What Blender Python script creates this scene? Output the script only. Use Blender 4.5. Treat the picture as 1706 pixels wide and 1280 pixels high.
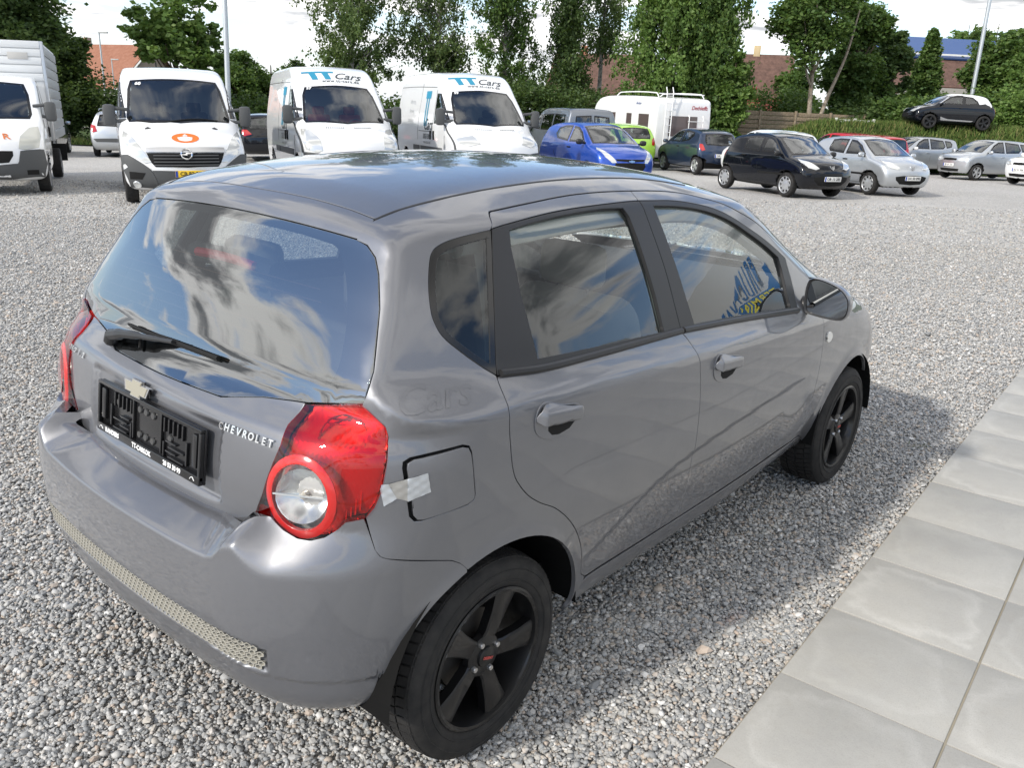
import bpy, bmesh, math, random
import numpy as np
from mathutils import Vector, Matrix
from mathutils.geometry import delaunay_2d_cdt
for _o in list(bpy.data.objects):
    bpy.data.objects.remove(_o, do_unlink=True)
SC = bpy.context.scene
COL = SC.collection
R = math.radians
# ---------------------------------------------------------------- camera (metres; x = the grey car's forward, y = its left, z up)
CAM = (-1.4529, -2.0477, 1.7018)
YAW, PITCH, ROLL = .69956, -.32101, .04295
cam_d = bpy.data.cameras.new('camera'); cam_o = bpy.data.objects.new('camera', cam_d); COL.objects.link(cam_o)
_f = Vector((math.cos(YAW)*math.cos(PITCH), math.sin(YAW)*math.cos(PITCH), math.sin(PITCH)))
_r0 = Vector((math.sin(YAW), -math.cos(YAW), 0)); _u0 = _r0.cross(_f)
_r = _r0*math.cos(ROLL) + _u0*math.sin(ROLL); _u = _u0*math.cos(ROLL) - _r0*math.sin(ROLL)
cam_o.matrix_world = Matrix(((_r.x,_u.x,-_f.x,CAM[0]),(_r.y,_u.y,-_f.y,CAM[1]),(_r.z,_u.z,-_f.z,CAM[2]),(0,0,0,1)))
cam_d.sensor_width = 36; cam_d.lens = 36*1420.8/1706; cam_d.clip_end = 1500; cam_d.clip_start = .05
SC.camera = cam_o
# ---------------------------------------------------------------- sky and sun (sun behind and a little left of the grey car)
SUN_DIR = Vector((-1.55, .27, 1.0)).normalized()          # towards the sun
world = bpy.data.worlds.new('World'); SC.world = world; world.use_nodes = True
wn, wl = world.node_tree.nodes, world.node_tree.links
wn.clear()
def wnode(t, **k):
    n = wn.new(t)
    for a, b in k.items(): setattr(n, a, b)
    return n
w_out = wnode('ShaderNodeOutputWorld'); w_bg = wnode('ShaderNodeBackground')
w_sky = wnode('ShaderNodeTexSky', sky_type='NISHITA', sun_disc=False)
w_sky.sun_elevation = math.asin(SUN_DIR.z); w_sky.sun_rotation = math.atan2(SUN_DIR.x, SUN_DIR.y)
w_sky.air_density = 1.0; w_sky.dust_density = .6; w_sky.ozone_density = 2.0
w_tc = wnode('ShaderNodeTexCoord'); w_sep = wnode('ShaderNodeSeparateXYZ')
wl.new(w_tc.outputs['Generated'], w_sep.inputs[0])
def wmath(op, a, b=None, c=None, clamp=False):
    n = wnode('ShaderNodeMath', operation=op, use_clamp=clamp)
    for i, v in enumerate((a, b, c)):
        if v is None: continue
        if hasattr(v, 'links'): wl.new(v, n.inputs[i])
        else: n.inputs[i].default_value = v
    return n.outputs[0]
zc = wmath('ADD', wmath('MAXIMUM', w_sep.outputs[2], 0.0), .10)
w_cmb = wnode('ShaderNodeCombineXYZ')
wl.new(wmath('DIVIDE', w_sep.outputs[0], zc), w_cmb.inputs[0]); wl.new(wmath('DIVIDE', w_sep.outputs[1], zc), w_cmb.inputs[1])
w_cmb.inputs[2].default_value = 41.7
def wnoise(scale, det, rough, dist=.0):
    n = wnode('ShaderNodeTexNoise'); wl.new(w_cmb.outputs[0], n.inputs['Vector'])
    n.inputs['Scale'].default_value = scale; n.inputs['Detail'].default_value = det
    n.inputs['Roughness'].default_value = rough; n.inputs['Distortion'].default_value = dist
    return n.outputs[0]
n1 = wnoise(.95, 9, .55, .3); n2 = wnoise(2.6, 6, .6, .2)
cov = wnode('ShaderNodeMapRange', interpolation_type='SMOOTHSTEP'); wl.new(n1, cov.inputs[0])
cov.inputs[1].default_value = .475; cov.inputs[2].default_value = .555
shade = wnode('ShaderNodeMapRange', interpolation_type='SMOOTHSTEP'); wl.new(wmath('ADD', wmath('MULTIPLY', n1, .75), wmath('MULTIPLY', n2, .25)), shade.inputs[0])
shade.inputs[1].default_value = .53; shade.inputs[2].default_value = .63
ccol = wnode('ShaderNodeMix', data_type='RGBA'); wl.new(shade.outputs[0], ccol.inputs[0])
ccol.inputs[6].default_value = (9.6, 9.4, 9.1, 1); ccol.inputs[7].default_value = (2.0, 2.05, 2.15, 1)
w_mix = wnode('ShaderNodeMix', data_type='RGBA'); wl.new(cov.outputs[0], w_mix.inputs[0])
w_boost = wnode('ShaderNodeMix', data_type='RGBA', blend_type='MULTIPLY'); w_boost.inputs[0].default_value = 1; wl.new(w_sky.outputs[0], w_boost.inputs[6]); w_boost.inputs[7].default_value = (1.2, 1.28, 1.38, 1)
wl.new(w_boost.outputs[2], w_mix.inputs[6]); wl.new(ccol.outputs[2], w_mix.inputs[7])
# thin bright veil towards the horizon
veil = wmath('MULTIPLY', wmath('POWER', wmath('SUBTRACT', 1.0, wmath('MAXIMUM', w_sep.outputs[2], 0.0), clamp=True), 9.0), .85, clamp=True)
w_mix2 = wnode('ShaderNodeMix', data_type='RGBA'); wl.new(veil, w_mix2.inputs[0])
wl.new(w_mix.outputs[2], w_mix2.inputs[6]); w_mix2.inputs[7].default_value = (6.0, 6.25, 6.6, 1)
wl.new(w_mix2.outputs[2], w_bg.inputs[0]); w_bg.inputs[1].default_value = .15
wl.new(w_bg.outputs[0], w_out.inputs[0])
sun_d = bpy.data.lights.new('sun', 'SUN'); sun_o = bpy.data.objects.new('sun', sun_d); COL.objects.link(sun_o)
sun_d.energy = 3.2; sun_d.angle = R(3.0); sun_d.color = (1.0, .94, .84)
sun_o.rotation_euler = SUN_DIR.to_track_quat('Z', 'Y').to_euler()
SC.view_settings.view_transform = 'Standard'; SC.view_settings.look = 'None'
SC.view_settings.exposure = .25; SC.view_settings.gamma = 1; SC.view_settings.use_curve_mapping = False
SC.cycles.max_bounces = 10; SC.cycles.transparent_max_bounces = 24; SC.cycles.caustics_reflective = False; SC.cycles.caustics_refractive = False
# ---------------------------------------------------------------- materials
MATS = {}
def mat(name, col=(.5,.5,.5), rough=.5, metal=0., coat=0., spec=.5, coat_rough=.03):
    if name in MATS: return MATS[name]
    m = bpy.data.materials.new(name); m.use_nodes = True
    b = m.node_tree.nodes['Principled BSDF']
    b.inputs['Base Color'].default_value = (*col, 1); b.inputs['Roughness'].default_value = rough
    b.inputs['Metallic'].default_value = metal; b.inputs['Coat Weight'].default_value = coat
    b.inputs['Coat Roughness'].default_value = coat_rough; b.inputs['Specular IOR Level'].default_value = spec
    MATS[name] = m
    return m
class NT:
    """small helper round a material's node tree"""
    def __init__(s, m): s.m = m; s.n = m.node_tree.nodes; s.l = m.node_tree.links; s.b = s.n.get('Principled BSDF')
    def new(s, t, **k):
        n = s.n.new(t)
        for a, v in k.items(): setattr(n, a, v)
        return n
    def link(s, a, b): s.l.new(a, b)
    def coord(s, kind='Object'): return s.new('ShaderNodeTexCoord').outputs[kind]
    def noise(s, scale, det=4, rough=.55, vec=None, dist=0.):
        n = s.new('ShaderNodeTexNoise'); n.inputs['Scale'].default_value = scale; n.inputs['Detail'].default_value = det
        n.inputs['Roughness'].default_value = rough; n.inputs['Distortion'].default_value = dist
        if vec is not None: s.link(vec, n.inputs['Vector'])
        return n.outputs[0]
    def ramp(s, fac, stops):
        r = s.new('ShaderNodeValToRGB'); s.link(fac, r.inputs[0]); e = r.color_ramp.elements
        while len(e) < len(stops): e.new(.5)
        for q, (p, c) in zip(e, stops):
            q.position = p; q.color = (*c, 1) if len(c) == 3 else c
        return r.outputs[0]
    def bump(s, h, strength=.3, dist=.01):
        b = s.new('ShaderNodeBump'); b.inputs['Strength'].default_value = strength; b.inputs['Distance'].default_value = dist
        s.link(h, b.inputs['Height'])
        return b.outputs[0]
    def math(s, op, a, b=None, clamp=False):
        n = s.new('ShaderNodeMath', operation=op, use_clamp=clamp)
        for i, v in enumerate((a, b)):
            if v is None: continue
            if hasattr(v, 'links'): s.link(v, n.inputs[i])
            else: n.inputs[i].default_value = v
        return n.outputs[0]
    def mix(s, f, a, b, blend='MIX'):
        n = s.new('ShaderNodeMix', data_type='RGBA', blend_type=blend)
        for i, v in ((0, f), (6, a), (7, b)):
            if hasattr(v, 'links'): s.link(v, n.inputs[i])
            else: n.inputs[i].default_value = v if i == 0 else (*v, 1)
        return n.outputs[2]
def glass_mat(name, tint, refl=1.0, rough=0., ior=1.5):
    """thin sheet of tinted glass: sees through with the tint, mirrors by Fresnel"""
    if name in MATS: return MATS[name]
    m = bpy.data.materials.new(name); m.use_nodes = True; t = NT(m); t.n.clear()
    o = t.new('ShaderNodeOutputMaterial'); tr = t.new('ShaderNodeBsdfTransparent'); gl = t.new('ShaderNodeBsdfGlossy')
    tr.inputs[0].default_value = (*tint, 1); gl.inputs['Roughness'].default_value = rough; gl.inputs[0].default_value = (.96,.98,1,1)
    lw = t.new('ShaderNodeFresnel'); ge = t.new('ShaderNodeNewGeometry')
    t.link(t.math('ADD', t.math('MULTIPLY', ge.outputs['Backfacing'], 1/ior - ior), ior), lw.inputs[0])      # same mirror from inside and outside
    f = t.math('MULTIPLY', lw.outputs[0], refl, clamp=True)
    mx = t.new('ShaderNodeMixShader'); t.link(f, mx.inputs[0]); t.link(tr.outputs[0], mx.inputs[1]); t.link(gl.outputs[0], mx.inputs[2])
    t.link(mx.outputs[0], o.inputs[0]); MATS[name] = m
    return m
# ---------------------------------------------------------------- geometry helpers
class Geo:
    def __init__(s): s.V = []; s.F = []; s.N = []; s.n = 0; s.flat = False
    def add(s, V, F, N=None):
        V = np.asarray(V, float).reshape(-1, 3)
        s.V.append(V); s.N.append(np.full(V.shape, np.nan) if N is None else np.asarray(N, float))
        s.F += [tuple(i + s.n for i in f) for f in F]; s.n += len(V)
        return s
    def join(s, g):
        if g.n: s.add(np.vstack(g.V), g.F, np.vstack(g.N))
        return s
    def mirror(s):
        g = Geo()
        if s.n: g.add(np.vstack(s.V)*[1,-1,1], [f[::-1] for f in s.F], np.vstack(s.N)*[1,-1,1])
        return g
    def xf(s, M):
        g = Geo(); M = np.array(M)
        if s.n: g.add(np.vstack(s.V) @ M[:3,:3].T + M[:3,3], s.F, np.vstack(s.N) @ np.linalg.inv(M[:3,:3]))
        return g
    # simple solids
    def box(s, c, d, M=None, bev=0.):
        x, y, z = [q/2 for q in d]
        if bev > 0:
            bm = bmesh.new(); bmesh.ops.create_cube(bm, size=1)
            for v in bm.verts: v.co = Vector((v.co.x*d[0], v.co.y*d[1], v.co.z*d[2]))
            bmesh.ops.bevel(bm, geom=list(bm.edges), offset=bev, segments=2, profile=.5, affect='EDGES')
            V = np.array([v.co for v in bm.verts]); bm.verts.index_update(); F = [tuple(v.index for v in f.verts) for f in bm.faces]; bm.free()
        else:
            V = np.array([(a*x,b*y,e*z) for a in (-1,1) for b in (-1,1) for e in (-1,1)])
            F = [(0,1,3,2),(4,6,7,5),(0,4,5,1),(2,3,7,6),(0,2,6,4),(1,5,7,3)]
        if M is not None: V = V @ np.array(M)[:3,:3].T
        return s.add(V + np.array(c), F)
    def tube(s, pts, r, seg=8, cap=True):
        P = np.asarray(pts, float); n = len(P); rr = np.broadcast_to(np.asarray(r, float), (n,))
        T = np.gradient(P, axis=0); T /= np.linalg.norm(T, axis=1, keepdims=True) + 1e-12
        a = np.cross(T[0], [0,0,1.]); a = a if np.linalg.norm(a) > .2 else np.cross(T[0], [1.,0,0]); a /= np.linalg.norm(a)
        V = []
        for i in range(n):
            a = a - (a @ T[i])*T[i]; a /= np.linalg.norm(a); b = np.cross(T[i], a)
            for k in range(seg):
                w = 2*math.pi*k/seg; V.append(P[i] + rr[i]*(a*math.cos(w) + b*math.sin(w)))
        F = [(i*seg+k, i*seg+(k+1) % seg, (i+1)*seg+(k+1) % seg, (i+1)*seg+k) for i in range(n-1) for k in range(seg)]
        if cap: F += [tuple(range(seg))[::-1], tuple((n-1)*seg+k for k in range(seg))]
        return s.add(V, F)
    def lathe(s, prof, c=(0,0,0), seg=48, axis=1, closed=False):
        """profile (radius, along-axis) spun round an axis through c"""
        pr = np.asarray(prof, float); m = len(pr); V = []
        for k in range(seg):
            w = 2*math.pi*k/seg
            for r_, h in pr:
                p = [0,0,0]; p[axis] = h; p[(axis+1) % 3] = r_*math.cos(w); p[(axis+2) % 3] = r_*math.sin(w); V.append(p)
        mm = m if closed else m - 1
        F = [(k*m+j, k*m+(j+1) % m, ((k+1) % seg)*m+(j+1) % m, ((k+1) % seg)*m+j) for k in range(seg) for j in range(mm)]
        return s.add(np.array(V) + np.array(c), F)
    def prism(s, poly, h, M=None, c=(0,0,0)):
        """polygon in local xy extruded 0..h along local z"""
        P = np.asarray(poly, float); n = len(P)
        V = np.vstack([np.c_[P, np.zeros(n)], np.c_[P, np.full(n, h)]])
        F = [tuple(range(n))[::-1], tuple(range(n, 2*n))] + [(i, (i+1) % n, n+(i+1) % n, n+i) for i in range(n)]
        if M is not None: V = V @ np.array(M)[:3,:3].T
        return s.add(V + np.array(c), F)
    def obj(s, name, m, parent=None, smooth=None, angle=35):
        me = bpy.data.meshes.new(name)
        V = np.vstack(s.V) if s.n else np.zeros((0,3))
        me.from_pydata(V.tolist(), [], s.F)
        for q in (m if isinstance(m, (list, tuple)) else [m]): me.materials.append(q)
        N = np.vstack(s.N)
        have = ~np.isnan(N[:,0])
        if have.all():
            me.calc_loop_triangles()
            pn = np.zeros(len(me.polygons)*3); me.polygons.foreach_get('normal', pn); pn = pn.reshape(-1,3)
            an = np.array([N[list(f)].sum(0) for f in s.F]); bad = np.where((pn*an).sum(1) < 0)[0]
            for k in bad.tolist(): me.polygons[k].flip()
            me.update()
            me.shade_smooth(); me.normals_split_custom_set_from_vertices(N.tolist())
        elif smooth is not False:
            me.shade_smooth(); me.set_sharp_from_angle(angle=R(angle))
        me.update()
        o = bpy.data.objects.new(name, me); COL.objects.link(o)
        if parent is not None: o.parent = parent
        return o
def empty(name, label=None, cat=None, group=None, loc=(0,0,0), rz=0., kind=None, parent=None):
    o = bpy.data.objects.new(name, None); COL.objects.link(o); o.location = loc; o.rotation_euler = (0,0,rz); o.empty_display_size = .1
    return tag(o, label, cat, group, kind) if parent is None else o
def tag(o, label=None, cat=None, group=None, kind=None):
    for k, v in (('label',label),('category',cat),('group',group),('kind',kind)):
        if v: o[k] = v
    return o
def copy_tree(o, parent=None):
    c = o.copy(); COL.objects.link(c)
    if parent is not None: c.parent = parent
    for ch in list(o.children): copy_tree(ch, c)
    return c
def text_geo(body, size, depth=.001, align='CENTER', shear=0., bold=0., spacing=1.):
    cu = bpy.data.curves.new('t', 'FONT'); cu.body = body; cu.size = size; cu.extrude = depth; cu.align_x = align; cu.align_y = 'CENTER'
    cu.shear = shear; cu.offset = bold; cu.space_character = spacing; cu.resolution_u = 3
    o = bpy.data.objects.new('t', cu); me = bpy.data.meshes.new_from_object(o); g = Geo()
    if len(me.vertices):
        V = np.zeros(len(me.vertices)*3); me.vertices.foreach_get('co', V)
        g.add(V.reshape(-1,3), [tuple(p.vertices) for p in me.polygons])
    bpy.data.meshes.remove(me); bpy.data.objects.remove(o, do_unlink=True); bpy.data.curves.remove(cu)
    return g
def basis(x, y, o=(0,0,0)):
    """4x4 with local x, y axes (orthonormalised) and origin"""
    x = Vector(x).normalized(); z = x.cross(Vector(y)).normalized(); y = z.cross(x)
    return np.array([[x.x,y.x,z.x,o[0]],[x.y,y.y,z.y,o[1]],[x.z,y.z,z.z,o[2]],[0,0,0,1]])
# ---------------------------------------------------------------- implicit-surface engine
def sstep(a, b, x):
    t = np.clip((x - a) / (b - a), 0, 1)
    return t * t * (3 - 2 * t)
def smax(a, b, k):
    h = np.maximum(k - np.abs(a - b), 0) / k
    return np.maximum(a, b) + h * h * h * k / 6
def smin(a, b, k):
    return -smax(-a, -b, k)
def catmull(pts, n=10, closed=False):
    """dense smooth polyline through control points (centripetal enough for car lines)"""
    P = np.asarray(pts, float)
    m = len(P)
    out = []
    for i in range(m if closed else m - 1):
        if closed:
            p0, p1, p2, p3 = P[i - 1], P[i], P[(i + 1) % m], P[(i + 2) % m]
        else:
            p1, p2 = P[i], P[i + 1]
            p0 = P[i - 1] if i > 0 else 2 * p1 - p2
            p3 = P[i + 2] if i + 2 < m else 2 * p2 - p1
        d = max(np.linalg.norm(p2 - p1), 1e-6)
        t1 = (p2 - p0) / (np.linalg.norm(p2 - p1) + np.linalg.norm(p1 - p0) + 1e-9) * d
        t2 = (p3 - p1) / (np.linalg.norm(p3 - p2) + np.linalg.norm(p2 - p1) + 1e-9) * d
        for j in range(n):
            t = j / n
            h00, h10, h01, h11 = 2*t**3-3*t**2+1, t**3-2*t**2+t, -2*t**3+3*t**2, t**3-t**2
            out.append(h00 * p1 + h10 * t1 + h01 * p2 + h11 * t2)
    if not closed:
        out.append(P[-1])
    return np.array(out)
class Interp:
    """smooth 1-D table (monotone cubic Hermite)"""
    def __init__(s, xs, ys):
        s.x = np.array(xs, float); s.y = np.array(ys, float)
        d = np.diff(s.y) / np.diff(s.x)
        m = np.zeros(len(s.x)); m[0], m[-1] = d[0], d[-1]
        for i in range(1, len(m) - 1):
            m[i] = 0 if d[i-1] * d[i] <= 0 else 2 * d[i-1] * d[i] / (d[i-1] + d[i])
        s.m = m
    def __call__(s, q):
        q = np.clip(q, s.x[0], s.x[-1])
        i = np.clip(np.searchsorted(s.x, q) - 1, 0, len(s.x) - 2)
        h = s.x[i+1] - s.x[i]; t = (q - s.x[i]) / h
        return ((2*t**3-3*t**2+1) * s.y[i] + (t**3-2*t**2+t) * h * s.m[i]
                + (-2*t**3+3*t**2) * s.y[i+1] + (t**3-t**2) * h * s.m[i+1])
class Profile:
    """signed distance to a closed side profile, cached on a lattice"""
    def __init__(s, poly, step=.01, pad=.3):
        P = np.asarray(poly, float); Q = np.roll(P, -1, 0)
        s.lo = P.min(0) - pad; s.step = step
        n = np.ceil((P.max(0) + pad - s.lo) / step).astype(int) + 1
        gx = s.lo[0] + np.arange(n[0]) * step; gz = s.lo[1] + np.arange(n[1]) * step
        X, Z = np.meshgrid(gx, gz, indexing='ij')
        best = np.full(X.shape, 1e9); ins = np.zeros(X.shape, bool)
        for a, b in zip(P, Q):
            d = b - a; L = d @ d + 1e-12
            t = np.clip(((X - a[0]) * d[0] + (Z - a[1]) * d[1]) / L, 0, 1)
            best = np.minimum(best, (X - a[0] - t * d[0])**2 + (Z - a[1] - t * d[1])**2)
            if a[1] != b[1]:
                c = (a[1] > Z) != (b[1] > Z)
                ins ^= c & (X < d[0] * (Z - a[1]) / (b[1] - a[1]) + a[0])
        s.g = np.sqrt(best) * np.where(ins, -1, 1); s.n = n
    def __call__(s, x, z):
        u = np.clip((x - s.lo[0]) / s.step, 0, s.n[0] - 1.001); v = np.clip((z - s.lo[1]) / s.step, 0, s.n[1] - 1.001)
        i = u.astype(int); j = v.astype(int); a = u - i; b = v - j
        g = s.g
        return (g[i, j]*(1-a)*(1-b) + g[i+1, j]*a*(1-b) + g[i, j+1]*(1-a)*b + g[i+1, j+1]*a*b)
def gradn(f, P, e=.003):
    G = np.stack([f(P + np.eye(3)[k] * e) - f(P - np.eye(3)[k] * e) for k in range(3)], -1)
    return G / (np.linalg.norm(G, axis=-1, keepdims=True) + 1e-12)
def cast(f, O, D, tmax, n=60, tmin=0.):
    """first crossing outside -> inside along rays O + t D (sphere tracing, then bisection)"""
    O = np.asarray(O, float); D = np.ascontiguousarray(np.broadcast_to(np.asarray(D, float), O.shape))
    m = len(O); t = np.full(m, float(tmin)); lo = t.copy(); hit = np.zeros(m, bool); act = np.arange(m)
    for _ in range(220):
        if not len(act): break
        v = f(O[act] + D[act]*t[act][:, None])
        ins = v <= 0
        hit[act[ins]] = True
        o = act[~ins]; lo[o] = t[o]; t[o] += np.clip(v[~ins]*.55, .0025, .25)
        act = o[t[o] < tmax]
    hi = np.where(hit, t, tmax); lo = np.where(hit, lo, tmax)
    h = np.where(hit)[0]
    if len(h):
        a, b = lo[h], hi[h]
        for _ in range(11):
            mid = (a + b)/2; ins = f(O[h] + D[h]*mid[:, None]) <= 0
            b = np.where(ins, mid, b); a = np.where(ins, a, mid)
        hi[h] = b
    return O + D*hi[:, None], hit
# ---------------------------------------------------------------- sheet panels cut from a master surface
def in_poly(P, Q):
    """points P (n,2) inside polygon Q"""
    ins = np.zeros(len(P), bool)
    for a, b in zip(Q, np.roll(Q, -1, 0)):
        if a[1] != b[1]:
            c = (a[1] > P[:,1]) != (b[1] > P[:,1])
            ins ^= c & (P[:,0] < (b[0]-a[0])*(P[:,1]-a[1])/(b[1]-a[1]) + a[0])
    return ins
def dist_poly(P, Q):
    best = np.full(len(P), 1e9)
    for a, b in zip(Q, np.roll(Q, -1, 0)):
        d = b - a; t = np.clip(((P - a) @ d)/(d @ d + 1e-12), 0, 1)
        best = np.minimum(best, ((P - a - t[:,None]*d)**2).sum(1))
    return np.sqrt(best)
def resample(Q, h):
    out = []
    for a, b in zip(Q, np.roll(Q, -1, 0)):
        n = max(1, int(math.ceil(np.linalg.norm(b-a)/h)))
        for k in range(n): out.append(a + (b-a)*k/n)
    return np.array(out)
def area2(Q):
    return np.sum(Q[:,0]*np.roll(Q[:,1],-1) - np.roll(Q[:,0],-1)*Q[:,1])/2
def inset(Q, g):
    """shift a closed loop inwards by g (loop made counter-clockwise first)"""
    if area2(Q) < 0: Q = Q[::-1]
    if g == 0: return Q
    d0 = Q - np.roll(Q, 1, 0); d1 = np.roll(Q, -1, 0) - Q
    d0 /= np.linalg.norm(d0, axis=1, keepdims=True)+1e-12; d1 /= np.linalg.norm(d1, axis=1, keepdims=True)+1e-12
    n0 = np.c_[-d0[:,1], d0[:,0]]; n1 = np.c_[-d1[:,1], d1[:,0]]
    m = n0 + n1; m /= np.linalg.norm(m, axis=1, keepdims=True)+1e-12
    c = np.clip((m*n0).sum(1), .5, 1)
    return Q + m*(g/c)[:,None]
def frame_of(d, up=(0,0,1)):
    d = np.array(d, float); d /= np.linalg.norm(d)
    u = np.cross(d, up); u /= np.linalg.norm(u); v = np.cross(u, d)
    return u, v, d
def panel(f, loop, d, holes=(), h=.02, gap=.0025, depth=.012, off=0., start=2.2, span=4.4, n=160, up=(0,0,1), edge=True, bev=.0015):
    """loop/holes: 3-D points on (or near) the surface; the sheet is meshed in the plane across d and dropped onto f = 0"""
    u, v, d = frame_of(d, up)
    to2 = lambda L: np.c_[np.asarray(L, float) @ u, np.asarray(L, float) @ v]
    Q = inset(resample(to2(loop), h), gap); H = [inset(resample(to2(q), h), -gap) for q in holes]
    lo, hi = Q.min(0), Q.max(0)
    gx = np.arange(lo[0]+h*.5, hi[0], h); gy = np.arange(lo[1]+h*.5, hi[1], h*.92)
    G = np.array([(x + (h*.5 if j % 2 else 0), y) for j, y in enumerate(gy) for x in gx]).reshape(-1,2)
    if len(G):
        keep = in_poly(G, Q) & (dist_poly(G, Q) > h*.45)
        for q in H: keep &= ~in_poly(G, q) & (dist_poly(G, q) > h*.45)
        G = G[keep]
    pts = np.vstack([Q, *H, G]); E = []; k = 0
    for L in [Q, *H]:
        E += [(k+i, k+(i+1) % len(L)) for i in range(len(L))]; k += len(L)
    vo, _, fo, ov, _, _ = delaunay_2d_cdt([Vector(p) for p in pts], E, [], 0, 1e-6)
    P2 = np.array([(q.x, q.y) for q in vo]); T = np.array(fo, int)
    cen = P2[T].mean(1); ok = in_poly(cen, Q)
    for q in H: ok &= ~in_poly(cen, q)
    T = T[ok]
    O = P2[:,:1]*u + P2[:,1:]*v - d*start
    X, hit = cast(f, O, d, span, n)
    N = gradn(f, X)
    if not hit.all():      # rim points that slip past a silhouette: snap to the nearest hit
        good = np.where(hit)[0]
        for i in np.where(~hit)[0]:
            j = good[np.argmin(((P2[good]-P2[i])**2).sum(1))]; X[i] = X[j] + (P2[i]-P2[j])[0]*u + (P2[i]-P2[j])[1]*v; N[i] = N[j]
    o = off(P2, X) if callable(off) else off
    X = X + N*(np.asarray(o).reshape(-1,1) if np.ndim(o) else o)
    if callable(off):
        N = None
    a, b, c = X[T[:,0]], X[T[:,1]], X[T[:,2]]
    fn = np.cross(b-a, c-a); ref = -np.tile(d, (len(T),1)) if N is None else N[T].mean(1)
    sgn = (fn*ref).sum(1) < 0
    T[sgn] = T[sgn][:, ::-1]
    g = Geo()
    if N is None:
        # recompute smooth normals from the displaced mesh
        a, b, c = X[T[:,0]], X[T[:,1]], X[T[:,2]]; fn = np.cross(b-a, c-a); N = np.zeros_like(X)
        for k in range(3): np.add.at(N, T[:,k], fn)
        N /= np.linalg.norm(N, axis=1, keepdims=True)+1e-12
    g.add(X, [tuple(t) for t in T.tolist()], N)
    if edge and depth > 0:
        cnt = {}
        for t in T.tolist():
            for i, j in ((t[0],t[1]),(t[1],t[2]),(t[2],t[0])): cnt[(i,j)] = 1
        be = [(i,j) for (i,j) in cnt if (j,i) not in cnt]
        idx = sorted({i for e in be for i in e}); mp = {q: k for k, q in enumerate(idx)}
        lat = np.zeros((len(idx),3))
        for i, j in be:
            t = X[j]-X[i]; l = np.cross(t, N[i]+N[j]); lat[mp[i]] += l; lat[mp[j]] += l
        lat /= np.linalg.norm(lat, axis=1, keepdims=True)+1e-12
        B = X[idx]; BN = N[idx]
        r1 = B + lat*bev - BN*bev; r2 = r1 - BN*depth
        m = len(idx)
        nn = (BN+lat); nn /= np.linalg.norm(nn, axis=1, keepdims=True)+1e-12
        F = []
        for i, j in be:
            a, b = mp[i], mp[j]
            F.append((b, a, m+a, m+b)); F.append((2*m+b, 2*m+a, 3*m+a, 3*m+b))
        g.add(np.vstack([B, r1, r1, r2]), F, np.vstack([BN, nn, lat, lat]))
    return g
def surf_pts(f, L, d, start=2.2, span=4.4):
    """drop 3-D points onto the surface along d"""
    L = np.asarray(L, float); u, v, d = frame_of(d)
    X, ok = cast(f, L - d*((L @ d)[:,None] + start), d, span, 200)
    return X
# ---------------------------------------------------------------- ground height (the lot falls away gently) and helpers
FX, FY = math.cos(YAW), math.sin(YAW)
def gz(x, y):
    x = np.asarray(x, float); y = np.asarray(y, float)
    s = (x-CAM[0])*FX + (y-CAM[1])*FY; l = (x-CAM[0])*FY - (y-CAM[1])*FX
    z = np.where(s < 3, 0, np.where(s < 6, -.017*(s-3)**2/6, -.017*(s-4.5)))
    r = sstep(5, 13, s)
    return z + r*(.026*np.minimum(l+1.5, 0)*(1 - .5*sstep(10, 30, -l)) + .05)
def surface_net(f, lo, hi, h):
    """closed quad mesh of f = 0 (naive surface nets, then pulled onto the surface)"""
    lo = np.array(lo, float); n = np.ceil((np.array(hi)-lo)/h).astype(int) + 1
    I = np.stack(np.meshgrid(*[np.arange(k) for k in n], indexing='ij'), -1).reshape(-1,3)
    v = f(lo + I*h).reshape(n)
    s = v < 0
    c = n - 1; cnt = np.zeros(c); acc = np.zeros((*c,3))
    corner = lambda a, o: a[o[0]:o[0]+c[0], o[1]:o[1]+c[1], o[2]:o[2]+c[2]]
    for ax in range(3):
        o1 = [(ax+1) % 3, (ax+2) % 3]
        for p in (0,1):
            for q in (0,1):
                a = [0,0,0]; a[o1[0]] = p; a[o1[1]] = q; b = list(a); b[ax] = 1
                va, vb = corner(v, a), corner(v, b); x = (va < 0) != (vb < 0)
                t = np.where(x, va/(va - vb + 1e-12), 0)
                for k in range(3):
                    acc[...,k] += np.where(x, a[k] + (t if k == ax else 0), 0)
                cnt += x
    act = cnt > 0; idx = -np.ones(c, int); idx[act] = np.arange(act.sum())
    base = np.argwhere(act); X = lo + (base + acc[act]/cnt[act][:,None])*h
    F = []
    for ax in range(3):
        u, w = (ax+1) % 3, (ax+2) % 3
        a = [slice(None)]*3; b = [slice(None)]*3; a[ax] = slice(0,-1); b[ax] = slice(1,None)
        e = np.argwhere(s[tuple(a)] != s[tuple(b)])
        e = e[(e[:,u] > 0) & (e[:,w] > 0) & (e[:,u] < c[u]) & (e[:,w] < c[w])]
        if not len(e): continue
        def at_(du, dw):
            q = e.copy(); q[:,u] += du; q[:,w] += dw; return idx[q[:,0], q[:,1], q[:,2]]
        Q = np.stack([at_(-1,-1), at_(0,-1), at_(0,0), at_(-1,0)], 1)
        flip = ~s[tuple(a)][tuple(e.T)]
        Q[flip] = Q[flip][:, ::-1]; F.append(Q)
    F = np.vstack(F)
    for _ in range(4):
        g = np.stack([f(X + np.eye(3)[k]*.004) - f(X - np.eye(3)[k]*.004) for k in range(3)], -1)/.008
        d = f(X)/np.maximum((g*g).sum(1), .25); X = X - np.clip(d, -h*.4, h*.4)[:,None]*g
    return X, F
M_CGLASS = mat('dark_car_glass', (.018,.024,.030), .03, 0., 1.0, .9, .01)
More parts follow.
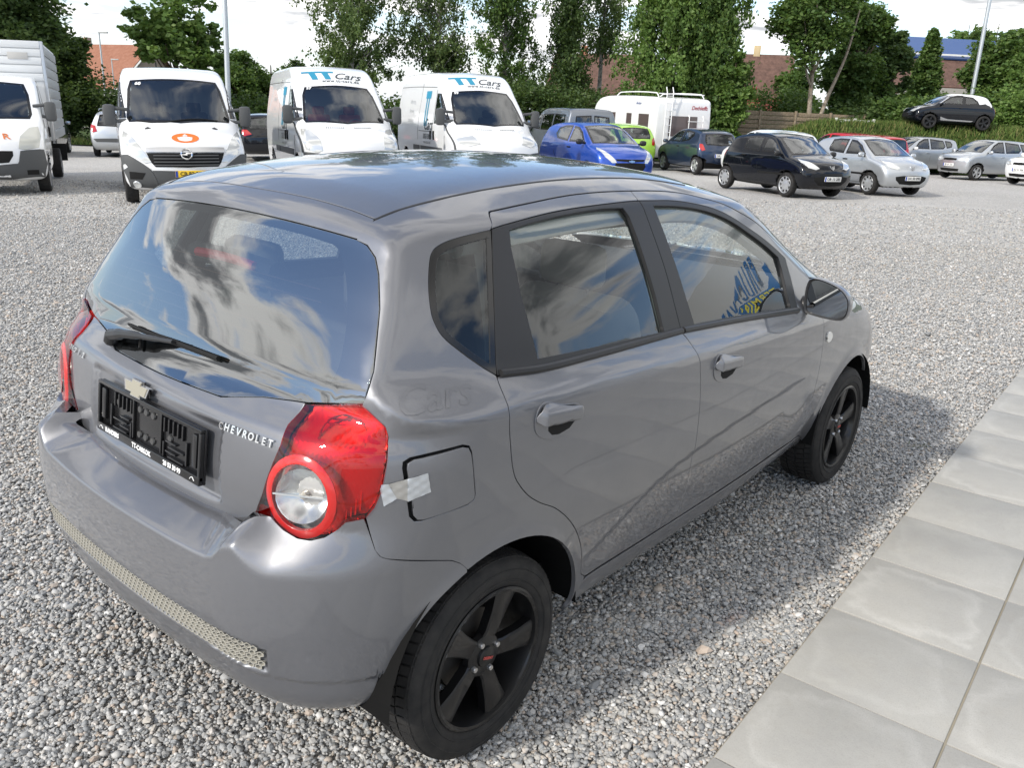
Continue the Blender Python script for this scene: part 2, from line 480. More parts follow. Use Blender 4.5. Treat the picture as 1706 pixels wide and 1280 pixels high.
M_BORDER = mat('window_border', (.010,.010,.011), .12, spec=.5); M_PANE = glass_mat('car_window_pane', (.50,.55,.55), 1.5, ior=1.7); M_LINING = mat('cabin_lining_grey', (.16,.16,.155), .9, spec=.2); M_SEATD = mat('dark_seat_fabric', (.035,.036,.04), .9, spec=.2); M_SEATR = mat('red_seat_fabric', (.22,.035,.030), .9, spec=.2)
M_HEAD = mat('headlamp_glass', (.62,.63,.62), .10, .35, 1.0)
M_REDL = mat('red_lamp_glass', (.42,.012,.012), .12, 0., 1.0)
M_ORANGE = mat('orange_lamp', (.7,.25,.05), .2)
M_PLATEW = mat('plate_white', (.75,.75,.73), .45); M_PLATEY = mat('plate_yellow', (.78,.52,.03), .45)
M_PLATEB = mat('plate_blue', (.02,.06,.35), .45); M_INK = mat('black_ink', (.01,.01,.01), .5)
M_HUBCAP = mat('silver_hubcap', (.50,.51,.52), .35, .6)
class BodyF:
    """master surface of a parked vehicle: side profile, half-width table, bowed ends, wheel-arch cut-outs (x = 0 at the front axle)"""
    def __init__(s, prof, wz, wb, bow=(.18,.16), crown=.10, taper=(.05,.05), k=.16, wr=.30, arch=.36, belt=.95, cut=True, kz=None):
        s.P = Profile(catmull(prof, 6, closed=True), .02); s.W = Interp(*wz); s.wb = wb; s.bow = bow; s.crown = crown; s.taper = taper
        s.k = k; s.arch = arch; s.wr = wr; s.belt = belt; s.cut = cut; s.x0 = min(p[0] for p in prof); s.x1 = max(p[0] for p in prof); s.wmax = max(wz[1])
        s.lo = (s.x0-.1, -s.wmax-.1, .05); s.hi = (s.x1+.1, s.wmax+.1, max(p[1] for p in prof)+.12)
    def solid(s, P):
        x, y, z = P[:,0], np.abs(P[:,1]), P[:,2]
        m = (s.x0+s.x1)/2; hl = (s.x1-s.x0)/2
        t = (x-m)/hl
        w = s.W(z) - s.taper[0]*np.clip(t-.2,0,1)**2/.64 - s.taper[1]*np.clip(-t-.2,0,1)**2/.64
        r = y/s.wmax
        xs = x + sstep(.0,.7,t)*s.bow[0]*r**2.2 - sstep(.0,.7,-t)*s.bow[1]*r**2.2
        zz = z + s.crown*sstep(.7,1.2,z)*y*y
        k = s.k*(1 - .45*sstep(s.belt-.05, s.belt+.12, z))
        return smax(s.P(xs, zz), (y-w)*.94, k)
    def __call__(s, P):
        f = s.solid(P)
        if s.cut:
            for ax in (0., -s.wb):
                r = np.hypot(P[:,0]-ax, P[:,2]-s.wr)
                f = np.maximum(f, np.minimum(s.arch - r, np.abs(P[:,1]) - (s.wmax-.30)))
        return f
def plate_obj(tx, par, M, w=.50, h=.11, yellow=False):
    p = empty('number_plate', parent=par); p.parent = par
    Geo().box((0,0,0), (w,h,.012), bev=.003).obj('plate_face', M_PLATEY if yellow else M_PLATEW, p).matrix_local = Matrix(M)
    Geo().box((-w/2+.022,0,.004), (.040,h*.94,.008)).obj('blue_band', M_PLATEB, p).matrix_local = Matrix(M)
    text_geo(tx, h*.82, .0015, bold=.001).obj('lettering', M_INK, p, smooth=False).matrix_local = Matrix(M) @ Matrix.Translation((.02,0,.0075))
    return p
_wheel_mesh = {}
def bg_wheel(par, x, y, r, w, style, sgn, spin=0., detail=True):
    key = (style, round(r,3), round(w,3))
    if key not in _wheel_mesh:
        rim = r*.69; h = r-rim
        ty = Geo().lathe([(rim,.010),(rim+h*.35,-.004),(rim+h*.75,.0),(r-.006,.014),(r,.03),(r,w-.03),(r-.008,w-.01),(rim,w)], seg=36)
        g = Geo().lathe([(rim+.004,.004),(rim,.0),(rim-.012,.012),(rim-.02,.06)], seg=36)
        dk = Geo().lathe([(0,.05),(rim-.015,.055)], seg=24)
        if style == 'cap':      # pressed cover with slots: full disc, dark openings near the rim
            g.lathe([(0,.004),(rim*.2,.002),(rim*.35,.010),(rim*.62,.016),(rim*.66,.03)], seg=36)
            for k in range(9):
                a = 2*math.pi*k/9; ca, sa = math.cos(a), math.sin(a)
                q = [(rim*.52,-.020),(rim*.97,-.026),(rim*.97,.026),(rim*.52,.020)]
                V = [(u*ca-v*sa, .012-.004*(i in (1,2)), u*sa+v*ca) for i, (u,v) in enumerate(q)] + [(u*ca-v*sa, .035, u*sa+v*ca) for u,v in q]
                g.add(V, [(0,1,2,3),(0,4,5,1),(1,5,6,2),(2,6,7,3),(3,7,4,0)])
        else:
            n = {'five':5,'steel':4,'ten':8}.get(style,5)
            g.lathe([(0,.008),(rim*.22,.010),(rim*.30,.03)], seg=24)
            for k in range(n):
                a = 2*math.pi*k/n + .3; ca, sa = math.cos(a), math.sin(a); hw = .034 if n == 5 else .022
                q = [(rim*.15,-hw*.9),(rim*.98,-hw*1.2),(rim*.98,hw*1.2),(rim*.15,hw*.9)]
                V = [(u*ca-v*sa, .016-.006*(i in (1,2)), u*sa+v*ca) for i, (u,v) in enumerate(q)] + [(u*ca-v*sa, .045, u*sa+v*ca) for u,v in q]
                g.add(V, [(0,1,2,3),(0,4,5,1),(1,5,6,2),(2,6,7,3),(3,7,4,0)])
        _wheel_mesh[key] = [ty, g, dk]
    ent = _wheel_mesh[key]
    wo = empty('wheel', parent=par); wo.parent = par
    mrim = {'black':M_RIM,'blackfive':M_RIM,'van':mat('grey_steel_wheel',(.25,.25,.26),.5,.3)}.get(style, M_HUBCAP)
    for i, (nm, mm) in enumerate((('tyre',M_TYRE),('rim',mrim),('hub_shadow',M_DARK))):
        if isinstance(ent[i], Geo): ent[i] = ent[i].obj(nm, mm, wo)
        else:
            o = ent[i].copy(); COL.objects.link(o); o.parent = wo; o.name = nm
    wo.location = (x, sgn*y, r); wo.rotation_euler = (0, spin, 0 if sgn < 0 else math.pi)
    return wo
def make_vehicle(name, label, cat, group, pose, body, paintm, spec, dz=0.):
    """pose: x, y, heading (deg) of the front-axle ground point"""
    x, y, th = pose
    f = body; c_, s_ = math.cos(R(th)), math.sin(R(th)); hw = f.wmax - .1
    q = lambda a, b: float(gz(x + a*c_ - b*s_, y + a*s_ + b*c_))
    root = empty(name, label, cat, group)
    ex = Vector((c_, s_, (q(0,0) - q(-f.wb,0))/f.wb)).normalized(); ey = Vector((-s_, c_, (q(0,hw) - q(0,-hw) + q(-f.wb,hw) - q(-f.wb,-hw))/(4*hw))); ez = ex.cross(ey).normalized(); ey = ez.cross(ex)
    root.matrix_world = Matrix(((ex.x,ey.x,ez.x,x),(ex.y,ey.y,ez.y,y),(ex.z,ey.z,ez.z,q(0,0)+dz),(0,0,0,1)))
    X, Q = surface_net(f, f.lo, f.hi, spec.get('res', .042))
    N = gradn(f, X, .01); fs = f.solid; openings = []
    def glazed(nm, S3, d, m, off, h, depth, parent, sides, start, span, **kw):
        """a window: black border ring and a clear pane; the skin behind it is cut away later"""
        u, v, dd = frame_of(d); L2 = inset(resample(np.c_[S3 @ u, S3 @ v], .05), 0.)
        bw = .045; I2 = inset(L2, bw); back = lambda q: [u*a + v*b for a, b in q]
        ring = panel(fs, back(L2), d, [back(I2)], h=h, off=off, start=start, span=span, depth=depth, gap=0, **kw)
        pane = panel(fs, back(I2), d, h=max(h,.08), off=off-.002, start=start, span=span, edge=False, gap=-.004, **kw)
        for sg in sides:
            fx = (lambda q: q) if sg < 0 else (lambda q: q.mirror())
            w = fx(ring).obj(nm, M_BORDER, parent); fx(pane).obj('pane', m, w)
            mm = np.array([1, -1 if sg > 0 else 1, 1.]); openings.append((u*mm, v*mm, dd*mm, inset(L2, .004)))
    def side(nm, L, m, off=.004, sides=(1,-1), h=.06, parent=root, depth=.004, **kw):
        P = np.array([(a,0,b) for a, b in L]); out = []
        if m is M_CGLASS: return glazed(nm, P, (0,1,0), M_PANE, off, h, depth, parent, sides, 1.6, 1.6, **kw)
        g = panel(fs, P, (0,1,0), h=h, off=off, start=1.6, span=1.6, depth=depth, gap=0, **kw)
        for sg in sides: out.append((g if sg < 0 else g.mirror()).obj(nm, m, parent))
        return out
    def front(nm, L, m, off=.004, h=.06, sym=False, parent=root, tilt=-.25, rear=False, depth=.004, **kw):
        L = list(L)
        if sym: L = L + [(-a,b) for a, b in L[::-1] if abs(a) > 1e-6]
        d = (1 if rear else -1, 0, tilt)
        # aim the loop at the body first so that slanted screens land where the numbers say
        o = np.array([(f.x0-1 if rear else f.x1+1, a, b) for a, b in L]); S_, ok = cast(fs, o, (1 if rear else -1,0,0), 6)
        if m is M_CGLASS: return glazed(nm, S_, (1 if rear else -1, 0, -.55), M_PANE, off, h, depth, parent, (-1,), 5.5, 9, **kw)
        g = panel(fs, S_, d, h=h, off=off, start=5.5, span=9, depth=depth, gap=0, **kw)
        return g.obj(nm, m, parent), g
    spec['build'](root, f, fs, side, front)
    cut = np.zeros(len(X), bool); 
    for u, v, dd, L2 in openings: cut |= (N @ dd < -.12) & in_poly(np.c_[X @ u, X @ v], L2)
    keep = ~cut[Q].all(1); QF = Q[keep]; cen = X[QF].mean(1); mi = np.zeros(len(QF), int)
    for ax in (0., -f.wb):
        mi[(np.hypot(cen[:,0]-ax, cen[:,2]-f.wr) < f.arch + .012) & (np.abs(cen[:,1]) < f.wmax-.02) & (fs(cen) < -.012)] = 1
    mi[cen[:,2] < .24] = 1
    for cond, k in spec.get('zones', []): mi[cond(cen)] = k
    g = Geo().add(X, [tuple(q) for q in QF.tolist()], N); bo = g.obj('body', [paintm, M_BLACKM] + spec.get('mats', []), root)
    bo.data.polygons.foreach_set('material_index', mi.tolist())
    if openings:      # grey lining inside the shell, floor and seats
        up_ = cen[:,2] > .50; LQ = QF[up_]; used = np.unique(LQ); mp = np.zeros(len(X), int); mp[used] = np.arange(len(used))
        Geo().add(X[used] - N[used]*.035, [tuple(q) for q in mp[LQ][:, ::-1].tolist()]).obj('lining', spec.get('lining', M_LINING), root, angle=80)
        k_ = spec.get('cabin', (-1.0, -1.75, .30)); sm_ = spec.get('seat', M_SEATD)
        Geo().box(((f.x1+f.x0)/2-.1,0,.52), (min(f.x1-f.x0-1.0, 3.2),1.25,.05)).obj('floor', M_DARK, root)
        for sx, ys in ((k_[0], (-.33,.33)), (k_[1], (-.33,.33))):
            if sx is None: continue
            for yy in ys:
                st = empty('seat', parent=root); st.parent = root; zz = k_[2]
                Geo().box((sx+.22, yy, zz+.28), (.50,.48,.16), bev=.04).obj('cushion', sm_, st); Geo().box((sx-.06, yy, zz+.60), (.14,.47,.62), Matrix.Rotation(-.22,3,'Y'), bev=.045).obj('backrest', sm_, st)
                Geo().box((sx-.15, yy, zz+.99), (.10,.25,.17), bev=.035).obj('headrest', sm_, st)
        xd = spec.get('dash', (-.30,.93)); Geo().box((xd[0]+.10,0,xd[1]-.14), (.55,1.25,.24), bev=.08).obj('dashboard', M_DASH, root)
        Ms_ = basis((0,1,0), (-.5,0,.86), (xd[0]-.30,.34,xd[1]-.02)); Geo().lathe([(.175+.014*math.cos(a), .014*math.sin(a)) for a in np.linspace(0,2*math.pi,7)[:-1]], seg=22, axis=2, closed=True).obj('steering_wheel', M_DASH, root).matrix_local = Matrix(Ms_)
    wr, ww, st = spec['wheel']
    for i, (ax, sg) in enumerate(((0,-1),(0,1),(-f.wb,-1),(-f.wb,1))):
        bg_wheel(root, ax, f.wmax - spec.get('wy', .025), wr, ww, st, sg, .3*i)
    return root
def seam(fs, L, par, name='panel_gap', side=-1, r=.005):
    P = np.array([(a,0,b) for a, b in L]); X = surf_pts(fs, P, (0,1,0), 1.6, 1.6); X = catmull(X, 4)
    if side > 0: X = X*[1,-1,1]
    return Geo().tube(X, r, 5).obj(name, M_INK, par)
def mirrors(root, x, y, z, w, h, m, foot=.06):
    for sg in (-1,1):
        mo = empty('door_mirror', parent=root); mo.parent = root
        g = Geo(); bm = bmesh.new(); bmesh.ops.create_uvsphere(bm, u_segments=12, v_segments=8, radius=.5)
        V = np.array([v.co for v in bm.verts])*[.11,w,h]; V[:,0] = np.where(V[:,0] < 0, V[:,0]*.25, V[:,0]); V[:,1:] = np.sign(V[:,1:])*np.abs(V[:,1:]/[w/2,h/2])**.7*[w/2,h/2]
        bm.verts.index_update(); Fc = [tuple(v.index for v in q.verts) for q in bm.faces]; bm.free()
        g.add(V + [x, sg*(y+foot+w/2), z], Fc); g.obj('shell', m, mo, angle=80)
        Geo().box((x-.016, sg*(y+foot+w/2), z), (.012,w*.80,h*.76), bev=.004).obj('mirror_glass', M_MIRROR, mo)
        Geo().tube([(x+.02,sg*(y-.06),z-h*.25),(x+.02,sg*(y+foot+.03),z-h*.2)], .022, 8).obj('foot', M_BLACKM, mo)
def on_surf(fs, p, d, out=.004):
    """frame on the surface where the ray through p along d lands: local x to the viewer's right"""
    d = np.array(d, float)/np.linalg.norm(d); X, ok = cast(fs, (np.array(p, float) - d*3)[None], d, 6); n = gradn(fs, X, .02)[0]
    r = np.cross([0,0,1.], n); r /= np.linalg.norm(r)
    return basis(r, np.cross(n, r), X[0] + n*out)
def decal(tx, size, par, M, m, depth=.002, dx=0., dy=0., shear=0., bold=0., name='lettering', spacing=1., fs=None):
    """lettering; with fs it is draped over the body surface"""
    g = text_geo(tx, size, 0. if fs else depth, shear=shear, bold=bold, spacing=spacing)
    return drape(g, par, M, m, fs, dx, dy, name)
def drape(g, par, M, m, fs=None, dx=0., dy=0., name='lettering', out=.006):
    M = np.array(M)
    if fs is None:
        o = g.obj(name, m, par, smooth=False); o.matrix_local = Matrix(M) @ Matrix.Translation((dx,dy,0)); return o
    V = np.vstack(g.V) + [dx,dy,0]; n = M[:3,2]; W = V @ M[:3,:3].T + M[:3,3] + n*.5
    X, ok = cast(fs, W, -n, 1.0); N = gradn(fs, X, .02)
    return Geo().add(X + N*out, g.F).obj(name, m, par, smooth=False)
def flat_poly(P):
    """filled flat polygon with interior points so that it can bend"""
    P = resample(np.asarray(P, float), .05); vo, _, fo, *_r = delaunay_2d_cdt([Vector(p) for p in P], [(i, (i+1) % len(P)) for i in range(len(P))], [], 1, 1e-6)
    return Geo().add([(q.x,q.y,0) for q in vo], [tuple(f) for f in fo])
# ---------------------------------------------------------------- ground: gravel lot, verge, road
def gravel_material():
    m = mat('gravel_ground', (.3,.3,.3), .9, spec=.25); t = NT(m); c = t.coord('Object')
    v = t.new('ShaderNodeTexVoronoi'); v.inputs['Scale'].default_value = 46; t.link(c, v.inputs['Vector'])
    sp = t.new('ShaderNodeSeparateColor'); t.link(v.outputs['Color'], sp.inputs[0])
    col = t.ramp(sp.outputs[0], [(0,(.20,.20,.205)),(.22,(.31,.315,.32)),(.45,(.42,.415,.405)),(.66,(.49,.465,.43)),(.82,(.55,.54,.52)),(.95,(.42,.375,.32)),(1,(.74,.73,.71))])
    big = t.noise(.55, 5, .6, c); big2 = t.noise(.09, 3, .5, c)
    col = t.mix(t.ramp(big, [(.38,(.0,)*3),(.68,(.34,)*3)]), col, (.31,.295,.27))
    col = t.mix(t.ramp(big2, [(.45,(.0,)*3),(.62,(.30,)*3)]), col, (.56,.55,.535))
    t.link(col, t.b.inputs['Base Color'])
    h = t.math('SUBTRACT', 1.0, v.outputs['Distance'])
    t.link(t.bump(h, .55, .012), t.b.inputs['Normal'])
    return m
M_GRAVEL = gravel_material()
def grass_material(name, a, b, c_):
    m = mat(name, a, .9, spec=.15); t = NT(m); c = t.coord('Object')
    n = t.noise(1.3, 6, .65, c); n2 = t.noise(18, 4, .7, c)
    col = t.mix(n2, t.ramp(n, [(.35,a),(.55,b),(.72,c_)]), tuple(q*.55 for q in a))
    t.link(col, t.b.inputs['Base Color']); t.link(t.bump(n2, .8, .08), t.b.inputs['Normal'])
    return m
M_GRASS = grass_material('lawn_grass', (.055,.095,.022), (.085,.125,.030), (.15,.145,.055))
def sheet(name, xs, ys, zf, m, kind='structure'):
    X, Y = np.meshgrid(xs, ys, indexing='ij'); Z = zf(X, Y); n, k = X.shape
    V = np.stack([X,Y,Z], -1).reshape(-1,3)
    return tag(Geo().add(V, [(i*k+j, (i+1)*k+j, (i+1)*k+j+1, i*k+j+1) for i in range(n-1) for j in range(k-1)]).obj(name, m, angle=80), kind=kind)
ax_ = np.unique(np.r_[np.linspace(-40,-4,10), np.linspace(-4,12,33), np.linspace(12,60,33), np.linspace(60,420,25)])
ay_ = np.unique(np.r_[np.linspace(-60,-4,10), np.linspace(-4,12,33), np.linspace(12,60,33), np.linspace(60,420,25)])
sheet('ground', ax_, ay_, lambda x, y: gz(x, y) - .016, M_GRAVEL)
def fd(s, l):      # point from depth along the view (s) and offset to the right (l)
    return CAM[0] + s*FX + l*FY, CAM[1] + s*FY - l*FX
def strip_mesh(name, pts, m, lift, n=24, kind='structure'):
    """sheet between two polylines given as (s, l) pairs, draped over the ground"""
    A, Bq = [np.array([[np.interp(t, np.linspace(0,1,len(L)), [q[k] for q in L]) for k in (0,1)] for t in np.linspace(0,1,n)]) for L in pts]
    V = []; 
    for i in range(n):
        for j in range(5):
            s, l = A[i] + (Bq[i]-A[i])*j/4; x, y = fd(s, l); V.append((x, y, float(gz(x,y)) + (lift(s,l) if callable(lift) else lift)))
    return tag(Geo().add(V, [(i*5+j, (i+1)*5+j, (i+1)*5+j+1, i*5+j+1) for i in range(n-1) for j in range(4)]).obj(name, m, angle=80), kind=kind)
strip_mesh('grass_verge', [[(37.5,-26),(37.5,-8),(37.5,8)], [(40.2,-28),(40.2,-8),(40.2,8)]], M_GRASS, .03)
strip_mesh('road', [[(40.2,-40),(40.2,-8),(40.2,8)], [(44,-40),(44,-8),(44,8)]], mat('asphalt', (.17,.165,.16), .9), .02)
strip_mesh('lawn', [[(44,-60),(44,0),(43.5,30)], [(140,-140),(140,0),(140,120)]], M_GRASS, .03)
# bank on the right that carries the display car
BK = lambda s, l: 1.80*sstep(37.3,39.2, s + .03*(l-18))*sstep(8.5,14,l) + .012*math.sin(s*2.1+l)*1
def bank_z(s, l): return BK(s, l)
V = []; ss = np.linspace(36.8,60,44); ll = np.linspace(8,60,50)
for s in ss:
    for l in ll: x, y = fd(s, l); V.append((x, y, float(gz(x,y)) + bank_z(s, l) + .035))
tag(Geo().add(V, [(i*50+j, (i+1)*50+j, (i+1)*50+j+1, i*50+j+1) for i in range(43) for j in range(49)]).obj('grass_bank', M_GRASS, angle=80), kind='structure')
# tufts on the bank and the verge
def tufts(name, spots, h0, h1, label):
    rng = np.random.default_rng(5); V = []; Fc = []
    n = len(spots); a = rng.uniform(0, 2*math.pi, n); h = rng.uniform(h0, h1, n); w = rng.uniform(.05,.11,n)*(h0+h1)/2*1.6; ln = rng.normal(0,.35,(n,2))*h[:,None]
    P = np.array(spots); d = np.c_[np.cos(a), np.sin(a)]*w[:,None]
    V = np.stack([np.c_[P[:,:2]-d, P[:,2]], np.c_[P[:,:2]+d, P[:,2]], np.c_[P[:,:2]+ln, P[:,2]+h]], 1).reshape(-1,3)
    me = bpy.data.meshes.new(name); me.from_pydata(V.tolist(), [], [(3*i,3*i+1,3*i+2) for i in range(n)]); me.materials.append(M_GRASSB)
    o = bpy.data.objects.new(name, me); COL.objects.link(o); return tag(o, label, 'grass', kind='stuff')
def blade_mat():
    m = mat('grass_blades', (.08,.13,.03), .8, spec=.2); t = NT(m); g = t.new('ShaderNodeNewGeometry')
    t.link(t.ramp(g.outputs['Random Per Island'], [(0,(.045,.085,.018)),(.5,(.085,.135,.03)),(.85,(.15,.17,.05)),(1,(.25,.22,.10))]), t.b.inputs['Base Color']); return m
M_GRASSB = blade_mat()
rng = np.random.default_rng(3); sp = []
for _ in range(30000):
    s = rng.uniform(37.2,42.8); l = rng.uniform(9.5,26); x, y = fd(s, l); sp.append((x, y, float(gz(x,y)) + bank_z(s, l) + .03))
for _ in range(5000):
    s = rng.uniform(37.6,40.1); l = rng.uniform(-24,-3); x, y = fd(s, l); sp.append((x, y, float(gz(x,y)) + .03))
tufts('grass', sp, .08, .34, 'long green grass on the bank and the verge')
# ---------------------------------------------------------------- concrete paving along the right
def slab_mat():
    m = mat('concrete_slab', (.34,.335,.31), .85, spec=.25); t = NT(m); oi = t.new('ShaderNodeObjectInfo'); c = t.coord('Object')
    ad = t.new('ShaderNodeVectorMath', operation='ADD'); t.link(c, ad.inputs[0])
    cm = t.new('ShaderNodeCombineXYZ'); t.link(t.math('MULTIPLY', oi.outputs['Random'], 37.0), cm.inputs[2]); t.link(cm.outputs[0], ad.inputs[1]); vv = ad.outputs[0]
    n = t.noise(2.2, 6, .62, vv, .6); n2 = t.noise(60, 3, .6, vv); n3 = t.noise(5.5, 4, .6, vv, 1.2)
    base = t.ramp(n, [(.30,(.315,.312,.298)),(.50,(.375,.370,.350)),(.70,(.43,.422,.395))])
    base = t.mix(t.ramp(n3, [(.48,(0,)*3),(.72,(.18,)*3)]), base, (.42,.39,.33))
    base = t.mix(t.math('MULTIPLY', n2, .22), base, (.25,.245,.235))
    # lime bloom rings and grit
    sx = t.new('ShaderNodeSeparateXYZ'); t.link(c, sx.inputs[0])
    r2 = t.math('POWER', t.math('ADD', t.math('POWER', t.math('ABSOLUTE', sx.outputs[0]), 4.0), t.math('POWER', t.math('ABSOLUTE', sx.outputs[1]), 4.0)), .25)
    rr = t.math('ADD', t.math('MULTIPLY', r2, 4.1), t.math('MULTIPLY', t.math('SUBTRACT', t.noise(4.0, 4, .6, vv, .8), .5), .9))
    ring = t.ramp(rr, [(.0,(.0,)*3),(.62,(.05,)*3),(.80,(.42,)*3),(.90,(.02,)*3)])
    base = t.mix(t.math('MULTIPLY', ring, t.math('ADD', oi.outputs['Random'], .15)), base, (.55,.545,.52))
    base = t.mix(t.ramp(t.noise(240, 2, .7, vv), [(.52,(0,)*3),(.70,(.45,)*3)]), base, (.24,.235,.22))
    base = t.mix(t.ramp(t.noise(14, 5, .7, vv, 1.5), [(.50,(0,)*3),(.75,(.28,)*3)]), base, (.30,.285,.25))
    base = t.mix(t.math('MULTIPLY', oi.outputs['Random'], .25), base, (.47,.455,.42))
    t.link(base, t.b.inputs['Base Color']); t.link(t.bump(t.math('ADD', n2, t.math('MULTIPLY', n, .6)), .22, .004), t.b.inputs['Normal'])
    return m
M_SLAB = slab_mat(); SL = .4873; E0 = np.array([.389,-1.2735]); ED = np.array([.99885,.0480]); EN = np.array([.0480,-.99885])
pav = tag(empty('pavement'), kind='structure')
sg_ = Geo().box((0,0,-.03), (SL-.006,SL-.006,.06), bev=.004); slab0 = None; rr_ = random.Random(2)
for r_ in range(6):
    for k in range(-6, 26):
        c = E0 + ED*SL*(k+.5) + EN*SL*(r_+.5)
        if slab0 is None: o = slab0 = sg_.obj('slab', M_SLAB, pav)
        else: o = slab0.copy(); COL.objects.link(o)
        o.location = (c[0], c[1], .016 + rr_.uniform(-.0018,.0018) + float(gz(c[0],c[1]))); o.rotation_euler = (rr_.uniform(-.003,.003), rr_.uniform(-.003,.003), math.atan2(ED[1],ED[0]))
# sand bed under the slabs
c0 = E0 - ED*3.2; V = []
for k in range(33):
    for q in (-.0, 6*SL): p = c0 + ED*.5*k + EN*q; V.append((p[0], p[1], .009 + float(gz(*p))))
tag(Geo().add(V, [(2*i,2*i+1,2*i+3,2*i+2) for i in range(32)]).obj('sand_bed', mat('joint_sand', (.30,.27,.21), .95)), kind='structure')
# ---------------------------------------------------------------- gravel stones (uncountable: one object, instanced)
def stones():
    src = bpy.data.collections.new('stone_shapes'); rng = random.Random(8); m = mat('gravel_stone', (.3,.3,.3), .75, spec=.3); t = NT(m)
    oi = t.new('ShaderNodeObjectInfo'); c = t.coord('Object')
    col = t.ramp(oi.outputs['Random'], [(0,(.22,.225,.23)),(.20,(.32,.33,.335)),(.42,(.42,.42,.415)),(.60,(.475,.46,.435)),(.74,(.53,.525,.51)),(.84,(.46,.41,.35)),(.91,(.50,.41,.34)),(.95,(.63,.62,.60)),(1,(.78,.77,.75))])
    col = t.mix(t.math('MULTIPLY', t.noise(70, 4, .6, c), .35), col, (.20,.195,.185)); t.link(col, t.b.inputs['Base Color'])
    for k in range(8):
        bm = bmesh.new(); bmesh.ops.create_icosphere(bm, subdivisions=1, radius=.5)
        sx, sy, sz = rng.uniform(.85,1.25), rng.uniform(.65,1.0), rng.uniform(.42,.70)
        for v in bm.verts:
            d = v.co.normalized(); q = .80 + .42*rng.random(); v.co = Vector((d.x*sx, d.y*sy, d.z*sz))*.5*q
        me = bpy.data.meshes.new('stone'); bm.to_mesh(me); bm.free(); me.materials.append(m)
        for p in me.polygons: p.use_smooth = (k % 2 == 0)
        o = bpy.data.objects.new('stone_shape', me); src.objects.link(o)
    r = np.random.default_rng(11); P = []; S_ = []
    def fill(n, s0, s1, size, lmin, lmax, pw=1.):
        s = s0 + (s1-s0)*r.random(n)**pw; u = r.uniform(lmin, lmax, n)
        x = CAM[0] + s*FX + u*s*FY; y = CAM[1] + s*FY - u*s*FX
        e = (x-E0[0])*EN[0] + (y-E0[1])*EN[1]
        keep = (e < -.004) & ~((np.abs(y) < .40) & (x > .05) & (x < 2.9))
        x, y = x[keep], y[keep]; sz = size*np.exp(r.normal(0,.30,len(x))); z = gz(x,y) - .012 + r.uniform(-.003,.010,len(x)) + sz*.12
        P.append(np.c_[x,y,z]); S_.append(sz)
    # sampling is in (depth, slope) space, so density falls off as 1/depth by itself
    fill(110000, .55, 2.6, .0135, -.80, .72, .8); fill(210000, 2.5, 6.0, .0140, -.72, .70); fill(190000, 6.0, 13.0, .0180, -.68, .66); fill(60000, 12.0, 20.0, .022, -.68, .66)
    fill(900, .7, 4.5, .027, -.75, .70)
    P = np.vstack(P); S_ = np.concatenate(S_)
    me = bpy.data.meshes.new('gravel'); me.vertices.add(len(P)); me.vertices.foreach_set('co', P.ravel())
    at = me.attributes.new('size', 'FLOAT', 'POINT'); at.data.foreach_set('value', S_.astype(np.float32))
    o = bpy.data.objects.new('gravel', me); COL.objects.link(o); tag(o, 'grey and beige gravel stones covering the lot round the car', 'gravel', kind='stuff')
    ng = bpy.data.node_groups.new('scatter', 'GeometryNodeTree'); ng.interface.new_socket('Geometry', in_out='INPUT', socket_type='NodeSocketGeometry'); ng.interface.new_socket('Geometry', in_out='OUTPUT', socket_type='NodeSocketGeometry')
    N = ng.nodes; L = ng.links; gi = N.new('NodeGroupInput'); go = N.new('NodeGroupOutput'); ip = N.new('GeometryNodeInstanceOnPoints'); ci = N.new('GeometryNodeCollectionInfo')
    ci.inputs[0].default_value = src; ci.inputs['Separate Children'].default_value = True; ci.inputs['Reset Children'].default_value = True
    ip.inputs['Pick Instance'].default_value = True
    rv = N.new('FunctionNodeRandomValue'); rv.data_type = 'FLOAT_VECTOR'; rv.inputs[0].default_value = (-.5,-.5,0); rv.inputs[1].default_value = (.5,.5,6.283)
    na = N.new('GeometryNodeInputNamedAttribute'); na.data_type = 'FLOAT'; na.inputs[0].default_value = 'size'
    L.new(gi.outputs[0], ip.inputs['Points']); L.new(ci.outputs[0], ip.inputs['Instance']); L.new(rv.outputs[0], ip.inputs['Rotation']); L.new(na.outputs[0], ip.inputs['Scale'])
    L.new(ip.outputs[0], go.inputs[0]); md = o.modifiers.new('scatter', 'NODES'); md.node_group = ng
stones()
# ---------------------------------------------------------------- trees
def leaf_mat(name, a, b, c_):
    if name in MATS: return MATS[name]
    m = bpy.data.materials.new(name); m.use_nodes = True; t = NT(m); bs = t.b
    g = t.new('ShaderNodeNewGeometry'); col = t.ramp(g.outputs['Random Per Island'], [(0,a),(.55,b),(1,c_)])
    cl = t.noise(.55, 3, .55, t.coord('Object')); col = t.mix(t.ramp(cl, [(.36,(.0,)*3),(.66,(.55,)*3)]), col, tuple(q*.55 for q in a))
    t.link(col, bs.inputs['Base Color']); bs.inputs['Roughness'].default_value = .55; bs.inputs['Specular IOR Level'].default_value = .35
    tl = t.new('ShaderNodeBsdfTranslucent'); t.link(t.mix(.5, col, (.16,.24,.03)), tl.inputs[0])
    mx = t.new('ShaderNodeMixShader'); mx.inputs[0].default_value = .38; t.link(bs.outputs[0], mx.inputs[1]); t.link(tl.outputs[0], mx.inputs[2]); t.link(mx.outputs[0], t.n['Material Output'].inputs[0])
    MATS[name] = m; return m
L_DARK = leaf_mat('leaf_dark', (0.046,0.085,0.027), (0.080,0.138,0.040), (0.138,0.199,0.061)); L_MID = leaf_mat('leaf_mid', (0.061,0.123,0.031), (0.111,0.192,0.046), (0.177,0.254,0.068))
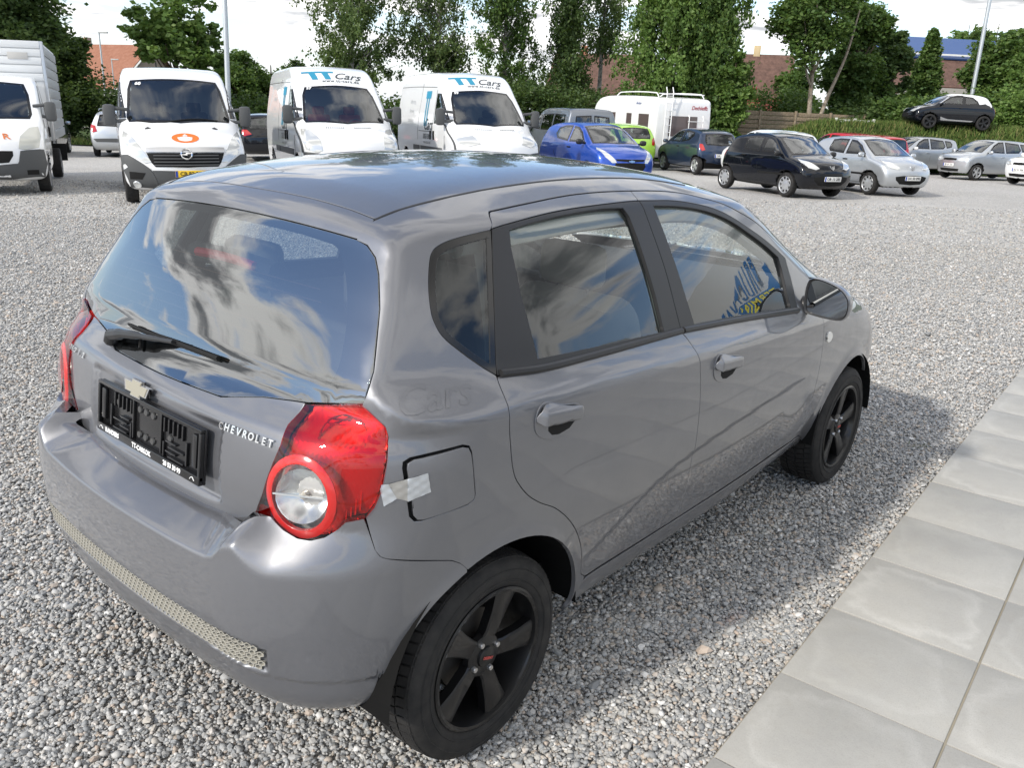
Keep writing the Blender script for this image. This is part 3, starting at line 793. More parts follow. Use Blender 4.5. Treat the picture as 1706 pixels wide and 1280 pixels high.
L_BIRCH = leaf_mat('leaf_birch', (0.068,0.116,0.037), (0.123,0.184,0.058), (0.199,0.254,0.092)); L_LIGHT = leaf_mat('leaf_light', (0.085,0.162,0.034), (0.146,0.245,0.055), (0.230,0.330,0.092))
def bark(name, a, b, sc):
    m = mat(name, a, .9, spec=.15); t = NT(m); n = t.noise(sc, 5, .65, t.coord('Object')); t.link(t.ramp(n, [(.4,a),(.62,b)]), t.b.inputs['Base Color']); t.link(t.bump(n, .5, .03), t.b.inputs['Normal']); return m
M_BARK = bark('brown_bark', (.055,.042,.030), (.13,.10,.075), 9); M_BBARK = bark('birch_bark', (.42,.40,.36), (.06,.055,.05), 5)
def leaves(name, C, size, rng, m, par, flat=.35):
    n = len(C); a = rng.normal(0,1,(n,3)); a[:,2] *= flat; a /= np.linalg.norm(a,axis=1,keepdims=True)
    b = rng.normal(0,1,(n,3)); b -= (b*a).sum(1,keepdims=True)*a; b /= np.linalg.norm(b,axis=1,keepdims=True)
    sz = size*rng.uniform(.6,1.35,(n,1)); a = a*sz; b = b*sz*.62; k = np.cross(a, b); k = k/(np.linalg.norm(k,axis=1,keepdims=True)+1e-9)*sz*.18
    V = np.stack([C-a, C-b+k, C+a, C+b+k], 1).reshape(-1,3)
    me = bpy.data.meshes.new(name); me.vertices.add(4*n); me.vertices.foreach_set('co', V.ravel()); me.loops.add(4*n); me.loops.foreach_set('vertex_index', np.arange(4*n)); me.polygons.add(n)
    me.polygons.foreach_set('loop_start', np.arange(n)*4); me.polygons.foreach_set('loop_total', np.full(n,4)); me.materials.append(m); me.update(); me.validate()
    o = bpy.data.objects.new(name, me); COL.objects.link(o); o.parent = par; return o
def tree(name, label, s, l, H, R_, kind, seed, lm, n=14000, base=.25, zoff=0., leaf=.13, tight=1., group='trees behind the lot', trunk_r=.16, lean=(0,0), two=False, bm_=None, squash=1., strand=.6):
    """kind 'broad' (clumped crown), 'weep' (hanging strands), 'cone'"""
    rng = np.random.default_rng(seed); x, y = fd(s, l); z0 = float(gz(x,y)) + zoff
    root = empty(name, label, 'tree', group, loc=(x,y,z0))
    bmat = bm_ or (M_BBARK if kind == 'weep' else M_BARK)
    hb = H*base; wood = Geo()
    top = np.array([lean[0], lean[1], H*.92])
    spine = catmull(np.array([(0,0,-.2),(lean[0]*.15+rng.normal(0,.08),lean[1]*.15+rng.normal(0,.08),H*.3),(lean[0]*.5,lean[1]*.5,H*.62),tuple(top)]), 5)
    wood.tube(spine, np.linspace(trunk_r, trunk_r*.18, len(spine)), 8)
    if two: wood.tube(catmull(np.array([(.1,.0,-.2),(.55,-.3,H*.28),(1.2,-.7,H*.55),(1.5,-.9,H*.8)]), 5), np.linspace(trunk_r*.8, .03, 16), 8)
    C = []
    if kind == 'broad':
        nl = 26; lumps = []
        for k in range(nl):
            u = rng.normal(0,1,3); u /= np.linalg.norm(u); rad = rng.uniform(.45,1.0)
            c = np.array([u[0]*R_*rad*.78 + lean[0]*.6, u[1]*R_*rad*.78*squash + lean[1]*.6, hb + (H-hb)*(.5 + .40*u[2]*rad)]); lumps.append((c, R_*rng.uniform(.24,.42)))
        for c, r in lumps:
            st = spine[min(len(spine)-1, int(len(spine)*np.clip(c[2]/H*.72,0,1)))]; mid = (st+c)/2 + [0,0,-.1*R_]
            wood.tube(catmull(np.array([st, mid, c]), 3), np.linspace(trunk_r*.34,.018,7), 5)
            for _ in range(9):      # clumps on the lump's skin
                u = rng.normal(0,1,3); u /= np.linalg.norm(u); cc = c + u*r*rng.uniform(.55,1.0); q = max(6, int(n/(nl*9)))
                C.append(cc + rng.normal(0,1,(q,3))*[r*.30*tight,r*.30*tight,r*.20*tight])
    elif kind == 'cone':
        for k in range(46):
            t = k/46; zz = hb + (H-hb)*t; rr = R_*(1-t)**.8
            for j in range(5):
                a = rng.uniform(0,6.28); e = np.array([rr*math.cos(a), rr*math.sin(a), zz - rr*.25]); st = np.array([0,0,zz])
                wood.tube([st, e], [.02,.006], 4)
                q = int(n/230); tt = rng.uniform(.25,1.05,(q,1)); C.append(st + (e-st)*tt + rng.normal(0,.10,(q,3)))
    else:
        nb = 95; ph = rng.uniform(0,6.28,6)
        for k in range(nb):      # limbs, each with drooping twigs
            t = rng.uniform(.08,1.0); zz = hb + (H-hb)*t*.98; a = rng.uniform(0,6.28)
            irr = 1 + .28*math.sin(3*a+ph[0]+4*t) + .22*math.sin(9*t+ph[1]) + .15*math.sin(5*a+ph[2])
            rr = R_*irr*(.40+.60*math.sin(math.pi*min(1,.16+.80*t)))*rng.uniform(.35,1.0)
            st = np.array([lean[0]*t, lean[1]*t, max(.3, zz - rr*.85)]); e = np.array([lean[0]*t + rr*math.cos(a), lean[1]*t + rr*math.sin(a), zz + rng.normal(0,.25)])
            cv = catmull(np.array([st, (st+e)/2 + [0,0,rr*.18], e]), 4); wood.tube(cv, np.linspace(.030,.007,len(cv)), 4)
            for j in range(6):
                p = cv[rng.integers(len(cv)//3, len(cv))] + rng.normal(0,.30,3)*[1,1,.6]; ln = rng.uniform(.25,1.0)*min(2.6, (p[2]-hb*.6)*.6)*strand
                q = max(4, int(n/(nb*6)*rng.uniform(.4,1.6))); tt = rng.random((q,1))**.8; sw = rng.normal(0,.22,2)*ln
                C.append(p + np.c_[rng.normal(0,.15,(q,1))*(1-.35*tt)+sw[0]*tt, rng.normal(0,.15,(q,1))*(1-.35*tt)+sw[1]*tt, -ln*tt + rng.normal(0,.06,(q,1))])
    wood.obj('trunk', bmat, root, angle=60)
    leaves('crown', np.vstack(C), leaf, rng, lm, root, .35 if kind != 'weep' else 1.6)
    return root
def px_l(px, s): return (px-853)/1420.8*s*1.03      # picture column -> sideways offset at depth s (level view)
def shrub(label, s, l, H, R_, seed, lm, n=5000, zoff=0., leaf=.11, name='shrub', group='shrubs along the back of the lot', cat='shrub'):
    rng = np.random.default_rng(seed); x, y = fd(s, l); root = empty(name, label, cat, group, loc=(x,y,float(gz(x,y))+zoff)); C = []; wood = Geo()
    for k in range(16):
        u = rng.normal(0,1,3); u /= np.linalg.norm(u); c = np.array([u[0]*R_*.75, u[1]*R_*.75, H*(.52+.36*u[2])]); wood.tube([(0,0,-.1), c*[.5,.5,.6], c], [.04,.025,.008], 5)
        for _ in range(5): C.append(c + rng.normal(0,1,3)*[R_*.22,R_*.22,H*.10] + rng.normal(0,1,(max(4,int(n/80)),3))*[R_*.15,R_*.15,H*.09])
    C = np.vstack(C); C[:,2] = np.maximum(C[:,2], .03); wood.obj('stem', M_BARK, root); leaves('foliage', C, leaf, rng, lm, root); return root

def weeds():
    r = np.random.default_rng(9); sp = []
    for cx, cy in ((3.35,-.98),(-.62,1.05),(-.55,-.42),(-.30,2.3)):
        for _ in range(14):
            x, y = cx + r.normal(0,.030), cy + r.normal(0,.030); sp.append((x, y, float(gz(x,y)) - .005))
    o = tufts('weed', sp, .010, .030, 'small green weeds sprouting between the gravel stones'); o['category'] = 'weeds'
weeds()
# ---------------------------------------------------------------- the grey hatchback's master surface
AV_W = Interp([.15,.20,.24,.30,.36,.45,.60,.75,.88,.945,.972,1.0,1.03,1.10,1.25,1.40,1.46,1.56],
              [.66,.715,.765,.788,.800,.812,.829,.839,.843,.842,.834,.815,.797,.766,.699,.622,.588,.53])
AV_PROF = Profile(np.vstack([catmull([(-.40,.20),(-.46,.24),(-.488,.33),(-.492,.50),(-.494,.70),(-.496,.83),(-.480,.93),(-.462,.972),
    (-.435,.998),(-.398,1.035),(-.366,1.10),(-.289,1.245),(-.192,1.385),(-.162,1.428),(-.11,1.455),(0,1.487),(.25,1.515),(.55,1.53),(.85,1.528),(1.1,1.512),(1.35,1.477),(1.55,1.43),
    (1.9,1.275),(2.22,1.11),(2.36,1.045),(2.5,.995),(2.75,.93),(2.98,.85),(3.12,.75),(3.20,.62),(3.23,.45),(3.20,.30),(3.12,.22)],8),
    [(3.0,.20),(0,.20)]]),.006)
AV_ZT = Interp([0,.30,.40,.47,.52,.60,.9],[.682,.684,.692,.735,.80,.81,.815])   # top of the rear bumper over |y|
def av_line(x):     # lower door crease height over x
    return np.interp(x,[.3,.45,.6,.72,.85,1.0,1.2,1.5,1.9],[.42,.47,.53,.575,.605,.625,.645,.665,.68])
def aveo_f(P, shelf=True):
    x, y, z = P[:,0], np.abs(P[:,1]), P[:,2]
    # side surface
    bump = sstep(.55,.95,z) * (1 - sstep(1.1,1.42,z))
    zs = z + .053 * (x - .8) * bump
    w = AV_W(zs)
    up = sstep(.95,1.4,z)
    w = w - (.10 + .17*sstep(1.0,1.12,z)) * np.clip((.25 - x)/.9,0,2)**2 - (.03 + .06*up) * np.clip((x - 1.1)/1.2,0,3)**2
    w = w - .006 * (1 - sstep(-.012,.012, z - av_line(x))) * sstep(.3,.5,x) * (1 - sstep(1.7,1.95,x))
    for ax, amp in ((0.,.010),(2.48,.016)):      # wheel-arch lips
        r = np.hypot(x - ax, z - .30)
        w = w + amp * np.exp(-((r - .335)/.035)**2) * (z > .2)
    side = y - w
    # end / top profile, bowed in plan and crowned in section
    rear = 1 - sstep(.1,.8,x); front = sstep(1.2,2.4,x)
    bow = (.07 - .025*sstep(.98,1.1,z)) * (y/.75)**2 + .16 * np.clip((y-.50)/.4,0,2)**2.2 * (1 - .7*sstep(.95,1.1,z))
    xs = x - rear * bow * (1 - .3*sstep(1.2,1.4,z)) + front * (.19*(y/.8)**2.2)
    zz = z + (.12 * sstep(.95,1.25,z)) * y * y
    prof = AV_PROF(xs, zz)
    k = .20 - .165*sstep(.98,1.05,z) + .15*sstep(1.36,1.46,z)*sstep(-.25,.1,x) + .04*sstep(1.36,1.46,z) + .15*front
    f = smax(prof, side * .93, k)
    # rear bumper stands proud of the tailgate, its shelf dying out towards the corners
    zt = AV_ZT(y) + .55*np.clip(x + .60, 0, .10) * (1 - sstep(.40,.52,y))
    f = f + .014 * (1 - sstep(.315,.335,y)) * sstep(.748,.764,z) * (1 - sstep(.935,.95,z)) * (x < 0)      # plate pocket
    D = .075 * (1 - sstep(.45,.85,y)) + .045
    D = D * (1 - sstep(-.50,-.20,x))
    wd = .13 * sstep(.43,.60,y)
    low = 1 - (sstep(-wd,.012, z - zt) if shelf else sstep(-wd,.012, z - zt) * sstep(.455,.53,y))
    shape = .72 + .28*np.clip(1 - ((z - .60)/.28)**2, -1.5, 1)
    if shelf is None: return f
    if not shelf: low = np.maximum(low, .16)
    f = f - D * low * shape
    return f
# ---------------------------------------------------------------- materials of the cars
def paint(name, col, metal=.55, rough=.34, flake=True):
    if name in MATS: return MATS[name]
    m = mat(name, col, rough, metal, 1.0, .5, .02); t = NT(m)
    c = t.coord()
    if flake:
        n = t.noise(900, 2, .5, c)
        t.link(t.mix(t.math('MULTIPLY', n, .35), col, tuple(min(1, q*1.7) for q in col)), t.b.inputs['Base Color'])
    # thin uneven dust film: a little duller, more so in patches
    d = t.noise(5, 6, .65, c); r = t.ramp(d, [(.40,(rough,)*3),(.72,(min(1,rough+.16),)*3)])
    t.link(r, t.b.inputs['Roughness'])
    cr = t.ramp(t.noise(2.3, 5, .7, c), [(.35,(.008,)*3),(.75,(.030,)*3)]); t.link(cr, t.b.inputs['Coat Roughness'])
    return m
M_PAINT = paint('grey_metallic_paint', (.140,.143,.155), .55, .36)
M_BLACKP = mat('black_trim_plastic', (.018,.018,.019), .42, spec=.45)
M_BLACKM = mat('matt_black_plastic', (.012,.012,.012), .75, spec=.2)
M_GLASS = glass_mat('side_glass', (.84,.89,.87), 1.45)
M_RGLASS = glass_mat('rear_glass', (.40,.44,.44), 1.55, ior=2.2)
M_QGLASS = glass_mat('quarter_glass', (.45,.50,.50), 1.2)
M_CHROME = mat('chrome', (.78,.78,.78), .07, 1.0)
M_SILVER = mat('silver_plastic', (.55,.55,.55), .28, .9)
M_ALU = mat('alloy_silver', (.52,.53,.54), .32, .85)
M_RIM = mat('black_wheel_paint', (.006,.006,.0065), .40, 0., .35, .3)
M_MIRROR = mat('mirror_glass', (.38,.40,.42), .015, 1.0)
M_DARK = mat('underbody_black', (.008,.008,.008), .9, spec=.1)
M_TAPE = mat('silver_tape', (.48,.5,.52), .38, .55)
M_WHITE = mat('white_print', (.8,.8,.8), .5)
M_SEAT = mat('seat_fabric', (.25,.235,.21), .9, spec=.2)
M_CABIN = mat('cabin_plastic', (.36,.36,.34), .7, spec=.3)
M_DASH = mat('dash_plastic', (.05,.05,.052), .7, spec=.3)
def rubber():
    m = mat('tyre_rubber', (.016,.016,.0165), .78, spec=.35); t = NT(m); c = t.coord()
    n = t.noise(14, 5, .65, c)
    t.link(t.ramp(n, [(.35,(.012,.012,.0125)),(.75,(.034,.032,.030))]), t.b.inputs['Base Color'])
    t.link(t.bump(t.noise(220, 3, .6, c), .15, .002), t.b.inputs['Normal'])
    return m
M_TYRE = rubber()
M_REDLENS = glass_mat('red_lens', (.80,.030,.022), 1.2)
M_CLEARLENS = glass_mat('clear_lens', (.93,.94,.94), 1.0)
M_REFL = mat('lamp_reflector', (.72,.72,.72), .24, .95)
M_LAMPBACK = mat('lamp_backing', (.66,.64,.62), .30, .55)
M_REDSOLID = mat('red_plastic', (.50,.012,.010), .18, 0., .6)

# ---------------------------------------------------------------- the grey hatchback in the foreground
F = aveo_f
SD = (0, 1, 0)
def S(L):      # (x, z) on the right flank -> 3-D
    L = np.asarray(L, float)
    return surf_pts(F, np.c_[L[:,0], np.zeros(len(L)), L[:,1]], SD, 1.5, 1.5)
def B(L):      # (y, z) on the tail -> 3-D
    L = np.asarray(L, float)
    return surf_pts(F, np.c_[np.zeros(len(L)), L], (1,0,0), 1.5, 1.5)
def sm(L, n=5): return catmull(L, n)
def arc(cx, cz, r, a0, a1, n=24):
    return [(cx + r*math.cos(R(a0+(a1-a0)*k/n)), cz + r*math.sin(R(a0+(a1-a0)*k/n))) for k in range(n+1)]
def snap(L):
    X = np.array(L, float)
    for _ in range(8):
        X = X - F(X)[:,None]*gradn(F, X, .004)*.9
    return [tuple(q) for q in X]
def mirr(L): return [(a,-b,c) for a, b, c in reversed(list(map(tuple, L)))]
DR = sm([(.165,1.423),(.139,1.394),(.077,1.273),(.03,1.16),(.001,1.078),(-.004,1.045),(-.012,.978),(-.005,.914),(.007,.855),(.025,.815),(.071,.761),(.124,.721),(.189,.683),(.256,.626),(.307,.566),(.344,.502),(.368,.43),(.378,.392),(.408,.368)])
iDR = lambda z: int(np.argmin(np.abs(DR[:,1]-z)))
DB = [(.408,.368),(.94,.364),(1.5,.368),(1.985,.375)]
BS = sm([(.94,.364),(.955,.457),(.95,.588),(.937,.718),(.926,.794),(.91,.87),(.893,.95),(.884,.985),(.868,1.018),(.850,1.04),(.845,1.06),(.847,1.207),(.838,1.344),(.836,1.415),(.848,1.45)])
iBS = lambda z: int(np.argmin(np.abs(BS[:,1]-z)))
DT = sm([(.165,1.423),(.178,1.431),(.195,1.433),(.317,1.441),(.516,1.452),(.673,1.454),(.848,1.45),(1.03,1.441),(1.149,1.428),(1.242,1.41),(1.344,1.388),(1.455,1.353),(1.583,1.305),(1.729,1.227),(1.857,1.158),(1.925,1.110),(1.962,1.065)])
iDT = lambda x: int(np.argmin(np.abs(DT[:,0]-x)))
FF = sm([(1.962,1.065),(1.958,1.0),(1.95,.93),(1.972,.84),(1.99,.769),(2.004,.697),(2.016,.575),(2.008,.472),(1.985,.375)])
RBT = sm([(.139,1.396),(.197,1.403),(.378,1.417),(.544,1.423),(.771,1.425),(.836,1.424)])
RBB = [(.848,1.040),(.587,1.048),(.326,1.057),(.141,1.065),(.001,1.077)]
FBT = sm([(.836,1.424),(.905,1.421),(1.034,1.414),(1.161,1.397),(1.292,1.370),(1.4,1.334),(1.514,1.287),(1.609,1.246),(1.696,1.203),(1.772,1.160)])
FBR = [(1.772,1.160),(1.771,1.091),(1.748,.966)]
FBB = [(1.748,.966),(1.229,1.012),(.848,1.040)]
RG = sm([(.199,1.388),(.29,1.398),(.45,1.408),(.62,1.412),(.728,1.408)])
RG = list(map(tuple, RG)) + [(.742,1.385),(.748,1.319),(.752,1.16),(.746,1.060),(.414,1.078),(.149,1.094),(.158,1.239),(.182,1.345)]
FG = list(map(tuple, sm([(.897,1.405),(1.019,1.397),(1.148,1.381),(1.253,1.360),(1.361,1.328),(1.472,1.282),(1.611,1.219),(1.700,1.170)]))) + [(1.705,1.126),(1.688,1.04),(1.686,.992),(1.242,1.032),(.935,1.052),(.917,1.233)]
QW = sm([(.135,1.394),(.077,1.389),(.011,1.381),(-.03,1.372),(-.059,1.358),(-.078,1.334),(-.103,1.285),(-.117,1.242),(-.120,1.217),(-.111,1.182),(-.075,1.142),(-.032,1.104),(.0,1.080)])
ARC_R, ARC_F = (.0,.298,.352), (2.47,.298,.344)
car = empty('grey_hatchback', 'grey metallic five-door hatchback with black wheels parked on the gravel in the foreground', 'car')
def both(name, g, m, parent=None, pname=None):
    a = g.obj(name, m, parent or car); b = g.mirror().obj(name, m, pname or parent or car)
    return a, b
def side_panel(L, holes=(), d=SD, **k):
    return panel(F, S(L), d, [S(q) for q in holes], **k)
# doors
loop = np.vstack([DT[:iDT(.848)+1], BS[iBS(1.43):iBS(1.424)-1:-1], RBT[::-1], DR[:1]])
rd_top = np.vstack([DT[:iDT(.848)+1], BS[-2:iBS(1.424):-1], RBT[::-1]])
g = side_panel(rd_top, h=.014)
rd_low = np.vstack([RBB[::-1], BS[iBS(1.04)-1::-1], DB[:1], DR[-2:iDR(1.077):-1]])
g.join(side_panel(rd_low, h=.015))
rdoor, rdoorL = both('rear_door', g, M_PAINT)
fd_loop = np.vstack([DT[iDT(.848):], FF[1:], DB[2:0:-1], BS[1:iBS(1.04)], [FBB[2], FBB[1], FBB[0]], FBR[1:2], FBT[::-1], BS[iBS(1.424)+1:-1]])
g = side_panel(fd_loop, h=.015)
fdoor, fdoorL = both('front_door', g, M_PAINT)
rb = np.vstack([RBT, BS[iBS(1.424)-1:iBS(1.04):-1], RBB, DR[iDR(1.077)-1:iDR(1.396):-1]])
g = side_panel(rb, [RG], h=.02, off=.0015)
both('window_trim', g, M_BLACKP, rdoor, rdoorL)
fb = np.vstack([FBT, FBR[1:], FBB[1:], BS[iBS(1.04)+1:iBS(1.424)]])
g = side_panel(fb, [FG], h=.02, off=.0015)
both('window_trim', g, M_BLACKP, fdoor, fdoorL)
both('door_window', side_panel(RG, h=.04, gap=-.006, off=-.010, edge=False), M_GLASS, rdoor, rdoorL)
both('door_window', side_panel(FG, h=.04, gap=-.006, off=-.010, edge=False), M_GLASS, fdoor, fdoorL)
# waist moulding under the door windows and the fixed divider in the rear door glass
for nm, L, par in (('waist_moulding', [(.01,1.083),(.145,1.071),(.33,1.063),(.59,1.054),(.842,1.046)], (rdoor, rdoorL)), ('waist_moulding', [(.853,1.046),(1.23,1.019),(1.74,.974)], (fdoor, fdoorL))):
    P = S(L); P = catmull(P, 5); P[:,1] -= .004
    both(nm, Geo().tube(P, .0105, 8), M_BLACKP, *par)
# quarter panel with the roof side and A-pillar
FUEL = [(-.297,.93),(-.294,.943),(-.280,.951),(-.155,.957),(-.137,.951),(-.130,.936),(-.114,.822),(-.118,.810),(-.135,.803),(-.262,.797),(-.277,.800),(-.287,.814)]
LAMP_OUT = snap([(-.312,-.667,1.053),(-.293,-.719,1.015),(-.297,-.727,.992),(-.318,-.745,.946),(-.338,-.748,.879),(-.352,-.741,.844),(-.367,-.730,.820)])
RG_EDGE = snap([(-.311,-.676,1.056),(-.285,-.668,1.124),(-.222,-.616,1.245),(-.190,-.574,1.315),(-.182,-.546,1.352),(-.180,-.509,1.377),(-.190,-.472,1.389)])
DITCH = snap([(-.119,-.477,1.429),(-.047,-.486,1.444),(.096,-.488,1.465),(.285,-.489,1.482),(.519,-.490,1.492),(.718,-.494,1.492),(.943,-.500,1.484),(1.10,-.510,1.470),(1.25,-.520,1.447)])
APIL = snap([(1.40,-.545,1.405),(1.55,-.570,1.350),(1.70,-.595,1.284),(1.85,-.615,1.212),(1.98,-.630,1.145),(2.12,-.645,1.070),(2.15,-.68,1.02)])
BSEAM = [(-.129,.626),(-.151,.650),(-.176,.666),(-.341,.722),(-.354,.729),(-.362,.745),(-.367,.817)]
qp = np.vstack([DITCH, APIL, S(np.vstack([DT[::-1], [(.150,1.404)], QW, DR[iDR(1.077)+1:], [(.39,.34),(.345,.27)], arc(*ARC_R, -5, 111.5)])), S(BSEAM[1:-1]), np.array(LAMP_OUT)[::-1], np.array(RG_EDGE)[1:], [(-.166,-.484,1.413)]])
DQ = (.42,.86,-.27)
quarter, quarterL = both('quarter_panel', panel(F, qp, DQ, [S(FUEL)], h=.02), M_PAINT)
both('fuel_flap', side_panel([(a + (.006 if a < -.25 else 0), b - (.003 if b > .9 else 0)) for a, b in FUEL], h=.02, gap=.0035, off=.0015), M_PAINT, quarter, quarterL)
both('flap_gap_shade', side_panel(FUEL, h=.04, gap=-.012, off=-.012, edge=False), M_BLACKM, quarter, quarterL)  # added black sheet gives the gap round the flap its shade
both('quarter_window', side_panel(np.vstack([QW, DR[iDR(1.09):iDR(1.38):-1]]), h=.03, gap=.002, off=-.001), M_QGLASS, quarter, quarterL)
rim_q = np.vstack([QW, DR[iDR(1.09):iDR(1.38):-1]])
both('window_seal', side_panel(rim_q, [inset(resample(rim_q, .02), .016)], h=.02, gap=.001, off=.0008), mat('ceramic_border', (.01,.01,.01), .15, spec=.5), quarter, quarterL)
# black tubes added behind the shut lines, standing in for shade in the gaps
def filler(L, par, r=.0065, dep=.011):
    P = np.asarray(L, float); P = P if P.shape[1] == 3 else S(P); P = P - gradn(F, P)*dep
    both('shut_line_shade', Geo().tube(P, r, 6, cap=False), M_DARK, *par)
for L_, p_ in ((DR, (rdoor, rdoorL)), (BS, (fdoor, fdoorL)), (DT, (quarter, quarterL)), (FF, (fdoor, fdoorL)), (BSEAM, (quarter, quarterL)), (QW, (quarter, quarterL)), (catmull(RG_EDGE, 4), (quarter, quarterL)), (catmull(DITCH, 4), (quarter, quarterL))):
    filler(L_, p_)
# sill below the doors
sill = [(.345,.262),(.395,.352),(.42,.360)] + [(x,.358) for x in (.6,.94,1.3,1.7)] + [(1.985,.368),(2.06,.36),(2.128,.27),(1.6,.252),(1.0,.25),(.6,.252)]
both('sill', side_panel(sill, h=.02), M_PAINT)
P = S([(x,.366) for x in np.linspace(.42,1.98,20)]); P[:,1] += .012
both('door_step_seal', Geo().tube(P, .010, 6), M_DARK)
# front fender, bonnet, screen, front bumper
fen = np.vstack([FF, [(2.03,.36),(2.128,.30)], arc(*ARC_F, 172, 38)[1:], [(2.86,.53),(2.96,.66),(2.90,.80),(2.70,.875),(2.40,.950),(2.15,1.01),(2.05,1.03)]])
fenderR, fenderL = both('front_fender', side_panel(fen, h=.022, n=200), M_PAINT)
hl = [(2.93,.80),(2.97,.67),(3.05,.67),(3.02,.77),(2.96,.80)]
WS_T = snap([(1.25,-.520,1.447),(1.42,-.38,1.455),(1.50,-.2,1.455),(1.53,0,1.455)])
ws = WS_T + mirr(WS_T)[1:] + [(a,-b,c) for a, b, c in APIL[:-1]] + [(2.25,.4,1.06),(2.31,0,1.065),(2.25,-.4,1.06)] + APIL[:-1][::-1]
panel(F, ws, (-.55,0,-.83), start=3.5, span=4.4, h=.04, up=(1,0,0), off=-.002).obj('windscreen', M_GLASS, car)
hood_r = [(2.33,0,0),(2.27,-.4,0),(2.17,-.64,0),(2.4,-.655,0),(2.7,-.635,0),(2.88,-.56,0),(3.0,-.35,0),(3.04,0,0)]
panel(F, hood_r + mirr(hood_r)[1:-1], (0,0,-1), h=.04, up=(1,0,0)).obj('bonnet', M_PAINT, car)
fbm = [(0,0,.24),(0,-.5,.24),(0,-.68,.25),(0,-.735,.42),(0,-.70,.55),(0,-.66,.62),(0,-.5,.72),(0,-.3,.765),(0,0,.775)]
panel(F, fbm + [(a,-b,c) for a, b, c in fbm[::-1]][1:-1], (-1,0,0), h=.03, start=4, span=4).obj('front_bumper', M_PAINT, car)
hlp = [(-.30,.73),(-.50,.70),(-.64,.63),(-.66,.70),(-.58,.80),(-.36,.79)]
both('headlight', panel(F, [(0,a,b) for a, b in hlp], (-1,0,0), h=.03, off=.006, start=4, span=4), M_CLEARLENS)
# roof, spoiler, rear glass, tailgate
SPO = snap([(-.117,-.476,1.43),(-.115,-.381,1.443),(-.118,-.241,1.455),(-.124,-.10,1.459),(-.127,0,1.46)])
roof_loop = [tuple(q) for q in DITCH[1:]] + WS_T[1:] + mirr(DITCH[1:] + WS_T[1:-1]) + [(a,-b,c) for a, b, c in SPO][:-1] + SPO[::-1]
roof = panel(F, roof_loop, (0,0,-1), h=.03, up=(1,0,0), gap=.003).obj('roof', M_PAINT, car)
for sgn in (1,-1):
    P = catmull(DITCH, 6)*[1,sgn,1]; P[:,2] -= .0035
    Geo().tube(P, .0055, 8).obj('roof_moulding', M_BLACKP, roof)
tail = empty('tailgate', parent=car); tail.parent = car
GT = snap([(-.184,-.472,1.389),(-.183,-.40,1.391),(-.182,-.273,1.394),(-.181,-.10,1.396),(-.180,0,1.396)])
spl = [(-.166,-.484,1.413)] + SPO + mirr(SPO)[1:] + [(-.166,.484,1.413)] + [(a,-b,c) for a, b, c in GT] + GT[::-1][1:]
panel(F, spl, (.62,0,-.78), h=.014, up=(0,0,1)).obj('spoiler', M_PAINT, tail)
GB = snap([(-.311,-.669,1.056),(-.352,-.523,1.026),(-.359,-.485,1.021),(-.378,-.395,1.008),(-.425,-.27,.9945),(-.436,-.10,.9935),(-.438,0,.993)])
rgl = GT[::-1] + RG_EDGE[::-1][1:] + GB[1:]
rgl = [tuple(q) for q in rgl]
rgl_full = rgl[::-1] + [(a,-b,c) for a, b, c in rgl][1:-1]
DG = (.93,0,-.36)
rglass = panel(F, rgl_full, DG, h=.03, off=-.002).obj('rear_window', M_RGLASS, car)
u_, v_, d_ = frame_of(DG)
inn = [(-.20,-.40,1.362),(-.215,-.455,1.33),(-.25,-.52,1.25),(-.29,-.565,1.15),(-.33,-.57,1.09),(-.36,-.53,1.055),(-.38,-.40,1.035),(-.42,-.2,1.018),(-.425,0,1.015)]
inn_full = [(-.195,0,1.37)] + inn + [(a,-b,c) for a, b, c in inn[::-1]][1:]
g = panel(F, rgl_full, DG, [catmull(inn_full, 4, closed=True)], h=.03, off=-.0055, edge=False, gap=.004)
g.obj('ceramic_border', mat('ceramic_border'), rglass)
LAMP_IN = [(-.523,1.026),(-.520,.990),(-.530,.953),(-.515,.90),(-.498,.844),(-.464,.775)]
TB = [(-.464,.765),(-.492,.750),(-.488,.728),(-.455,.722),(-.40,.727),(-.30,.722),(-.15,.719),(0,.718)]
FTG = lambda P: aveo_f(P, None)
tg3 = [tuple(q) for q in GB[1:][::-1]] + [tuple(q) for q in surf_pts(FTG, [(0,a,b) for a, b in LAMP_IN[1:] + TB[1:]], (1,0,0), 1.5, 1.5)]
tg_full = tg3 + [(a,-b,c) for a, b, c in tg3[::-1]][1:-1]
panel(FTG, tg_full, (.93,0,-.36), h=.013, depth=.02).obj('outer_skin', M_PAINT, tail)
# rear bumper: one structured skin swept round the tail, with the shelf under the tailgate
def FB_(P): return aveo_f(P, False)
def BUMPF(P):      # shallow channel of the mesh band, chamfered lower lip
    y = np.abs(P[:,1]); z = P[:,2]
    zl = np.interp(y, [0,.2,.39,.5,.553,.58], [.448,.447,.443,.430,.424,.43]); zu = np.interp(y, [0,.24,.46,.54,.592], [.512,.510,.506,.498,.489])
    band = sstep(0,.006,z-zl)*(1-sstep(-.006,0,z-zu))*(1-sstep(.574,.584,y))*(P[:,0] < -.3)
    lip = (1 - sstep(-.014,-.004, z - np.where(y < .584, zl-.004, np.interp(y,[.58,.66,.74,.80],[.422,.420,.418,.412]))))*(P[:,0] < -.2)
    return FB_(P) + .009*band + .009*lip + .035*np.clip((.37-z)/.09,0,1)**2*(P[:,0] < -.2)
BC = .25
PH_T = [0,24,27,28.6,30,31,32.3,34,36.2,38.5,40.7,42.6,44.5,46.1,47.2,49.6,51,51.7,52.6,62.2,63.8,65.0]
ZT_T = [.680,.680,.682,.692,.720,.746,.776,.788,.789,.772,.763,.763,.772,.789,.808,.818,.745,.729,.722,.666,.650,.630]
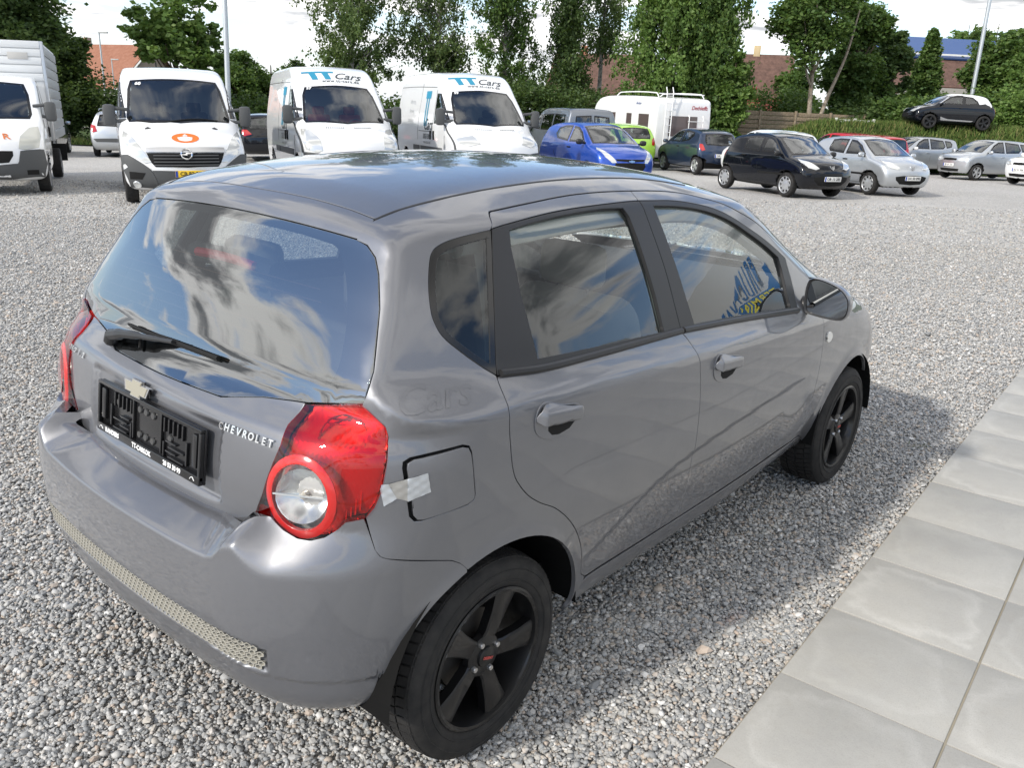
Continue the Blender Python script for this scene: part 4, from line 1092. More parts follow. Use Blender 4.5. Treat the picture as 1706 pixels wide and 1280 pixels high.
def bump_half():
    ph = np.unique(np.r_[np.linspace(0,26,48), np.linspace(26,53,80), np.linspace(53,65,22)])
    zt = np.interp(ph, PH_T, ZT_T)
    # lower rim: along the bottom, then up the wheel arch
    az = np.array(arc(ARC_R[0], ARC_R[1], ARC_R[2]-.002, 176, 111, 60)); ay = S(az)[:,1]
    aph = np.degrees(np.arctan2(-ay, BC - az[:,0])); o = np.argsort(aph)
    zb = np.where(ph < aph.min(), np.interp(ph, [0,20,35,45,52], [.300,.296,.288,.286,.289]), np.interp(ph, aph[o], az[o,1]))
    zb = np.minimum(zb, zt - .004)
    nr = 54; T = np.linspace(0,1,nr)
    Z = zb[:,None] + (zt - zb)[:,None]*T[None]
    A = np.repeat(ph, nr); D = np.c_[-np.cos(np.radians(A)), -np.sin(np.radians(A)), np.zeros(len(A))]
    O = np.array([BC,0,0]) + D*2.0; O[:,2] = Z.ravel()
    X, ok = cast(BUMPF, O, -D, 2.0); N = gradn(BUMPF, X, .004)
    m = len(ph); g = Geo()
    g.add(X, [(i*nr+j, i*nr+j+1, (i+1)*nr+j+1, (i+1)*nr+j) for i in range(m-1) for j in range(nr-1)], N)
    X = X.reshape(m, nr, 3); N = N.reshape(m, nr, 3)
    # shelf: rounded ridge, then in to the tailgate and a dark return
    q = ph <= 32.3; ns = int(q.sum())
    D0 = np.c_[-np.cos(np.radians(ph[q])), -np.sin(np.radians(ph[q])), np.zeros(ns)]
    ztb = np.interp(ph[q], [0,20,28,30.5,32.3], [.727,.730,.736,.748,.772])
    O = np.array([BC,0,0]) + D0*2.0; O[:,2] = np.maximum(ztb, .752)
    Xi, ok = cast(F, O, -D0, 2.0); Xi[:,2] = ztb
    rows = []
    e = X[:ns,-1]
    w = np.interp(ph[q], [0,28,31,32.3], [1,1,.5,.05])[:,None]
    for t, dz in ((0,0),(.035,.0035),(.09,.006),(.18,.0085)):
        p = e + (Xi - e)*t; p[:,2] = e[:,2] + dz*w[:,0] + (Xi[:,2]-e[:,2])*t*.6; rows.append(p)
    a = rows[-1]
    for t in (.25,.5,.75,1.0):
        rows.append(a + (Xi - a)*t)
    b = rows[-1] - D0*.03; b[:,2] -= .004; rows.append(b)
    RR = np.stack(rows, 1); k = RR.shape[1]
    du = np.gradient(RR, axis=0); dv = np.gradient(RR, axis=1); nn = np.cross(dv, du); nn /= np.linalg.norm(nn, axis=2, keepdims=True)+1e-12
    nn[nn[...,2] < 0] *= -1
    nn[:,0] = N[:ns,-1]; nn[:,1] = N[:ns,-1]*.55 + nn[:,2]*.45; nn /= np.linalg.norm(nn, axis=2, keepdims=True)+1e-12
    g.add(RR.reshape(-1,3), [(i*k+j, i*k+j+1, (i+1)*k+j+1, (i+1)*k+j) for i in range(ns-1) for j in range(k-1)], nn.reshape(-1,3))
    # turned-in rims: bottom edge, arch, seam
    rim = np.vstack([X[::-1,0]]); rn = N[::-1,0]
    inn = rim - rn*.03 + np.array([0,0,.006]); M2 = len(rim)
    g.add(np.vstack([rim, inn]), [(i, i+1, M2+i+1, M2+i) for i in range(M2-1)], np.vstack([np.tile([0,0,-1.],(M2,1))]*2))
    top = X[ns-1:,-1]; tn = N[ns-1:,-1]; M3 = len(top)
    up = np.tile([0,0,1.],(M3,1))
    g.add(np.vstack([top, top - tn*.025]), [(i, i+1, M3+i+1, M3+i) for i in range(M3-1)], np.vstack([up,up]))
    return g
g = bump_half()
gb = Geo().join(g).join(g.mirror())
bumper = gb.obj('rear_bumper', M_PAINT, car)
# painted corner gusset closing the joint between tailgate, lamp and bumper
both('corner_gusset', panel(FTG, surf_pts(FTG, [(0,-.34,.700),(0,-.56,.700),(0,-.56,.800),(0,-.48,.800),(0,-.34,.750)], (1,0,0), 1.5, 1.5), (1,0,0), h=.02, off=-.005, edge=False), M_PAINT, bumper)
# honeycomb mesh band
def honeycomb():
    g = Geo(); w = .0185; hh = .0128
    rows = 5; ys = []
    for r_ in range(rows):
        zc_ = .512 - .0065 - r_*hh
        for k in range(-40, 41):
            y = k*w + (w/2 if r_ % 2 else 0)
            if abs(y) > .572: continue
            dz = np.interp(abs(y), [0,.39,.5,.58], [0,-.004,-.013,-.018]) * (1 if r_ else .8)
            ys.append((y, zc_ + dz, r_))
    O = np.array([(0, y, z) for y, z, _ in ys])
    u, v, d = frame_of((.62,.52,-.58)); 
    right = O[:,1] <= 0
    X = np.zeros_like(O); N = np.zeros_like(O)
    A = O.copy(); A[:,1] = -np.abs(A[:,1]); A[:,0] = -1.5
    X, ok = cast(BUMPF, A, (1,0,0), 1.5, 150); N = gradn(F, X)
    for i in range(len(X)):
        n = N[i]; t = np.cross([0,0,1.], n); t /= np.linalg.norm(t); b = np.cross(n, t)
        c = X[i] + n*.001; ring = []
        zz = math.radians(30)
        pts = [(w*.5, -.2*hh*1.2), (w*.5, .38*hh), (0, .72*hh), (-w*.5, .38*hh), (-w*.5, -.2*hh*1.2), (0,-.55*hh)]
        outer = [c + t*p + b*q for p, q in pts]; inner = [c + t*p*.74 + b*q*.70 for p, q in pts]
        V = np.array([q + n*.006 for q in outer] + [q + n*.006 for q in inner] + [q - n*.001 for q in inner])
        if O[i,1] > 0: V = V*[1,-1,1]
        Fc = []
        for k in range(6):
            k2 = (k+1) % 6; Fc += [(k,k2,6+k2,6+k), (6+k,6+k2,12+k2,12+k)]
        Fc.append(tuple(range(12,18)))
        if O[i,1] > 0: Fc = [q[::-1] for q in Fc]
        g.add(V, Fc)
    return g
M_MESH = mat('grey_beige_plastic', (.36,.345,.30), .55)
hc = honeycomb().obj('mesh_band', M_MESH, bumper, smooth=False); hc['kind'] = 'stuff'
# tail lamps
LAMP = [(-.352,-.523,1.026),(-.312,-.667,1.053),(-.293,-.719,1.015),(-.297,-.727,.992),(-.318,-.745,.946),(-.338,-.748,.879),(-.352,-.741,.844),(-.367,-.730,.820),(-.399,-.696,.808),
        (-.412,-.689,.787),(-.434,-.672,.770),(-.456,-.650,.761),(-.472,-.621,.761),(-.481,-.581,.768),(-.479,-.534,.785),(-.474,-.466,.775),(-.464,-.498,.844),(-.450,-.515,.90),(-.439,-.530,.953),(-.410,-.520,.990)]
DL = (.83,.50,-.25)
LC = np.array([-.440,-.600,.850])
uL, vL, dL = frame_of(DL)
c2 = np.array([LC @ uL, LC @ vL])
def lamp_off(P2, X):
    r = np.linalg.norm((P2 - c2)*[1,.93], axis=1)
    return .003 + .012*np.clip(1 - (r/.108)**2, 0, 1)
def FL_(P):      # the lamp's own smooth base: the flank without the bumper step
    return F(P)
def circ(r, n=28, sx=1., c=LC): return [c + uL*r*sx*math.cos(2*math.pi*k/n) + vL*r*1.07*math.sin(2*math.pi*k/n) for k in range(n)]
def FLAMP(P):
    x, y, z = P[:,0], np.abs(P[:,1]), P[:,2]
    Q = P.copy(); Q[:,2] = np.maximum(z, .84)          # continue the flank above the bumper shelf downwards
    return F(Q) - .002
lamps = []
gl = panel(FLAMP, LAMP, DL, [circ(.073)], h=.012, off=lamp_off, depth=.006, gap=.001)
gc = panel(FLAMP, circ(.073), DL, h=.010, off=lambda P2, X: lamp_off(P2, X)+.001, depth=.02, gap=.001)
gr = panel(FLAMP, circ(.089), DL, [circ(.0715)], h=.009, off=lambda P2, X: lamp_off(P2, X) + .0025 - 22*(np.linalg.norm((P2-c2)*[1,.93],axis=1)-.078)**2, depth=.01, gap=0)
bk = panel(FLAMP, LAMP, DL, h=.007, off=lambda P2, X: -.030 + .0028*np.sin(P2[:,0]*400)*np.sin(P2[:,1]*330), depth=-.032, bev=.0, gap=-.003)
def bowl(c, r, dep, seg=24):
    g = Geo(); n = -np.array(dL)
    prof = [(r*k/6, dep*(k/6)**2) for k in range(7)]
    M = basis(uL, vL)
    V = []; 
    for k in range(seg):
        w = 2*math.pi*k/seg
        for q, h in prof: V.append(np.array(c) + uL*q*math.cos(w) + vL*q*math.sin(w) + n*(h-dep))
    m = len(prof)
    g.add(V, [(k*m+j, k*m+j+1, ((k+1) % seg)*m+j+1, ((k+1) % seg)*m+j) for k in range(seg) for j in range(m-1)])
    return g
LT = np.array([-.352,-.640,.965])
inner = Geo().join(bowl(LC + np.array(dL)*.002, .062, .035)).join(bowl(LT + np.array(dL)*.012, .052, .032))
for k in range(0):      # facet strips round the upper bowl
    w = math.pi*2*k/9; inner.box(LT + uL*.066*math.cos(w) + vL*.060*math.sin(w) + np.array(dL)*.018, (.012,.012,.012), basis(uL*math.cos(w)+vL*math.sin(w), dL)[:3,:3])
lring = Geo().add(*(lambda g: (np.vstack(g.V), g.F))(Geo().tube([LT + uL*.060*math.cos(a) + vL*.062*math.sin(a) + np.array(dL)*.006 for a in np.linspace(0,2*math.pi,29)], .0030, 6, cap=False)))
ribs_ = [Geo().box(LC + uL*(.098+.011*k) + vL*(.02+.012*k) + np.array(dL)*(.030-.002*k), (.0035,.150,.012), basis(uL, vL)[:3,:3]) for k in range(4)] + [Geo().box(LT + vL*(-.052+.013*k) + uL*.0 + np.array(dL)*.020, (.090,.0022,.010), basis(uL, vL)[:3,:3]) for k in range(9)]
lbar = Geo().box(LC + np.array(dL)*.004, (.136,.0040,.006), basis(uL, vL)[:3,:3])
bulbs = [Geo().tube([c + np.array(dL)*q for q in (.034,.02,.008,.004)], [.009,.011,.008,.003], 10) for c in (LC, LT)]
for mi in (False, True):
    fx = (lambda q: q.mirror()) if mi else (lambda q: q)
    lamp = empty('tail_lamp', parent=car); lamp.parent = car
    fx(gl).obj('red_lens', M_REDLENS, lamp); fx(gc).obj('clear_lens', M_CLEARLENS, lamp); fx(gr).obj('red_ring', M_REDSOLID, lamp)
    fx(bk).obj('housing', M_LAMPBACK, lamp); fx(inner).obj('reflector', M_REFL, lamp); [fx(q).obj('bulb', mat('bulb_glass', (.62,.58,.50), .15, .3), lamp) for q in bulbs]; fx(lring).obj('reflector_ring', M_CHROME, lamp); fx(lbar).obj('divider', M_SILVER, lamp); [fx(q).obj('lens_rib', M_REFL, lamp) for q in ribs_]
# dark core that closes the gaps: wheel wells, floor, bulkhead
core = Geo()
core.box((1.3,0,.285), (2.6,1.25,.08)); core.box((-.28,0,.54), (.22,1.20,.36)); core.box((2.75,0,.50), (.7,1.2,.5))
for sgn in (1,-1):
    for cx, cz, r in (ARC_R, ARC_F):
        rr = r + .012; L = [(cx + rr*math.cos(R(a)), sgn*yy, cz + rr*math.sin(R(a))) for a in np.linspace(0,180,23) for yy in (.80,.50)]
        core.add(L, [(2*i,2*i+1,2*i+3,2*i+2) for i in range(22)])
        L2 = [(cx, sgn*.50, cz)] + [(cx + rr*math.cos(R(a)), sgn*.50, cz + rr*math.sin(R(a))) for a in np.linspace(0,180,23)]
        core.add(L2, [(0,i,i+1) for i in range(1,23)])
core.obj('underbody', M_DARK, car, smooth=False)
# ---- wheels
def tyre_geo(rad=.2895, rim=.196, w=.190, blocks=64):
    """outer face towards -y at y = 0, the tyre runs to y = +w"""
    g = Geo(); h = rad - rim
    prof = [(rim,.012),(rim+.006,.004),(rim+h*.30,-.004),(rim+h*.55,-.006),(rim+h*.78,.0),(rad-.010,.010),(rad-.003,.020),(rad-.0045,.030),(rad-.0045,w-.030),(rad-.003,w-.02),(rad-.010,w-.010),(rim+h*.6,w+.004),(rim,w-.012)]
    g.lathe(prof, seg=72)
    lg = lambda a, y, dr, r0: ((r0+dr)*math.cos(a), y, (r0+dr)*math.sin(a))
    for row, (y0, y1) in enumerate(((.013,.050),(.056,.090),(.099,.133),(.139,.176))):      # tread blocks
        for k in range(blocks):
            a0 = 2*math.pi*(k + (.5 if row % 2 else 0))/blocks; a1 = a0 + 2*math.pi/blocks*.80; sk = .012*(1 if row < 2 else -1)
            V = []
            for dr in (0, .0065):
                for a, y, s_ in ((a0,y0,0),(a1,y0,0),(a1,y1,sk),(a0,y1,sk)):
                    d2 = dr - (.006 if (row == 0 and y == y0) or (row == 3 and y == y1) else 0)
                    V.append(lg(a + s_*2.2, y, d2, rad-.0055))
            g.add(V, [(4,5,6,7),(0,1,5,4),(1,2,6,5),(2,3,7,6),(3,0,4,7)])
    # raised bead lines on the sidewall
    for q in (.30,.62): g.lathe([(rim+h*q-.002,-.0045),(rim+h*q,-.0065),(rim+h*q+.002,-.0045)], seg=72)
    return g
def rim5_geo(r=.197):
    """five flat tapering spokes, outer face towards -y"""
    g = Geo()
    g.lathe([(r+.004,.006),(r+.006,.0),(r,-.003),(r-.008,.0),(r-.012,.012),(r-.018,.05),(r-.018,.15)], seg=72)
    for k in range(5):
        a = math.pi/2 + 2*math.pi*k/5; ca, sa = math.cos(a), math.sin(a)
        P = []
        for rr, hw, y in ((.028,.026,.028),(.070,.025,.018),(.13,.031,.012),(.190,.044,.008)):
            for s_, dy in ((-1,.030),(-1,.004),(-.80,0),(.80,0),(1,.004),(1,.030)):
                x, t = rr, s_*hw
                P.append((x*ca - t*sa, y+dy, x*sa + t*ca))
        n = 6; F_ = [(i*n+j, i*n+j+1, (i+1)*n+j+1, (i+1)*n+j) for i in range(3) for j in range(n-1)]
        g.add(P, F_)
    g.lathe([(0,.018),(.050,.019),(.060,.024),(.064,.04)], seg=40)
    return g
def hub_parts(par, sgn=1):
    cap = Geo().lathe([(0,.008),(.024,.009),(.029,.012),(.031,.020)], seg=32).obj('centre_cap', M_RIM, par)
    tg = text_geo('DEZENT', .0105, .0006, bold=.0002).xf(basis((1,0,0),(0,0,1)))
    o = tg.xf(np.array([[1,0,0,0],[0,1,0,.0065],[0,0,1,0],[0,0,0,1.]])).obj('cap_lettering', mat('cap_red_print', (.5,.08,.07), .4), par)
    for k in range(4):
        a = R(45+90*k); Geo().lathe([(0,.010),(.007,.010),(.0085,.013),(.0085,.03)], c=(.047*math.cos(a),0,.047*math.sin(a)), seg=8).obj('wheel_bolt', M_SILVER, par)
    Geo().lathe([(.03,.075),(.115,.075),(.118,.085),(.118,.10),(.03,.10)], seg=40).obj('brake_disc', mat('brake_iron', (.10,.095,.09), .5, .7), par)
def make_wheel():
    w = empty('wheel', parent=car)
    tyre_geo().obj('tyre', M_TYRE, w); rim5_geo().obj('rim', M_RIM, w); hub_parts(w)
    return w
w0 = make_wheel(); w0.parent = car
for i, (x, y, rz, sp) in enumerate(((0,-.790,0,22),(2.48,-.795,0,4),(0,.790,math.pi,10),(2.48,.795,math.pi,40))):
    w = w0 if i == 0 else copy_tree(w0, car)
    w.location = (x, y, .2885); w.rotation_euler = (0, R(sp), rz)
# ---- door handles
HOUT = [(.000,.033),(-.010,.0),(.004,-.030),(.040,-.048),(.085,-.052),(.140,-.040),(.168,-.014),(.170,.012),(.160,.026),(.110,.032),(.060,.040),(.025,.046)]
def handle(x0, z0, par, tilt):
    rot = lambda L: [(x0 + a*math.cos(tilt) - b*math.sin(tilt), z0 + a*math.sin(tilt) + b*math.cos(tilt)) for a, b in L]
    out = catmull(rot(HOUT), 4, closed=True)
    h, hL = par
    cup = rot([(.040,-.004),(.044,-.028),(.060,-.040),(.088,-.043),(.130,-.033),(.155,-.012),(.160,.004)])  # shade of the hollow laid on as a flat black patch, not sunk in
    for nm, L, m, o_ in (('handle_surround', out, M_PAINT, .0035), ('handle_recess_shade', cup, M_BLACKM, .0042)):
        g = panel(F, S(L), SD, h=.010, off=o_, depth=.006, gap=0)
        g.obj(nm, m, h); g.mirror().obj(nm, m, hL)
    bar = rot([(-.007,.004),(.004,.032),(.030,.043),(.062,.038),(.112,.031),(.158,.025),(.168,.010),(.164,-.004),(.10,-.012),(.04,-.012)])
    bl = S(bar); cc = bl.mean(0)
    ct, st_ = math.cos(tilt), math.sin(tilt)
    def bulge(P2, X):
        a = (X[:,0]-x0)*ct + (X[:,2]-z0)*st_; b = -(X[:,0]-x0)*st_ + (X[:,2]-z0)*ct
        e = sstep(-.010,.012,a)*(1-sstep(.155,.172,a))*sstep(-.015,-.006,b)*(1-sstep(.018,.046,b)*.75)
        return .005 + .020*e
    g = panel(F, catmull(bl, 3, closed=True), SD, h=.006, off=bulge, depth=.006, gap=0)
    g.obj('handle_grip', M_PAINT, h); g.mirror().obj('handle_grip', M_PAINT, hL)
handle(.085,.955,(rdoor, rdoorL), -.10)
handle(.998,.902,(fdoor, fdoorL), -.08)
# ---- door mirrors
MO = [(-.796,1.080),(-.815,1.094),(-.869,1.088),(-.921,1.070),(-.954,1.041),(-.964,1.010),(-.960,.970),(-.940,.951),(-.891,.947),(-.822,.952),(-.797,.962),(-.789,1.028)]
mo = catmull(np.array(MO), 4, closed=True); mc = mo.mean(0)
V = []; rings = ((.0,1.0),(.008,1.035),(.035,1.02),(.065,.93),(.090,.74),(.103,.45),(.107,.12))
for dx, s_ in rings:
    for q in mo:
        p = mc + (q-mc)*s_; V.append((1.80+dx, p[0], p[1]))
n = len(mo); gm = Geo().add(V, [(i*n+j, i*n+(j+1) % n, (i+1)*n+(j+1) % n, (i+1)*n+j) for i in range(len(rings)-1) for j in range(n)] + [tuple(range((len(rings)-1)*n, len(rings)*n))])
gi = Geo()
V = []; 
for dx, s_ in ((.0,1.0),(.004,.93),(.014,.90)):
    for q in mo:
        p = mc + (q-mc)*s_; V.append((1.80+dx, p[0], p[1]))
gi.add(V, [(i*n+(j+1) % n, i*n+j, (i+1)*n+j, (i+1)*n+(j+1) % n) for i in range(2) for j in range(n)])
gg = Geo().add([(1.811, *(mc+(q-mc)*.91)) for q in mo], [tuple(range(n))])
gf = Geo().tube([(1.845,-.74,.985),(1.84,-.79,.975),(1.835,-.83,.985)], [.036,.030,.026], 12)
mk = [empty('door_mirror', parent=car), empty('door_mirror', parent=car)]
for o_, pr, mi in ((mk[0], fdoor, 0), (mk[1], fdoorL, 1)):
    o_.parent = car; fx = (lambda q: q.mirror()) if mi else (lambda q: q)
    fx(gm).obj('mirror_shell', M_PAINT, o_); fx(gi).obj('mirror_bezel', M_BLACKP, o_); fx(gg).obj('mirror_glass', M_MIRROR, o_, smooth=False); fx(gf).obj('mirror_foot', M_BLACKP, o_)
# side repeater
both('side_indicator', side_panel(catmull([(2.015,.838),(2.035,.841),(2.062,.832),(2.075,.815),(2.066,.800),(2.040,.797),(2.018,.808)], 3, closed=True), h=.01, off=.006, depth=.006, gap=0), mat('indicator_lens', (.75,.74,.70), .12, 0., .5), fenderR, fenderL)
# faint, slightly darker lettering on the quarter panel
_X = S([(-.20,1.065)])[0]; _n = gradn(F, _X[None])[0]; _r = np.cross([0,0,1.], _n); _r /= np.linalg.norm(_r)
_M = basis(_r, np.cross(_n, _r) + .25*_r, _X); _g = text_geo('Cars', .105, 0., shear=.5, bold=.001); _V = np.vstack(_g.V) @ _M[:3,:3].T + _M[:3,3] + _n*.3
_Xs, _ok = cast(F, _V, -_n, .6); Geo().add(_Xs + gradn(F, _Xs)*.0007, _g.F, gradn(F, _Xs)).obj('faint_lettering', paint('darker_grey_paint', (.131,.134,.145), .55, .36), quarter)
# tape over the flap
for nm, L, o_, m in (('tape', [(-.341,.895),(-.325,.897),(-.312,.862),(-.336,.846)], .0016, M_TAPE), ('tape', [(-.290,.905),(-.247,.912),(-.241,.866),(-.292,.852)], .0030, M_TAPE), ('tape', [(-.325,.897),(-.290,.905),(-.292,.854),(-.312,.862)], .0024, mat('wrinkled_tape', (.36,.35,.33), .35, .4))):
    P = surf_pts(F, [(a, 0, b) for a, b in L], SD, 1.5, 1.5)
    g = panel(F, P, (.5,.86,0), h=.006, off=lambda P2, X, o_=o_: o_ + .0012*np.sin(X[:,2]*310)*np.sin(X[:,0]*190), depth=.0006, gap=0, bev=.0002)
    g.obj(nm, m, quarter)
# ---- tail furniture: plate holder, badge, lettering, wiper, high brake lamp
PZ, PT = .858, .13      # plate centre height, lean
Mp = basis((0,-1,0), (PT,0,1), (-.489,-.018,PZ))
plate = empty('plate_holder', parent=car); plate.parent = car
M_PL = mat('black_gloss_plastic', (.012,.012,.013), .18, spec=.5)
g = Geo()
W2, H2 = .2655, .071
g.box((0,0,-.004), (2*W2,2*H2,.008), bev=.003)
g.obj('backing', M_PL, plate).matrix_local = Matrix(Mp)
g = Geo()
for c, d in (((0,H2-.005,.006),(2*W2,.010,.012)), ((-W2+.005,0,.006),(.010,2*H2-.02,.012)), ((W2-.005,0,.006),(.010,2*H2-.02,.012)), ((0,-H2+.0115,.006),(2*W2,.023,.013))):
    g.box(c, d, bev=.0025)
g.obj('frame', M_PL, plate).matrix_local = Matrix(Mp)
def rib(c, d, b): Geo().box(c, d, bev=b).obj('rib', M_PL, plate).matrix_local = Matrix(Mp)
for sx in (-1,1):      # moulded ribs of the empty holder
    for k in range(5): rib((sx*(.175-.022*k),.036,.004), (.006,.038,.008), .0015)
    for k in range(4): rib((sx*(.145 if k % 2 else .120),-.004-.013*k,.004), (.075 if k % 2 else .05,.005,.008), .0015)
    rib((sx*.195,-.012,.004), (.007,.060,.008), .0015); rib((sx*.235,.01,.005), (.02,.085,.010), .003); rib((sx*.072,.008,.004), (.006,.105,.009), .0015); rib((sx*.085,-.03,.004), (.006,.045,.008), .0015)
for x, y in ((-.045,.040),(-.012,.040),(.024,.040),(-.045,-.028),(-.012,-.028),(.024,-.028),(.11,.004),(-.16,.03)):
    Geo().lathe([(0,.004),(.006,.0045),(.0085,.004),(.010,.0)], c=(x,y,.001), seg=14, axis=2).obj('boss', mat('grey_boss', (.05,.05,.05), .25), plate).matrix_local = Matrix(Mp)
for tx, x, sz in (('RANDERS',-.175,.0175),('TT-CARS.DK',-.015,.0175),('20 53 30 99',.140,.0175)):
    tg = text_geo(tx, sz, .0004, bold=.0007)
    o = tg.obj('lettering', M_WHITE, plate, smooth=False); o.matrix_local = Matrix(Mp) @ Matrix.Translation((x,-H2+.0115,.0131))
for x in (-.238,.236):
    o = Geo().tube([(x-.010,-.062,.0131),(x-.004,-.056,.0131),(x,-.0545,.0131),(x+.004,-.056,.0131),(x+.010,-.062,.0131)], .0011, 5).obj('emblem_print', M_WHITE, plate); o.matrix_local = Matrix(Mp)
# bow-tie badge
bt = [(-.064,.0135),(-.0235,.0135),(-.0235,.0225),(.0275,.0225),(.0235,.0135),(.064,.0135),(.052,-.0135),(.0235,-.0135),(.0235,-.0225),(-.0275,-.0225),(-.0235,-.0135),(-.056,-.0135)]
Mb = basis((0,-1,0), (.22,0,1), (-.4800,.030,.953))
bad = empty('badge', parent=car); bad.parent = car
Geo().prism(np.array(bt)*1.02, .011).obj('chrome_edge', M_CHROME, bad, smooth=False).matrix_local = Matrix(Mb)
Geo().prism(np.array(bt)*.88, .0125).obj('gold_face', mat('badge_gold', (.62,.58,.47), .28, .8), bad, smooth=False).matrix_local = Matrix(Mb)
def letter_row(tx, y0, y1, z, sz, par, lean=.10, out=.003, name='lettering', z1=None):
    """raised letters set one by one on the tail skin, running from y0 to y1"""
    for k, ch in enumerate(tx):
        if ch == ' ': continue
        t = (k+.5)/len(tx); y = y0 + (y1-y0)*t; zz = z + ((z1 if z1 is not None else z) - z)*t
        X = B([(y, zz)])[0]; n = gradn(F, X[None])[0]
        M = basis(np.cross([0,0,1.], n), np.cross(n, np.cross([0,0,1.], n)), X + n*out)
        text_geo(ch, sz, .0022, bold=.0006).obj(name, M_CHROME, par, smooth=False).matrix_local = Matrix(M)
letter_row('CHEVROLET', -.318, -.512, .947, .0245, tail)
letter_row('AVEO 1.2', .548, .405, .950, .021, tail)
# wiper on the rear glass
wp = empty('rear_wiper', parent=car); wp.parent = car
gp = lambda L, o_: (lambda X: X + gradn(F, X)*o_)(surf_pts(F, [(-.4,a,b) for a, b in L], DG, 1.5, 1.6))
arm = gp([(.30,1.012),(.20,1.038),(.08,1.058),(-.02,1.072)], np.array([[.022],[.034],[.032],[.026]]))
Geo().tube(catmull(arm, 5), [.016]*4+[.012]*4+[.008]*4+[.006]*4, 8).obj('arm', M_BLACKP, wp)
bl = gp([(.255,1.070),(.15,1.068),(.02,1.072),(-.10,1.073),(-.205,1.074)], .013)
Geo().tube(catmull(bl, 5), [.003]+[.0055]*18+[.006]*2, 6).obj('blade', M_BLACKM, wp)
bl2 = gp([(.24,1.063),(.0,1.066),(-.195,1.068)], .004)
Geo().tube(catmull(bl2, 6), .0035, 5).obj('rubber_lip', M_TYRE, wp)
Geo().tube(gp([(.315,1.004),(.300,1.014),(.285,1.020)], np.array([[.004],[.018],[.020]])), [.022,.021,.013], 10).obj('pivot_cap', M_BLACKP, wp)
Geo().tube(gp([(.175,1.043),(.165,1.030),(.15,1.015)], .006), .004, 6).obj('washer_pipe', M_BLACKM, wp)
for k in range(9):      # heater wires
    z_ = 1.075 + .031*k; hw_ = np.interp(z_, [1.05,1.15,1.25,1.34], [.53,.53,.48,.42])
    Geo().tube(gp([(y_, z_) for y_ in np.linspace(-hw_, hw_, 9)], -.0045), .0009, 4).obj('heater_wire', mat('heater_brown', (.20,.11,.07), .6), rglass)
hb = gp([(.14,1.345),(.05,1.349),(-.05,1.349),(-.14,1.345)], -.035)
Geo().tube(catmull(hb, 5), .013, 8).obj('high_brake_lamp', mat('brake_lamp_red', (.75,.02,.03), .25, 0., .5), tail)
Geo().tube(catmull(gp([(.20,1.352),(.05,1.358),(-.05,1.358),(-.20,1.352)], -.060), 4), .028, 8).obj('lamp_cover', M_DASH, tail)
# ---- cabin seen through the glass
cabin = empty('cabin', parent=car); cabin.parent = car
def seat(x, y, w, par, rear=False):
    s_ = empty('seat', parent=par); s_.parent = par
    def pad(L, half, th, nm):
        L = catmull(np.array(L), 4); g = Geo(); n = len(L); T = np.gradient(L, axis=0); T /= np.linalg.norm(T, axis=1, keepdims=True)
        sec = [(-1,-.2),(-1,.35),(-.82,.75),(-.45,.62),(0,.60),(.45,.62),(.82,.75),(1,.35),(1,-.2),(.8,-.4),(-.8,-.4)]
        V = []
        for i in range(n):
            e = 1 - .12*abs(2*i/(n-1)-1)**4
            for a, b in sec:
                nrm = np.array([-T[i,1], T[i,0]]); p = L[i] + nrm*b*th; V.append((x+p[0], y+a*half*e, p[1]))
        m = len(sec); F_ = [(i*m+j, i*m+(j+1) % m, (i+1)*m+(j+1) % m, (i+1)*m+j) for i in range(n-1) for j in range(m)] + [tuple(range(m)), tuple((n-1)*m+j for j in range(m))[::-1]]
        g.add(V, F_); return g.obj(nm, M_SEAT, s_, angle=60)
    pad([(.50,.56),(.25,.55),(.02,.50)], w/2, .11, 'cushion')
    pad([(.02,.52),(-.04,.75),(-.11,1.00),(-.14,1.08)], w/2, .09, 'backrest')
    for q in ([0] if not rear else [-.30,.30]):
        hr = Geo(); L = [(-.148,1.12),(-.155,1.17),(-.16,1.245)]
        hr.box((x-.15, y+q, 1.185), (.085,.25,.15), bev=.035); hr.obj('headrest', M_SEAT, s_, angle=80)
        for e in (-.06,.06): Geo().tube([(x-.13,y+q+e,1.04),(x-.145,y+q+e,1.13)], .006, 6).obj('headrest_post', M_CHROME, s_)
seat(1.02,-.34,.50,car); seat(1.02,.34,.50,car); seat(.20,0,1.18,car,True)
dsh = Geo(); dl = catmull([(2.18,1.02),(2.0,1.035),(1.80,1.03),(1.70,.99),(1.68,.90),(1.72,.78),(1.80,.62)], 4)
V = []
for p in dl:
    for yy in np.linspace(-.69,.69,9): V.append((p[0] - .04*(yy/.7)**2 + (.03 if abs(yy) < .2 else 0)*-1, yy, p[1]))
dsh.add(V, [(i*9+j, i*9+j+1, (i+1)*9+j+1, (i+1)*9+j) for i in range(len(dl)-1) for j in range(8)]); dsh.obj('dashboard', M_DASH, cabin, angle=60)
Ms = basis((0,1,0), (-.42,0,.9), (1.47,.34,.965)); st = Geo().lathe([(.185+.015*math.cos(a), .015*math.sin(a)) for a in np.linspace(0,2*math.pi,9)[:-1]], seg=40, axis=2, closed=True)
st.box((0,-.01,-.01), (.34,.045,.02), bev=.006); st.box((0,-.09,-.012), (.05,.16,.02), bev=.006); st.box((0,-.02,-.005), (.13,.10,.04), bev=.015)
st.obj('steering_wheel', M_DASH, cabin).matrix_local = Matrix(Ms)
